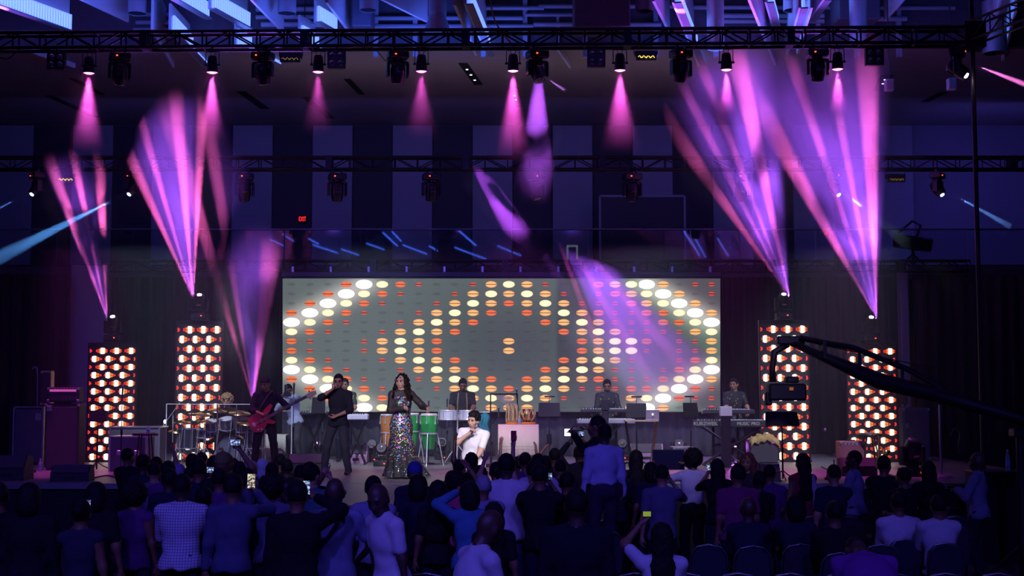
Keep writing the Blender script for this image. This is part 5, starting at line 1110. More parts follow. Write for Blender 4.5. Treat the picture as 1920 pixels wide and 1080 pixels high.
# cables on the stage floor
for i, (lb, P) in enumerate((('black cable winding over the stage floor by the wedge monitor', [(170, 899), (200, 893), (230, 897), (262, 886)]), ('black cable under the silver keyboard rig', [(1110, 866), (1140, 872), (1190, 868), (1240, 874)]), ('black cable beside the big floor moving head', [(1660, 888), (1690, 896), (1740, 890), (1760, 896)]), ('black cable near the red guitar amplifier', [(1540, 876), (1560, 884), (1590, 882), (1600, 872)]))):
    cable(lb, [sf(x, y) + Vector((0, 0, .014)) for x, y in P], .013)
for x0, yt, x1, yb, lb in ((1320, 800, 1335, 850, 'loose cable hanging under the lettered keyboard'), (1108, 795, 1098, 862, 'thin cable hanging under the silver keyboard')):
    a = at(x0, yt, 26.85); b = sf(x1, yb + 4); b.y = 26.6; cable(lb, [a, a.lerp(b, .3) + Vector((.08, 0, 0)), a.lerp(b, .7) + Vector((-.06, 0, 0)), Vector((b.x, b.y, ZS + .012))], .008, pm('cable_grey', (.2, .2, .22), .5))
# ------------------------------------------------------------------ jib crane with camera
jib = thing('camera_jib', 'long dark camera jib arm with a hanging camera head', 'camera crane', at(1478, 640, 20.6))
o0 = jib.location; tip = Vector((0, 0, 0)); end = at(1985, 806, 18.4) - o0; mid = at(1760, 742, 19.4) - o0
def jp(px, py, Y): return at(px, py, Y) - o0
M_jib = pm('jib_black', (.010, .010, .012), .55)
d = (end - tip).normalized(); upv = Vector((0, 0, 1))
MB().tube([tip, jp(1560, 676, 20.3), jp(1650, 715, 19.95), mid, end], .085, 8, [.55, 1, 1.5, 1.25, .8]).build('boom', M_jib, jib)
MB().tube([jp(1500, 633, 20.5), jp(1600, 652, 20.1), jp(1700, 692, 19.75), jp(1755, 722, 19.5), jp(1775, 740, 19.4)], .045, 7).build('upper_rail', M_jib, jib); MB().tube([jp(1510, 640, 20.45), jp(1640, 668, 20.0), jp(1764, 692, 19.4)], .008, 5).build('tension_cable', M_cable, jib)
for px, py, y in ((1545, 655, 20.3), (1610, 680, 20.1), (1690, 712, 19.8)): MB().box(jp(px, py, y), (.05, .12, .28)).build('clamp', M_jib, jib)
MB().bbox(jp(1482, 638, 20.6), (.42, .16, .13), .02).build('tip_block', M_jib, jib)
MB().tube([jp(1478, 645, 20.6), jp(1452, 660, 20.6), jp(1448, 690, 20.6), jp(1449, 716, 20.6)], .05, 8).build('head_arm', M_jib, jib)
MB().bbox(jp(1474, 735, 20.6), (.58, .30, .26), .03).build('camera_body', M_jib, jib); MB().cyl(jp(1470, 735, 20.75), jp(1470, 735, 21.0), .09, .10, n=14).build('lens_hood', M_jib, jib)
MB().bbox(jp(1484, 712, 20.55), (.20, .2, .10), .02).build('battery', M_jib, jib); MB().box(jp(1484, 729, 20.42), (.06, .012, .05)).build('tally_light', emat('tally_orange', (1, .3, .02), .25), jib); MB().bbox(jp(1440, 748, 20.6), (.10, .16, .2), .02).build('pan_motor', M_jib, jib)
p = sf(1765, 895); o = thing('jib_mast', 'pale chrome upright pole standing on the stage edge below the jib arm', 'pole', p); MB().cyl((0, 0, .02), (0, 0, Z(748, p.y) - ZS - .1), .022, n=8).build('pole', M_steel, o); MB().lathe([(.2, 0), (.2, .02), (.03, .05)], 18).build('base', pm('mast_base', (.35, .2, .35), .5), o)
o = thing('jib_pedestal', 'dark pedestal carrying the jib arm beyond the last chairs', 'pedestal', (X(1910, 18.73), 18.73, 0)); zj = Z(784.5, 18.73) - .20; MB().cyl((0, 0, .05), (0, 0, zj - .05), .06, n=10).build('column', M_jib, o); MB().bbox((0, 0, zj), (.24, .24, .12), .02).build('pan_head', M_jib, o)
for a in range(3): MB().cyl((0, 0, .5), (.5 * math.cos(a * 2.1 + .3), .5 * math.sin(a * 2.1 + .3), .03), .03, n=8).build('leg', M_jib, o)
# side desk with a lamp and bottle at the far right
p = Vector((X(1885, 20.5), 20.5, 0)); o = thing('control_desk', 'dark draped control desk at the wing curtain', 'desk', p); zt_ = Z(884, 20.5); MB().bbox((0, .3, zt_ - .02), (.9, .7, .04), .01).build('desk_top', M_fix, o); MB().box((0, .3, (zt_ - .04) / 2), (.86, .66, zt_ - .04)).build('desk_body', M_drape, o)
bottle('tall clear bottle standing on the control desk', (p.x + .08, p.y + .2, zt_), .32, (.25, .3, .6)); q = cable('bent gooseneck desk lamp near the wing curtain', [Vector((X(1848, 20.8), 20.8, zt_ - .2)), at(1800, 850, 20.8), at(1800, 815, 20.8), at(1790, 803, 20.8), at(1782, 818, 20.8)], .008, pm('gooseneck_dark', (.06, .06, .1), .4), name='gooseneck_lamp'); q['category'] = 'lamp'
# exit signs
def exit_sign(label, px, py, Y, w_, text='EXIT'):
    o = thing('exit_sign', label, 'exit sign', at(px, py, Y)); W = w_ / F * Y; MB().bbox((0, .03, 0), (W * 1.25, .05, W * 1.0), .01).build('housing', M_black, o)
    lettering(text, W * .72, emat('exit_red', (1, .02, .02), 2.2), o, (0, -.005, 0), (.62, 1.15, 1), 0)
exit_sign('red glowing exit sign on the dark wall panel', 567, 411, YB - .008, 15); exit_sign('small red exit sign half lost in the violet smoke', 1549, 438, YB - .1, 8)
# balcony things
o = thing('door_frame', 'small pale lit frame standing behind the balcony glass', 'frame', at(1073, 487, 34.0)); h_ = 26 / F * 34
for s in (-1, 1): MB().box((s * 9 / F * 34, 0, h_ / 2), (.05, .05, h_)).build('post', pm('frame_pale_glow', (.6, .65, .55), .4, emit=(.5, .6, .5), es=.15), o)  # faint glow put into the frame paint to show it lit
MB().box((0, 0, h_), (20 / F * 34, .05, .05)).build('head_rail', pm('frame_pale_glow', (.6, .65, .55), .4), o)
o = thing('balcony_projector', 'dark follow spot with bent arm on the balcony', 'stage light', at(1712, 492, 33.6), .3); MB().bbox((0, 0, .5), (.5, .9, .35), .04, (.2, 0, .3)).build('housing', M_fix, o); MB().cyl((0, 0, -.1), (0, 0, .4), .04, n=8).build('post', M_fix, o); MB().tube([(.1, 0, .6), (.25, 0, .95), (.0, 0, 1.05), (-.4, 0, .75)], .03, 6).build('bent_arm', M_fix, o)
for a in range(3): MB().cyl((0, 0, .2), (.4 * math.cos(a * 2.1), .4 * math.sin(a * 2.1), -.1), .03, n=6).build('leg', M_fix, o)
# dark projection board on the balcony
o = thing('balcony_board', 'large dark board with a thin pale frame behind the balcony glass', 'board', at(1205, 508, 36.5)); W = 160 / F * 36.5; H_ = Z(368, 36.5) - Z(508, 36.5)
MB().box((0, 0, H_ / 2), (W, .05, H_)).build('panel', M_wall_d, o)
for s in (-1, 1): MB().box((s * W / 2, -.01, H_ / 2), (.06, .08, H_)).build('side_rail', M_wall_l, o)
MB().box((0, -.01, H_), (W, .08, .06)).build('top_rail', M_wall_l, o)
# ------------------------------------------------------------------ performers
M_floral = bpy.data.materials.new('cloth_floral'); M_floral.use_nodes = True; nt = M_floral.node_tree; b = nt.nodes['Principled BSDF']; b.inputs['Roughness'].default_value = .8
vo = nt.nodes.new('ShaderNodeTexVoronoi'); vo.inputs['Scale'].default_value = 14; cr_ = nt.nodes.new('ShaderNodeValToRGB'); e = cr_.color_ramp.elements; e[0].color = (.45, .46, .20, 1); e[0].position = .22; e[1].color = (.03, .06, .03, 1); e[1].position = .34
tcn = nt.nodes.new('ShaderNodeTexCoord'); nt.links.new(tcn.outputs['Object'], vo.inputs['Vector']); nt.links.new(vo.outputs['Distance'], cr_.inputs[0]); nt.links.new(cr_.outputs[0], b.inputs['Base Color'])
M_goldvest = M_floral.copy(); M_goldvest.name = 'cloth_gold_pattern'; e = M_goldvest.node_tree.nodes['Color Ramp'].color_ramp.elements; e[0].color = (.34, .30, .06, 1); e[0].position = .16; e[1].color = (.015, .018, .03, 1); e[1].position = .24
def microphone(label, o, info, s, tilt=(0, 0, 1)):
    """hand microphone held in the fist on side s"""
    W, d = info['Hd'][s]; c = W + d * .085 * info['sc']; t = Vector(tilt).normalized(); Mw = o.matrix_basis
    m = thing('microphone', label, 'microphone', Mw @ (c - t * .10)); m.rotation_euler = (Mw.to_3x3() @ t).to_track_quat('Z', 'Y').to_euler()
    MB().lathe([(.012, 0), (.016, .12), (.020, .155)], 12).build('handle', M_fix, m); MB().ell((0, 0, .185), (.027, .027, .034)).build('mic_grille', M_steel, m); MB().lathe([(.0205, .15), (.024, .158), (.0205, .166)], 12, caps=False).build('collar_ring', M_chrome, m)
def glasses(o, info):
    m = MB()
    for s in (-1, 1):
        c = info['hl']((s * .032, .100, .118)); pts = [info['hl']((s * .032 + .024 * math.cos(a), .104, .118 + .016 * math.sin(a))) for a in np.linspace(0, 2 * PI, 13)]; m.tube(pts, .0025, 5); m.tube([info['hl']((s * .056, .100, .122)), info['hl']((s * .080, .0, .115))], .0025, 5)
    m.tube([info['hl']((-.01, .108, .120)), info['hl']((.01, .108, .120))], .0025, 5); m.build('glasses', M_black, o)
def belt(o, info):
    m = MB(); m.lathe([(.158, -.02), (.160, 0), (.158, .02)], 24, info['U']((0, -.008, .985)), sy=.80, caps=False); m.build('belt', pm('belt_leather', (.015, .012, .01), .4), o)
HV = .018
# singer in dark shirt
P = dict(hero=True, vox=HV)
o, inf = person('person in dark rolled sleeve shirt singing into a hand microphone, hand on belly', sf(633, 890), 1.80, PI - .15, 'tan', 'short', top=('black_shirt', (.016, .017, .024)), sleeve='roll', legs=('dark_denim', (.035, .037, .045)), R=((.06, .17, 1.49), (.9, .35, -.75), 'grip', (-.5, .2, .8)), L=((.03, .19, 1.03), (1, -.3, -.05), 'relaxed'), head=(.12, .06), foot={1: ((.22, .06, .085), (.2, 1, 0)), -1: ((-.20, .02, .085), (-.1, 1, 0))}, collar=True, **P)
glasses(o, inf); microphone('black hand microphone of the singer in dark shirt', o, inf, 1, (-.25, -.55, .55))
# bassist
o, inf = person('person in dark jacket and cap playing a red bass guitar', sf(497, 882), 1.76, PI + .1, 'brown', 'cap', cap=('beanie_black', (.02, .02, .025)), top=('dark_jacket', (.014, .012, .024)), sleeve='three', legs=('black_jeans', (.010, .010, .016)), R=((.06, .25, 1.06), (1, -.6, .1), 'claw'), L=((.33, .24, 1.15), (.8, -.6, -.5), 'grip'), head=(-.45, .28), foot={1: ((.20, .0, .085), (.2, 1, 0)), -1: ((-.20, .05, .085), (-.2, 1, 0))}, **P)
M_rg = pm('guitar_red', (.42, .02, .05), .2, coat=1.0, var=.35, scale=4); g = thing('bass_guitar', 'glossy red bass guitar slung over the dark jacket', 'guitar', o.matrix_basis @ Vector((0.02, .20, .96)))
ax_ = Vector((-.81, .10, .44)).normalized(); ax_ = (o.matrix_basis.to_3x3() @ ax_); yv = o.matrix_basis.to_3x3() @ Vector((0, 1, .15)); R3 = Matrix((ax_, yv.cross(ax_).normalized() * -1, (ax_.cross(yv.cross(ax_))).normalized())).transposed()
xa = ax_; za = (yv - ax_ * yv.dot(ax_)).normalized(); ya = za.cross(xa); g.rotation_euler = Matrix((xa, ya, za)).transposed().to_euler()
out = [(-.26, -.05), (-.24, -.14), (-.14, -.19), (-.03, -.15), (.03, -.10), (.12, -.17), (.17, -.15), (.13, -.08), (.10, -.03), (.10, .03), (.14, .07), (.26, .17), (.23, .22), (.12, .18), (.02, .13), (-.10, .19), (-.22, .17), (-.27, .07)]
MB().prism([(x * 1.05, y * .95) for x, y in out], .045).build('guitar_body', M_rg, g); MB().box((.50, 0, .028), (.84, .055, .022)).build('neck', pm('neck_wood', (.05, .03, .02), .4), g); MB().prism([(.90, -.03), (.98, -.06), (1.10, -.045), (1.12, .02), (1.0, .055), (.90, .03)], .02).build('headstock', pm('headstock_tan', (.42, .34, .14), .4), g)
for i in range(4): MB().cyl((.12 - .35, -.018 + .012 * i, .05), (.92, -.018 + .012 * i, .045), .0022, n=5).build('string', M_steel, g); MB().cyl((.96 + .04 * i, .05 * (1 if i % 2 else -1), 0), (.96 + .04 * i, .085 * (1 if i % 2 else -1), 0), .012, n=8).build('tuning_peg', M_gold, g)
for x in (-.10, 0.0): MB().box((x, 0, .028), (.035, .09, .018)).build('pickup', M_black, g)
MB().box((-.20, 0, .030), (.05, .08, .02)).build('bridge', M_chrome, g)
for x, y in ((-.17, -.12), (-.11, -.14)): MB().cyl((x, y, .02), (x, y, .04), .014, n=8).build('knob', M_chrome, g)
bI = g.matrix_basis.inverted(); st = [bI @ (o.matrix_basis @ inf['U'](p_)) for p_ in ((.13, .17, 1.0), (.08, .175, 1.2), (-.06, .13, 1.42), (-.11, .06, 1.49), (-.12, -.05, 1.49))]; MB().tube(st, .018, 6).build('strap', pm('strap_black', (.02, .02, .02), .7), g)
# player in patterned shirt behind the singer
person('person in green patterned shirt behind the white keyboard', sf(645, 865), 1.76, PI, 'tan', 'short', top=('floral', M_floral), sleeve='short', L='play', R='play', head=(0, .12), **P)
o, inf = person('person in pale blue shirt bending sideways behind the bass guitar neck', sf(552, 864), 1.66, PI - .3, 'brown', 'short', top=('pale_blue', (.42, .50, .62)), sleeve='long', legs=('grey', (.06, .06, .07)), R=((.05, .34, 1.36), (1, 0, -.6), 'grip'), L=((.02, .30, 1.50), (1, .2, -.2), 'grip'), side=.18, lean=.12, head=(.4, .35), **P)
W_ = inf['W'][-1]; q = thing('handheld_camera', 'dark handheld camera held by the person in pale blue shirt', 'camera', W_ + Vector((.06, -.05, .05))); MB().bbox((0, 0, 0), (.16, .10, .09), .015).build('camera_body', M_fix, q); MB().cyl((0, .05, 0), (0, .12, 0), .035, n=12).build('lens', M_fix, q); MB().box((-.04, 0, .12), (.05, .03, .16)).build('top_handle', M_fix, q)
# percussionist, keyboard players, drummer
o, inf = person('person in black polo with suspenders behind the silver timbales', sf(867, 866.5), 1.76, PI, 'brown', 'short', top=('black_polo', (.03, .03, .036)), sleeve='short', L='play', R='play', head=(.1, .38), build=1.1, **P)
for s in (-1, 1): MB().tube([inf['U']((s * .10, .135, 1.0)), inf['U']((s * .10, .145, 1.25)), inf['U']((s * .085, .09, 1.42)), inf['U']((s * .08, -.02, 1.50))], .012, 5).build('suspender', pm('suspender_tan', (.35, .28, .12), .6), o)
person('person in dark shirt with gold front playing the silver keyboard', sf(1139, 865.5), 1.74, PI, 'brown', 'short', top=('gold_front', M_goldvest), sleeve='long', L='play', R='play', head=(-.05, .30), **P)
person('person in dark gold patterned shirt playing beside the screen edge', sf(1378, 866), 1.76, PI + .25, 'tan', 'short', top=('gold_front', M_goldvest), sleeve='short', L='play', R='play', head=(-.75, .08), **P)
o, inf = person('seated person drumming behind the clear shield, pale tuft of hair', (X(427, 28.1), 28.1, ZS + .50), 1.70, PI, 'tan', 'afro', (.30, .20, .08), top=('drummer_black', (.02, .02, .02)), sleeve='short', L=((.14, .40, 1.06), (.7, -.5, -.3), 'grip'), R=((.2, .36, 1.2), (.7, -.5, -.3), 'grip'), pose='sit', lean=.1, **P)
for s, sl in ((1, 'yellow'), (-1, 'plain')):
    W_, d = inf['Hd'][s]; c = o.matrix_basis @ (W_ + d * .08); e_ = c + Vector((-.03 * s, -.30, .12 if s < 0 else .26)); q = tag(MB().cyl(Vector((0, 0, 0)), e_ - c, .009, .006, n=8).build('drumstick', pm('stick_' + sl, (.75, .68, .15) if s > 0 else (.55, .4, .2), .5), None, c), '%s drumstick held behind the clear shield' % ('bright yellow' if s > 0 else 'plain wooden'), 'drumstick')
# singer in the sequin gown
M_seq = bpy.data.materials.new('sequins'); M_seq.use_nodes = True; nt = M_seq.node_tree; b = nt.nodes['Principled BSDF']; N = nt.nodes.new; Lk = nt.links.new
vo = N('ShaderNodeTexVoronoi'); vo.inputs['Scale'].default_value = 70; tcn = N('ShaderNodeTexCoord'); Lk(tcn.outputs['Object'], vo.inputs['Vector']); wn = N('ShaderNodeTexWhiteNoise'); wn.noise_dimensions = '3D'; Lk(vo.outputs['Position'], wn.inputs['Vector'])
hs = N('ShaderNodeHueSaturation'); hs.inputs['Color'].default_value = (.95, .25, .10, 1); hs.inputs['Saturation'].default_value = 1.0; Lk(wn.outputs['Value'], hs.inputs['Hue'])
sp = N('ShaderNodeSeparateXYZ'); Lk(tcn.outputs['Object'], sp.inputs[0]); dens = N('ShaderNodeMapRange'); dens.inputs['From Min'].default_value = .25; dens.inputs['From Max'].default_value = .95; dens.inputs['To Min'].default_value = .96; dens.inputs['To Max'].default_value = .55; Lk(sp.outputs[2], dens.inputs['Value'])
wn2 = N('ShaderNodeTexWhiteNoise'); wn2.noise_dimensions = '3D'; ad = N('ShaderNodeVectorMath'); ad.operation = 'ADD'; ad.inputs[1].default_value = (5, 3, 1); Lk(vo.outputs['Position'], ad.inputs[0]); Lk(ad.outputs[0], wn2.inputs['Vector'])
gt = N('ShaderNodeMath'); gt.operation = 'GREATER_THAN'; Lk(wn2.outputs['Value'], gt.inputs[0]); Lk(dens.outputs[0], gt.inputs[1])
mx = N('ShaderNodeMix'); mx.data_type = 'RGBA'; mx.inputs[6].default_value = (.012, .012, .014, 1); Lk(gt.outputs[0], mx.inputs[0]); Lk(hs.outputs[0], mx.inputs[7]); Lk(mx.outputs[2], b.inputs['Base Color'])
rr = N('ShaderNodeMath'); rr.operation = 'MULTIPLY_ADD'; rr.inputs[1].default_value = -.45; rr.inputs[2].default_value = .75; Lk(gt.outputs[0], rr.inputs[0]); Lk(rr.outputs[0], b.inputs['Roughness']); mm_ = N('ShaderNodeMath'); mm_.operation = 'MULTIPLY'; mm_.inputs[1].default_value = .35; Lk(gt.outputs[0], mm_.inputs[0]); Lk(mm_.outputs[0], b.inputs['Metallic'])
M_sheer = pm('sheer_black', (.03, .025, .022), .6, var=.8, scale=90)
pw_ = sf(752, 896); pw_.z += .05
o, inf = person('person in sparkling black sequin gown holding a microphone, arm stretched out', pw_, 1.74, PI + .12, 'fair', 'wavy', (.014, .008, .006), top=('sheer_black', M_sheer), sleeve='long', legs=None, R=((-.02, .24, 1.16), (1, -.3, -.7), 'grip'), L=((.44, .22, 1.16), (.5, -.8, -.6), 'open'), head=(-.55, .02), female=True, **P)
prof = [(.38, .03, .36), (.35, .10, .34), (.29, .25, .29), (.245, .42, .26), (.225, .58, .215), (.195, .75, .165), (.205, .90, .165), (.188, 1.0, .145), (.155, 1.10, .125), (.165, 1.20, .145), (.182, 1.30, .160), (.165, 1.38, .125), (.10, 1.45, .085)]
m = MB(); V = []; n1 = 64; pr2 = []
for i in range(len(prof) - 1):
    for k in range(4): t = k / 4; pr2.append(tuple(prof[i][j] * (1 - t) + prof[i + 1][j] * t for j in range(3)))
pr2.append(prof[-1])
for (rx_, z, ry_) in pr2:
    fo = max(0, (.52 - z) / .52) ** 1.2
    for k in range(n1):
        a = 2 * PI * k / n1; f = 1 + .13 * fo * math.sin(13 * a + 1.5 * math.sin(2 * a)) + .05 * fo * math.sin(5 * a); V.append((rx_ * f * math.cos(a) - (.10 * fo if True else 0), ry_ * f * math.sin(a) + .0, z - .05))
m._add(V, [(i * n1 + k, i * n1 + (k + 1) % n1, (i + 1) * n1 + (k + 1) % n1, (i + 1) * n1 + k) for i in range(len(pr2) - 1) for k in range(n1)], True); m.build('gown', M_seq, o)
MB().ell(inf['hl']((.07, .03, .20)), (.012, .012, .02)).build('hair_clip', M_chrome, o)
microphone('sparkling hand microphone of the person in sequin gown', o, inf, 1, (-.15, .25, .9))
# kneeling singer in white
pk_ = sf(886, 898); pk_.y = max(pk_.y, 22.35)
o, inf = person('kneeling person in white t-shirt and jeans singing at the stage edge', pk_, 1.86, PI - .30, 'fair', 'tall', top=('white_tee', (.78, .77, .80)), sleeve='short', legs=('blue_jeans', (.03, .035, .05)), R=((-.02, .24, 1.46), (1, .2, -.9), 'grip'), L='lap', head=(-.30, .06), lean=.16, side=-.10, pose='kneel', zp=.27, build=1.15, **P)
microphone('black hand microphone of the kneeling person in white', o, inf, 1, (-.35, -.30, .7))
# ------------------------------------------------------------------ audience
M_shot = bpy.data.materials.new('phone_picture'); M_shot.use_nodes = True; nt = M_shot.node_tree; b = nt.nodes['Principled BSDF']; b.inputs['Base Color'].default_value = (.01, .01, .01, 1)
tcn = nt.nodes.new('ShaderNodeTexCoord'); nz = nt.nodes.new('ShaderNodeTexNoise'); nz.inputs['Scale'].default_value = 55; nz.inputs['Detail'].default_value = 2; cr_ = nt.nodes.new('ShaderNodeValToRGB'); e = cr_.color_ramp.elements; e[0].position = .42; e[0].color = (.03, .04, .05, 1); e[1].position = .62; e[1].color = (1, .85, .6, 1); m_ = e.new(.5); m_.color = (.35, .30, .2, 1)
nt.links.new(tcn.outputs['Object'], nz.inputs['Vector']); nt.links.new(nz.outputs[0], cr_.inputs[0]); nt.links.new(cr_.outputs[0], b.inputs['Emission Color']); b.inputs['Emission Strength'].default_value = .9
M_shotb = M_shot.copy(); M_shotb.name = 'phone_picture_blue'; e = M_shotb.node_tree.nodes['Color Ramp'].color_ramp.elements; e[0].color = (.02, .03, .10, 1); e[1].color = (.12, .16, .5, 1); e[2].color = (.7, .9, 1, 1)
def phone(label, c, mat, rz=0., roll=0., w=.075, h=.15, name='phone', cat='phone', pitch=0.):
    o = thing(name, label, cat, c); o.rotation_euler = (pitch, roll, rz)
    MB().bbox((0, 0, 0), (w, .009, h), .003).build('case', M_fix, o); MB().box((0, -.0055, 0), (w * .9, .002, h * .9)).build('screen', mat, o); return o
TAKEN = []; PHONES = []
def crowd(label, px, ytop, h=1.7, rz=0., z0=0., s=None, phone_=None, group=None, **k):
    """a person whose head top sits at (px, ytop); depth follows from the body height"""
    if s is None:                                                   # stand where nobody stands yet
        best = None
        for dh in sorted(np.arange(-.17, .18, .01), key=abs):
            Y = F * (HC - z0 - h - dh) / (ytop - 730.); x = X(px, Y)
            if Y > 21.35 or (Y > 17.3 and -3.15 < x < -.95): continue
            dmin = min([math.hypot((x - a) / .56, (Y - b_) / .50) for a, b_ in TAKEN] + [9])
            if best is None or dmin > best[0] + .02: best = (dmin, dh)
            if dmin >= 1: break
        h += float(best[1]) if best else 0
    Y = F * (HC - z0 - h) / (ytop - 730.) if s is None else F / s
    loc = (X(px, Y), Y, z0)
    if s is not None: h = Z(ytop, Y) - z0 if z0 >= 0 else h
    o, inf = person(label, loc, h, rz, group=group, **k); TAKEN.append((loc[0], loc[1]))
    if phone_:
        sd, pl, mt, w_, h_ = phone_; W = inf['W'][sd]; W2, d = inf['Hd'][sd]; c = o.matrix_basis @ (W2 + d * .10); PHONES.append(phone(pl, c + Vector((0, -.035, .05 if h_ > .1 else .02)), mt, 0, random.uniform(-.05, .05), w_, h_))
    crowd.info = inf
    return o
NAVY = ('navy', (.035, .04, .11)); BLK = ('black', (.012, .012, .016)); BLU = ('blue_grey', (.20, .21, .33)); WHT = ('white', (.55, .54, .58)); PUR = ('plum', (.10, .03, .13)); GRY = ('slate', (.10, .10, .16)); WIN = ('wine', (.18, .03, .10))
M_chk = bpy.data.materials.new('cloth_checked'); M_chk.use_nodes = True; nt = M_chk.node_tree; b = nt.nodes['Principled BSDF']; b.inputs['Roughness'].default_value = .85; br = nt.nodes.new('ShaderNodeTexBrick'); br.offset = 0; br.inputs['Color1'].default_value = (.55, .55, .60, 1); br.inputs['Color2'].default_value = (.50, .50, .56, 1); br.inputs['Mortar'].default_value = (.20, .20, .30, 1); br.inputs['Scale'].default_value = 9; br.inputs['Mortar Size'].default_value = .035; br.inputs['Brick Width'].default_value = .25; br.inputs['Row Height'].default_value = .25
tcn = nt.nodes.new('ShaderNodeTexCoord'); mp = nt.nodes.new('ShaderNodeMapping'); mp.inputs['Rotation'].default_value = (PI / 2, 0, 0); nt.links.new(tcn.outputs['Object'], mp.inputs[0]); nt.links.new(mp.outputs[0], br.inputs['Vector']); nt.links.new(br.outputs[0], b.inputs['Base Color'])
pale = (.45, .45, .5)
# nearest rows
crowd('person in dark coat cut off by the picture edge, pale scarf', 2, 907, 1.74, .5, top=BLK, sleeve='long', hair='short', L='fold', R='fold')
crowd('person in black suit with a white collar showing at the neck', 62, 908, 1.76, -.1, top=BLK, sleeve='long', hair='bob', build=1.15, collar=False)
crowd('person in dark sari blouse filming upright with a phone', 158, 938, 1.62, .05, top=('blouse_dark', (.03, .03, .05)), sleeve='none', hair='bun', female=True, skirt=('sari_teal', (.03, .06, .14)), L='phone', R='down', phone_=(-1, 'phone with a blue stage picture held before the dark sari', M_shotb, .085, .17))
crowd('person in dark top standing behind the filming sari wearer', 187, 906, 1.70, -.15, top=BLK, sleeve='short', hair='bob', female=True)
crowd('person in sleeveless plum top with a bobbed head', 258, 908, 1.66, -.25, top=PUR, sleeve='none', hair='afro', female=True, legs=('blue_jeans', (.03, .035, .05)), L='fold', R='down')
crowd('person in white checked shirt with a broad back', 345, 890, 1.78, .0, top=('checked', M_chk), sleeve='long', hair='buzz', build=1.2, collar=True, L='clap', R='clap', skin='dark')
crowd('person in dark top squeezed beside the checked shirt', 385, 914, 1.62, .3, top=BLK, hair='short', L='fold', R='fold', skin='dark')
crowd('person in blue grey jacket filming the singer with a bright phone', 440, 890, 1.80, .05, top=('jacket_blue', (.07, .075, .14)), sleeve='long', hair='short', L='down', R=((.17, .40, 1.56), (.9, .2, -.6), 'grip'), phone_=(1, 'bright phone showing the singer, held by the blue grey jacket', M_shot, .085, .16))
crowd('person in grey top with both arms up filming', 512, 895, 1.70, .1, top=GRY, sleeve='short', hair='afro', female=True, L='phone', R='phone', skin='dark')
crowd('person in black blazer holding a small bright phone at the temple', 560, 903, 1.80, .0, top=('black_blazer', (.010, .010, .013)), sleeve='long', hair='short', build=1.2, R=((.14, .22, 1.60), (1, .0, -.5), 'grip'), phone_=(1, 'small glaring phone held up by the black blazer', M_shotb, .07, .14))
crowd('person in plain blue shirt with a shaved head by the catwalk', 630, 898, 1.80, -.05, top=BLU, sleeve='short', hair=None, build=1.1, skin='dark', L='fold', R='hip', collar=True)
crowd('person in pale shirt standing between two shaved heads', 702, 893, 1.72, -.2, top=BLU, sleeve='long', hair='buzz', skin='dark', L='fold', R='fold')
crowd('person in loose white shirt with a chest pocket, leaning over', 737, 903, 1.80, 2.2, top=WHT, sleeve='short', hair=None, build=1.15, skin='dark', lean=.18, collar=True, R='down', L='down', head=(.5, .25))
crowd('person in blue cap close to the catwalk corner', 779, 868, 1.74, -.1, top=NAVY, sleeve='short', hair='cap', cap=('cap_blue', (.05, .06, .25)))
crowd('person in navy top with braids behind the leaning white shirt', 786, 892, 1.68, -.2, top=NAVY, sleeve='short', hair='bob', female=True)
crowd('person in black with hair down to the waist', 822, 903, 1.62, .0, top=BLK, sleeve='short', hair='long', female=True)
crowd('stooping person in white shirt with a shaved head among the chairs', 868, 953, 1.76, -1.1, s=250, top=WHT, sleeve='long', hair=None, build=1.15, skin='dark', lean=.30, collar=True, L='lap', R='lap', head=(.3, .2))
crowd('person in grey blue shirt with close cropped grey hair', 906, 892, 1.70, .15, top=BLU, sleeve='long', hair='buzz', haircol=(.25, .25, .3), L='fold', R='fold')
crowd('person in loose untucked pale shirt and jeans, tall in the aisle', 950, 853, 1.88, -.15, top=WHT, sleeve='long', hair='short', build=1.15, legs=('blue_jeans2', (.06, .08, .16)), collar=True, L='fold', R='fold', skin='dark')
crowd('short person in dark clothes with long hair beside the stooping white shirt', 926, 943, 1.56, .1, top=BLK, sleeve='short', hair='long', female=True)
crowd('person in dark vest over white sleeves', 1008, 853, 1.78, .3, top=WHT, sleeve='long', hair='short', build=1.1, L='fold', R='hip', extra=lambda o, i: MB().lathe([(.205, -.40), (.20, -.2), (.21, 0), (.20, .12), (.12, .2)], 20, i['U']((0, 0, 1.22)), sy=.74, caps=False).build('vest', cloth('vest_black', (.012, .012, .016)), o))
crowd('big person in dark suit with broad shoulders, centre of the seats', 1080, 917, 1.84, .0, top=('suit_black', (.012, .012, .02)), sleeve='long', hair='buzz', build=1.3, skin='dark')
# two people standing on chairs and the videographer
crowd('person in pale blue shirt standing high on a chair', 1132, 796, 1.74, .25, z0=.495, s=150, top=('shirt_periwinkle', (.34, .36, .52)), sleeve='long', hair='buzz', skin='dark', build=1.05, legs=('plum_trousers', (.04, .02, .05)), collar=True, tuck=True)
crowd('person in dark clothes standing high beside the pale blue shirt', 1118, 783, 1.78, 1.2, z0=.495, s=139, top=BLK, sleeve='long', hair='short', L='fold', R='phone')
crowd('videographer in dark clothes holding up a camera with a light', 1086, 836, 1.76, .1, top=BLK, sleeve='long', hair='short', L='phonehigh', R='phonehigh', skin='dark'); _vi = crowd.info
crowd('person in black raising a phone beside the videographer', 1040, 842, 1.70, 0, top=BLK, sleeve='short', hair='short', L='phonehigh', phone_=(-1, 'dark phone raised beside the videographer', M_fix, .075, .15))
_vc = sum((Vector(_vi['W'][q_]) for q_ in (-1, 1)), Vector()) / 2; p = _vc + Vector((-.10, .02, .16)); v = thing('video_camera', 'video camera with a bright square light held over the crowd', 'camera', p)
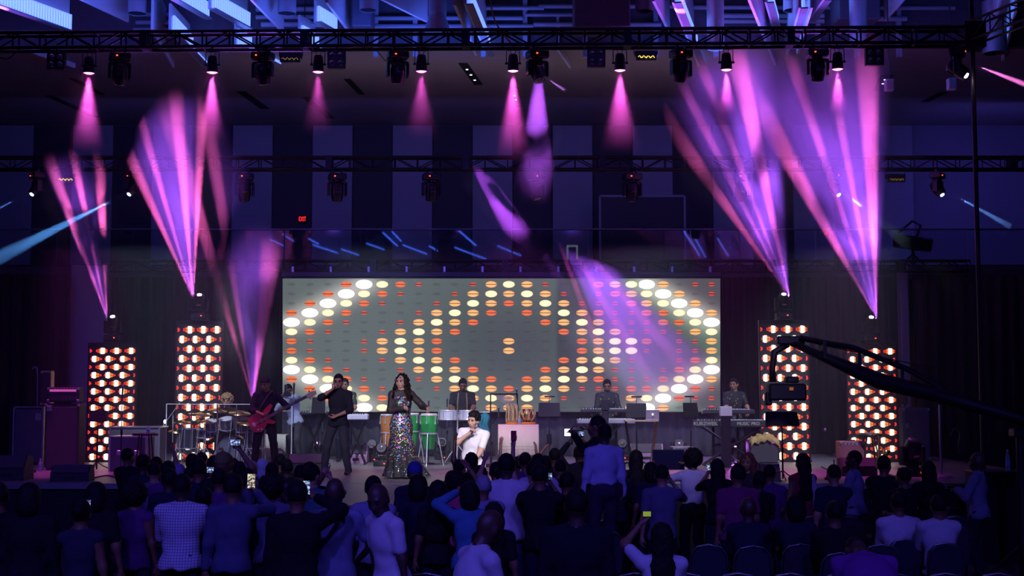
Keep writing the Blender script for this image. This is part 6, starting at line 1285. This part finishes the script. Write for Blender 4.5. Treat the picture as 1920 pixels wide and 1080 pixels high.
MB().bbox((.10, 0, 0), (.22, .13, .12), .02).build('camera_body', M_fix, v); MB().cyl((.1, .06, 0), (.1, .2, 0), .045, n=14).build('lens', M_fix, v); MB().box((-.05, -.03, .02), (.10, .03, .13)).build('video_light', M_fix, v); MB().box((-.05, -.047, .02), (.09, .004, .11)).build('light_panel', emat('video_light', (.8, .85, 1), 5), v); MB().tube([(.0, 0, .06), (.05, 0, .12), (.16, 0, .12), (.2, 0, .06)], .012, 6).build('handle', M_fix, v); MB().box((.16, -.075, .0), (.09, .02, .07)).build('viewfinder', M_shotb, v)
MB().cyl((.15, 0, .09), (.33, .05, .05), .012, n=6).build('microphone_arm', M_fix, v); MB().cyl((.02, 0, -.06), (.02, 0, -.18), .014, n=6).build('grip', M_fix, v)
# right of centre
crowd('person in dark top with hair loose over the shoulders near the violet lit wedge', 1192, 846, 1.72, -.2, top=BLK, sleeve='short', hair='long', female=True)
crowd('person in dark top beside the tablet holder', 1218, 868, 1.62, .2, top=NAVY, sleeve='short', hair='bob', female=True)
crowd('person in white t-shirt and dark trousers filming with a big tablet', 1297, 846, 1.74, .15, top=WHT, sleeve='short', hair='afro', female=True, build=1.1, L=((.52, .24, 1.52), (.6, .0, -.8), 'grip'), R=((-.02, .36, 1.55), (.9, .2, -.5), 'grip'), legs=('black2', (.012, .012, .016)), tuck=True)
p = sum((Vector(crowd.info['W'][q_]) for q_ in (-1, 1)), Vector()) / 2 + Vector((0, .10, .08)); phone('large dark tablet held by the person in white t-shirt', p, pm('tablet_dark', (.02, .02, .05), .2), 0, 0, .48, .30, 'tablet', 'tablet')
crowd('person in black filming with a phone held low', 1343, 862, 1.66, .0, top=BLK, sleeve='short', hair='long', female=True, L='phone', R='phone', phone_=(-1, 'phone with a bright stage picture held low in the crowd', M_shotb, .15, .08))
crowd('person in wine red shirt with a broad back', 1381, 872, 1.72, .15, top=WIN, sleeve='short', hair='short', build=1.2)
crowd('person in dark top with auburn hair, badge on the chest', 1400, 852, 1.68, 2.6, top=NAVY, sleeve='short', hair='wavy', haircol=(.10, .03, .03), female=True)
crowd('person in red dress with a pale scarf and long hair', 1502, 852, 1.70, .3, top=('red_dress', (.22, .02, .04)), sleeve='none', hair='long', female=True, skirt=('red_skirt', (.16, .015, .04)), extra=lambda o, i: MB().tube([i['U']((.12, -.16, .95)), i['U']((.13, -.15, 1.2)), i['U']((.10, -.09, 1.45)), i['U']((.11, .08, 1.46)), i['U']((.13, .14, 1.2))], .045, 7).build('scarf', cloth('scarf_pale', (.35, .33, .42)), o))
crowd('person in blue grey t-shirt turned sideways at the stage edge', 1598, 846, 1.74, 1.1, top=BLU, sleeve='short', hair='buzz', build=1.15, skin='dark', L='fold', R='fold')
crowd('person in black shirt with one arm out before the red amplifier', 1655, 856, 1.72, -.6, top=BLK, sleeve='short', hair='short', build=1.2, L='fold', R='fold')
crowd('person in black with straight hair to the waist near the big floor light', 1736, 866, 1.66, .0, top=BLK, sleeve='short', hair='long', female=True)
crowd('person in pale shirt clapping in front of the wing curtain', 1829, 849, 1.74, 1.0, top=BLU, sleeve='long', hair=None, skin='dark', L='clap', R='clap', collar=True)
# crowd pressed against the stage
GC = 'people pressed against the stage front'; LC = 'person in dark clothes in the packed crowd at the stage front'
hs_ = ['short', 'bob', 'buzz', 'afro', 'bun', 'short', 'long', None]; tops = [BLK, NAVY, GRY, PUR, BLK, NAVY]
for i, (px, yt) in enumerate(((243, 842), (272, 853), (292, 868), (318, 866), (363, 852), (381, 849), (403, 856), (428, 852), (452, 866), (512, 868), (540, 862), (566, 872), (583, 868), (320, 880), (362, 874), (415, 880), (848, 884), (862, 862), (900, 874), (930, 868), (958, 872), (985, 850), (1022, 856), (1050, 862), (1062, 886), (1160, 862), (1240, 872), (1440, 872), (1420, 884), (1560, 872), (1690, 878))):
    hh = random.uniform(1.60, 1.72) if yt > 856 else random.uniform(1.69, 1.74)
    lm_ = min(((235, 'flight cases'), (300, 'taller tower by the drums'), (350, 'drum shield corner'), (410, 'bass drum'), (455, 'floor tom'), (505, 'bassist'), (545, 'lone microphone stand'), (580, 'black wedge monitor'), (855, 'kneeling singer'), (925, 'towel stand'), (970, 'tabla table'), (1025, 'music stand by the tablas'), (1065, 'videographer'), (1165, 'silver keyboard'), (1245, 'violet lit wedge'), (1430, 'tan cloth amplifier'), (1560, 'red amplifier'), (1695, 'side fill speaker'), (1770, 'jib mast')), key=lambda q: abs(q[0] - px))[1]
    tn_ = ('black', 'navy blue', 'slate grey', 'plum', 'black', 'navy blue')[i % 6]; LC = 'person in %s top %s before the %s' % (tn_, ('with folded arms', 'clapping', 'with one hand up')[i % 3], lm_)
    crowd(LC, px, yt, hh, random.uniform(-.4, .4), top=tops[i % 6], sleeve='short', hair=hs_[(i * 5 + i // 3) % 8], female=i % 3 == 1, skin=('brown', 'dark', 'tan')[i % 3], L=('fold', 'clap', 'down')[i % 3], R=('fold', 'clap', 'phone')[i % 3], group=GC)
crowd('person in a pale woollen cap pressed near the drum shield', 473, 866, 1.66, 0, top=GRY, hair='cap', cap=('cap_pale', (.34, .32, .5)), sleeve='short'); crowd('person in a round blue headscarf before the bassist', 494, 862, 1.68, .1, top=NAVY, hair='scarf', cap=('scarf_blue', (.16, .16, .4)), female=True, sleeve='short'); crowd('person in a pale violet scarf among the front crowd', 338, 871, 1.64, 0, top=PUR, hair='scarf', cap=('scarf_violet', (.22, .18, .34)), female=True)
crowd('person raising a clenched fist before the flight cases', 296, 858, 1.68, 0, top=BLK, hair='bun', R='fist', sleeve='short'); crowd('person in yellow sleeves raising a fist before the bass drum', 396, 864, 1.64, .2, top=('mustard', (.30, .22, .03)), sleeve='long', R='fist', L='fold', hair='short'); crowd('person holding a phone high before the drum kit', 440, 860, 1.66, .1, top=BLK, sleeve='short', R=((.12, .14, 1.90), (1, .2, 0), 'grip'), phone_=(1, 'dark phone raised straight up before the drum kit', M_fix, .07, .14), hair='short')
crowd('person filming sideways with a blue lit phone by the drum shield', 376, 862, 1.66, 0, top=NAVY, L='phone', R='phone', phone_=(1, 'blue lit phone held sideways by the drum shield', M_shotb, .14, .075), hair='short'); crowd('person filming with a phone under the bassist', 527, 852, 1.70, .2, top=BLK, L='fold', R='phone', phone_=(1, 'bright upright phone under the bassist', M_shotb, .07, .14), hair='short'); crowd('person filming with a phone near the ribbed shield edge', 420, 850, 1.70, 0, top=BLK, R='phonehigh', phone_=(1, 'phone with white lit picture near the shield edge', M_shotb, .14, .075), hair='cap', cap=('cap_olive', (.16, .15, .05)))
crowd('person clapping with both hands raised beside the catwalk', 588, 872, 1.66, -.6, top=('teal_print', (.04, .12, .14)), sleeve='short', L=((.05, .26, 1.62), (.8, .1, -.8), 'flat'), R=((.05, .26, 1.60), (.8, .1, -.8), 'flat'), hair='bun', female=True, skin='tan')
crowd('person reaching one bare arm up towards the kneeling singer', 938, 878, 1.62, .6, top=PUR, sleeve='none', L=((.12, .20, 1.86), (1, .2, 0), 'open'), hair='bun', female=True, skin='tan'); crowd('person with tall hair right below the kneeling singer', 884, 852, 1.72, .1, top=BLK, hair='tall', L='up', skin='dark', sleeve='none')
crowd('person in pink sleeves with a raised arm below the gown', 858, 890, 1.60, -.3, top=('pink', (.40, .05, .14)), sleeve='short', R=((.10, .16, 1.84), (1, .2, 0), 'open'), hair='afro', female=True); crowd('person in blue checked shirt with a raised hand in the aisle', 880, 905, 1.58, .2, top=('blue_check', (.06, .18, .30)), sleeve='long', L=((.10, .24, 1.64), (1, .2, -.3), 'open'), hair='bob', female=True)
crowd('person with both arms up before the white tabla cloth', 968, 858, 1.70, .1, top=BLK, sleeve='none', L='up', R='up2', hair='short', skin='tan'); crowd('person with one arm up holding a red phone near the tablas', 1000, 866, 1.66, .1, top=NAVY, sleeve='none', L='up', R='fold', phone_=(-1, 'small red phone held up near the tablas', pm('phone_red', (.4, .03, .05), .3), .07, .12), hair='short', skin='tan')
crowd('person photographing with a bright phone beneath the music stand', 1012, 872, 1.64, -.1, top=BLK, L='phone', R='phone', phone_=(1, 'white glowing phone held sideways beneath the music stand', M_shotb, .15, .075), hair='short')
# ------------------------------------------------------------------ banquet chairs
M_cf = pm('chair_frame', (.22, .22, .26), .3, metal=.9); M_cp = pm('chair_pad', (.02, .02, .035), .85, bump=.1, scale=30)
arch = [(-.20, 0, .44), (-.21, -.03, .66), (-.195, -.045, .82), (-.13, -.055, .90), (0, -.06, .925), (.13, -.055, .90), (.195, -.045, .82), (.21, -.03, .66), (.20, 0, .44)]
CM = {'back_frame': MB().tube(arch, .013, 6).mesh('back_frame', M_cf), 'seat': MB().bbox((0, .20, .455), (.42, .42, .07), .02).mesh('seat', M_cp),
      'backrest': MB().prism([(-.185, -.22), (.185, -.22), (.19, .05), (.17, .18), (.10, .25), (0, .27), (-.10, .25), (-.17, .18), (-.19, .05)], .04, Matrix.Translation((0, -.03, .64)) @ Matrix.Rotation(PI / 2 + .09, 4, 'X')).mesh('backrest', M_cp)}
CL = [MB().cyl((sx * .19, y, .43), (sx * .20, y + dy, 0), .012, n=6).mesh('leg', M_cf) for sx in (-1, 1) for y, dy in ((.02, -.05), (.38, .03))]
def chair(loc, rz=0., label='empty black banquet chair with a rounded back in the seat rows', group='banquet chairs in the seat rows'):
    o = thing('banquet_chair', label, 'chair', loc, rz, group)
    for k, me in CM.items(): link(k, me, o)
    for me in CL: link('leg', me, o)
    return o
def seat_row(ytop, xs, lb):
    Y = F * (HC - .925) / (ytop - 730.)
    for px in xs:
        c = (X(px, Y), Y - .0, 0)
        if any((c[0] - a) ** 2 + (c[1] + .2 - b) ** 2 < .46 ** 2 for a, b in TAKEN): continue
        chair((c[0], c[1], 0), random.uniform(-.06, .06), 'empty black banquet chair in the ' + lb); TAKEN.append((c[0], c[1] + .2))
def seated(label, px, ytop, s, **k):
    Y = F / s; h = 1.72; loc = (X(px, Y), Y, .50); chair((loc[0], Y - .19, 0), 0, 'banquet chair under the ' + label.replace('seated person in ', 'sitter in ')[:70], 'occupied banquet chairs'); TAKEN.append((loc[0], Y)); return person(label, loc, h, k.pop('rz', 0), pose='sit', **dict(dict(L='lap', R='lap'), **k))
seated('seated person in white shirt beside another white shirt in the back rows', 1680, 945, 158, top=WHT, sleeve='long', hair='short', build=1.2); seated('seated person in white shirt at the end of the back rows', 1754, 957, 162, top=('white_end', (.5, .5, .55)), sleeve='long', hair='short', build=1.1)
seated('seated person in dark jacket with a shaved head in the back rows', 1400, 962, 165, top=NAVY, sleeve='long', hair=None, skin='dark'); seated('seated person in dark blue top hunched between chairs', 1488, 960, 163, top=NAVY, sleeve='short', hair='bob', female=True, build=1.1)
_o, _i = seated('seated person in white blouse holding a green lit phone overhead', 1238, 990, 205, top=WHT, sleeve='short', hair='long', female=True, build=1.1, L=((.16, .26, 1.74), (1, .3, -.3), 'grip')); W2, d_ = _i['Hd'][-1]; phone('small phone with a yellow green screen above the white blouse', _o.matrix_basis @ (W2 + d_ * .08) + Vector((0, -.03, .03)), emat('phone_green', (.55, .8, .05), .35), 0, 0, .08, .05)
person('person in purple top bending far forward behind the last chair row', (X(1636, 10.7), 10.7, 0), 1.76, .0, 'dark', 'buzz', top=('purple_top', (.16, .03, .22)), sleeve='long', lean=.95, head=(0, .5), build=1.25, L='lap', R='lap'); TAKEN.append((X(1636, 10.7), 11.0)); TAKEN.append((X(1636, 10.7), 10.6))
seated('seated person in black lounging beside the aisle end', 1560, 975, 172, top=BLK, sleeve='long', hair='short')
seat_row(948, range(1290, 1800, 61), 'seat row closest to the stage'); seat_row(964, range(1452, 1790, 66), 'second seat row from the stage'); seat_row(982, range(1425, 1800, 71), 'third seat row from the stage'); seat_row(990, (1290, 1200, 1160), 'short row beside the broad dark suit'); seat_row(1016, range(1325, 1860, 80), 'fourth seat row, just behind the white shirts'); seat_row(1068, range(610, 1900, 96), 'last seat row, furthest from the stage')
chair((X(1132, 2500 / 150), 2500 / 150 - .22, 0), .25, 'banquet chair under the person in pale blue shirt', None); chair((X(1118, 2500 / 139), 2500 / 139 - .22, 0), 1.2, 'banquet chair under the dark clothed person standing high', None)
# ------------------------------------------------------------------ smoke and the beams that light it
def smoke_mat(name, dens, scale, lo, hi, L_, prof, zr, stretch, step):
    """scattering smoke: noise density, thinning out towards the flanks and along the axis (local Z)"""
    m = bpy.data.materials.new(name); m.use_nodes = True; nt = m.node_tree; nt.nodes.clear(); N = nt.nodes.new; L = nt.links.new
    out = N('ShaderNodeOutputMaterial'); s = N('ShaderNodeVolumeScatter'); s.inputs['Color'].default_value = (.9, .9, .92, 1); L(s.outputs[0], out.inputs['Volume'])
    def mth(op, a, b=None):
        n = N('ShaderNodeMath'); n.operation = op
        for i, q in enumerate((a, b)):
            if q is None: continue
            if isinstance(q, (int, float)): n.inputs[i].default_value = q
            else: L(q, n.inputs[i])
        return n.outputs[0]
    tc = N('ShaderNodeTexCoord'); sp = N('ShaderNodeSeparateXYZ'); L(tc.outputs['Object'], sp.inputs[0])
    t = mth('DIVIDE', sp.outputs[2], L_)
    def ramp(stops):
        r = N('ShaderNodeValToRGB'); e = r.color_ramp.elements; r.color_ramp.interpolation = 'EASE'
        while len(e) < len(stops): e.new(.5)
        for el, (p, c) in zip(e, stops): el.position = p; el.color = (c, c, c, 1)
        L(t, r.inputs[0]); return r.outputs[0]
    rm = max(r for _, r in prof)
    R = mth('MULTIPLY', ramp([(p, r / rm) for p, r in prof]), rm)
    r2 = mth('ADD', mth('MULTIPLY', sp.outputs[0], sp.outputs[0]), mth('MULTIPLY', sp.outputs[1], sp.outputs[1]))
    e = mth('MAXIMUM', mth('SUBTRACT', 1.0, mth('DIVIDE', r2, mth('MULTIPLY', R, R))), 0.0)
    v = mth('MULTIPLY', e, ramp(zr))
    if scale:
        mp = N('ShaderNodeMapping'); mp.inputs['Scale'].default_value = stretch; mp.inputs['Location'].default_value = (random.uniform(0, 9), random.uniform(0, 9), 0); L(tc.outputs['Object'], mp.inputs[0])
        n = N('ShaderNodeTexNoise'); n.inputs['Scale'].default_value = scale; n.inputs['Detail'].default_value = 2.0; n.inputs['Distortion'].default_value = .5; L(mp.outputs[0], n.inputs['Vector'])
        mr = N('ShaderNodeMapRange'); mr.interpolation_type = 'SMOOTHSTEP'; mr.inputs['From Min'].default_value = lo; mr.inputs['From Max'].default_value = hi; L(n.outputs[0], mr.inputs['Value'])
        v = mth('MULTIPLY', v, mr.outputs[0])
    L(mth('MULTIPLY', v, dens), s.inputs['Density']); m.cycles.volume_step_rate = step
    return m
def plume(label, a, b, Y, prof, dens, scale=0, lo=.4, hi=.6, zr=((0, 1), (1, 1)), stretch=(1, 1, .55), Y2=None, step=1.0):
    """cloud along an axis; prof radii in picture units at depth Y"""
    A, B = at(a[0], a[1], Y), at(b[0], b[1], Y2 or Y); k = Y / F; L_ = (B - A).length
    prof = [(t, r * k) for t, r in prof]
    m = MB(); n = 16; S = 10; P = []
    for i in range(S + 1):
        t = i / S; r = np.interp(t, [p for p, _ in prof], [q for _, q in prof]); P.append((float(r) * 1.03 + .01, t * L_))
    m.lathe(P, n)
    o = m.build('smoke_plume', smoke_mat('smoke', dens, scale, lo, hi, L_, prof, list(zr), stretch, step)); o.location = A
    o.rotation_euler = (B - A).to_track_quat('Z', 'Y').to_euler()
    return tag(o, label, 'smoke', None, 'stuff')
VIO, PNK = (.36, .09, 1.0), (1.0, .13, .52)
def fan(src, Y, wide, rays, pw, pr, wdeg, rdeg=3.2, dy=-1.2, cw=VIO, cr=PNK):
    a = at(*src, Y); b = at(*wide, Y + dy); a = a + (b - a).normalized() * .12
    if pw: spot_light('beam', a, b, wdeg, pw, cw, .02, .7)
    for r in rays: spot_light('beam', a, at(r[0], r[1], Y + dy), r[2] if len(r) > 2 else rdeg, pr * (r[3] if len(r) > 3 else 1), cr, .02, .7)
Yt = 28.35
UP = ((0, .05), (.18, .12), (.5, .75), (.82, 1.0), (1, 0))
plume('violet smoke lit by the beam fan over the shorter tower by the bass amplifiers', (203, 604), (118, 295), Yt, [(0, 8), (.3, 45), (.7, 75), (1, 70)], .55, 1.5, .40, .60, UP, Y2=Yt - 2.0)
fan((203, 606), Yt, (140, 340), [(104, 330, 5), (146, 330, 3.5), (188, 330, 5)], 3500, 50000, 20)
plume('violet smoke lit by the beam fan over the taller tower behind the drums', (364, 566), (338, 165), Yt, [(0, 8), (.3, 70), (.6, 115), (.8, 85), (1, 40)], .38, .9, .28, .58, UP, Y2=Yt - 2.0)
fan((364, 568), Yt, (316, 320), [(256, 320, 5), (292, 320, 3.5), (340, 300, 5), (375, 300, 4)], 6000, 48000, 29)
plume('violet smoke column between the drum tower and the screen edge', (474, 756), (484, 425), 29.2, [(0, 8), (.3, 70), (.7, 80), (1, 45)], .36, .9, .3, .6, UP, Y2=Yt - 2.0)
fan((474, 760), 29.2, (474, 560), [(412, 540, 4.5), (440, 540, 3.5), (500, 540, 9, .6)], 5500, 36000, 22)
plume('thick violet smoke over the taller tower behind the jib head', (1483, 565), (1352, 80), Yt, [(0, 8), (.3, 85), (.55, 140), (.8, 135), (1, 90)], .42, 1.0, .34, .58, UP, Y2=Yt - 2.0)
fan((1483, 567), Yt, (1385, 280), [(1300, 300, 5.5), (1350, 300, 3), (1382, 300, 3), (1424, 300, 5.5)], 13000, 75000, 32)
T4 = ((0, .04), (.2, .05), (.32, .7), (.8, 1), (1, 0))
plume('thick violet smoke billowing above the shorter tower crossed by the jib arm', (1646, 606), (1550, 70), Yt, [(0, 8), (.25, 85), (.5, 150), (.8, 150), (1, 100)], .48, 1.1, .36, .58, T4, Y2=Yt - 2.0)
fan((1646, 608), Yt, (1565, 300), [(1478, 300, 6), (1545, 300, 3.2), (1588, 300, 3), (1632, 300, 6)], 13000, 75000, 35)
plume('drifting violet wisp in front of the balcony over the screen', (850, 295), (992, 450), 29.0, [(0, 28), (.5, 34), (1, 24)], .9, 1.6, .40, .6, ((0, 0), (.3, .8), (.8, 1), (1, 0)))
plume('upright violet wisp under the copper cable', (1030, 120), (990, 385), 27.0, [(0, 34), (.4, 50), (1, 40)], .7, 1.4, .45, .62, ((0, 0), (.3, .8), (.8, 1), (1, 0)))
plume('violet haze drifting across the led screen', (1030, 470), (1320, 760), 29.3, [(0, 25), (.35, 75), (.75, 100), (1, 60)], .55, 1.0, .32, .6, ((0, .3), (.4, .9), (.8, 1), (1, 0)))
spot_light('beam', at(830, 200, 28.2), at(960, 420, 29.0), 11, 7000, (.5, .08, 1), .02); spot_light('beam', at(1010, 100, 26.6), at(1005, 320, 27.0), 20, 2600, (.5, .1, 1), .02)
q = at(1018, 372, 29.25)
spot_light('beam', q, at(1215, 660, 29.3), 26, 4500, VIO, .02)
for tx, ty in ((1140, 700), (1235, 740), (1290, 700)): spot_light('beam', q, at(tx, ty, 29.3), 4, 8000, (.9, .1, .7), .02)
# pink cones under the lit par cans
for px, ln, pw_, wd in ((157, 150, 3025, 24), (391, 130, 3025, 22), (592, 120, 385, 30), (788, 130, 495, 30), (962, 170, 3025, 22), (1165, 150, 2090, 28), (1367, 80, 2500, 24), (1578, 80, 2500, 24)):
    a = tpt(px); a.z -= .50
    plume({157: 'faint pink haze under the end par can of the front truss', 391: 'faint pink haze under the par can by the fins', 592: 'dim magenta haze under the par can by the floodlight', 788: 'dim magenta haze under the lone par can', 962: 'pink haze under the par can by the copper cable',
           1165: 'magenta haze under the par can left of the yellow filament', 1367: 'pink haze under the par can in the smoke', 1578: 'pink haze under the par can nearest the last blinder'}[px], (px, 128), (px - 4, 138 + ln), a.y, [(0, 30), (1, 75)], .30, zr=((0, .3), (.25, 1), (1, 0)), step=2)
    spot_light('par_beam', a, a + Vector((0, 0, -4)), wd + 7, pw_ * .75, (.95, .10, .72), .04, .9)
# blue and white rays of the back truss heads
def rayp(lb, px, py, tx, ty, r1, col, pw_, deg, Yb=29.2, dens=.5, zr=((0, .7), (.3, .8), (1, 1))):
    a = at(px, py, Yb); b = at(tx, ty, Yb - .5); d = (b - a).normalized(); a = a + d * .3
    plume(lb, (px, py), (tx, ty), Yb, [(0, 7), (1, r1)], dens, 1.3, .15, .6, zr, Y2=Yb - .5)
    spot_light('ray', a, b, deg, pw_, col, .015, .4)
rayp('broad bright blue ray over the wing curtain', 236, 363, -30, 497, 36, (.10, .36, 1.0), 7000, 7.5)
rayp('thin dim blue ray at the edge of the wing curtain', 53, 362, -20, 400, 14, (.12, .3, 1.0), 900, 6)
rayp('short white ray inside the violet smoke', 1579, 358, 1614, 386, 9, (.6, .85, 1.0), 900, 9, dens=3)
rayp('faint blue ray pointing past the mast', 1775, 358, 1895, 425, 26, (.15, .35, 1.0), 1600, 7)
rayp('pink ray leaving the truss leg moving head', 1810, 115, 1940, 165, 20, (1.0, .2, .75), 3500, 7, 24.5)
rayp('thin violet ray of the moving head beside the copper cable', 1010, 136, 1058, 169, 9, (.6, .25, 1.0), 700, 7, 24.7, dens=1)
# thin haze over the whole stage
hm = bpy.data.materials.new('stage_haze'); hm.use_nodes = True; nt = hm.node_tree; nt.nodes.clear(); o_ = nt.nodes.new('ShaderNodeOutputMaterial'); vs_ = nt.nodes.new('ShaderNodeVolumeScatter'); vs_.inputs['Density'].default_value = .010; vs_.inputs['Color'].default_value = (.8, .9, 1, 1); nt.links.new(vs_.outputs[0], o_.inputs['Volume'])
tag(MB().box((0, 26.6, 3.2), (17.5, 6.0, 4.1)).build('stage_haze', hm), 'thin grey haze hanging over the stage before the screen', 'haze', None, 'stuff')
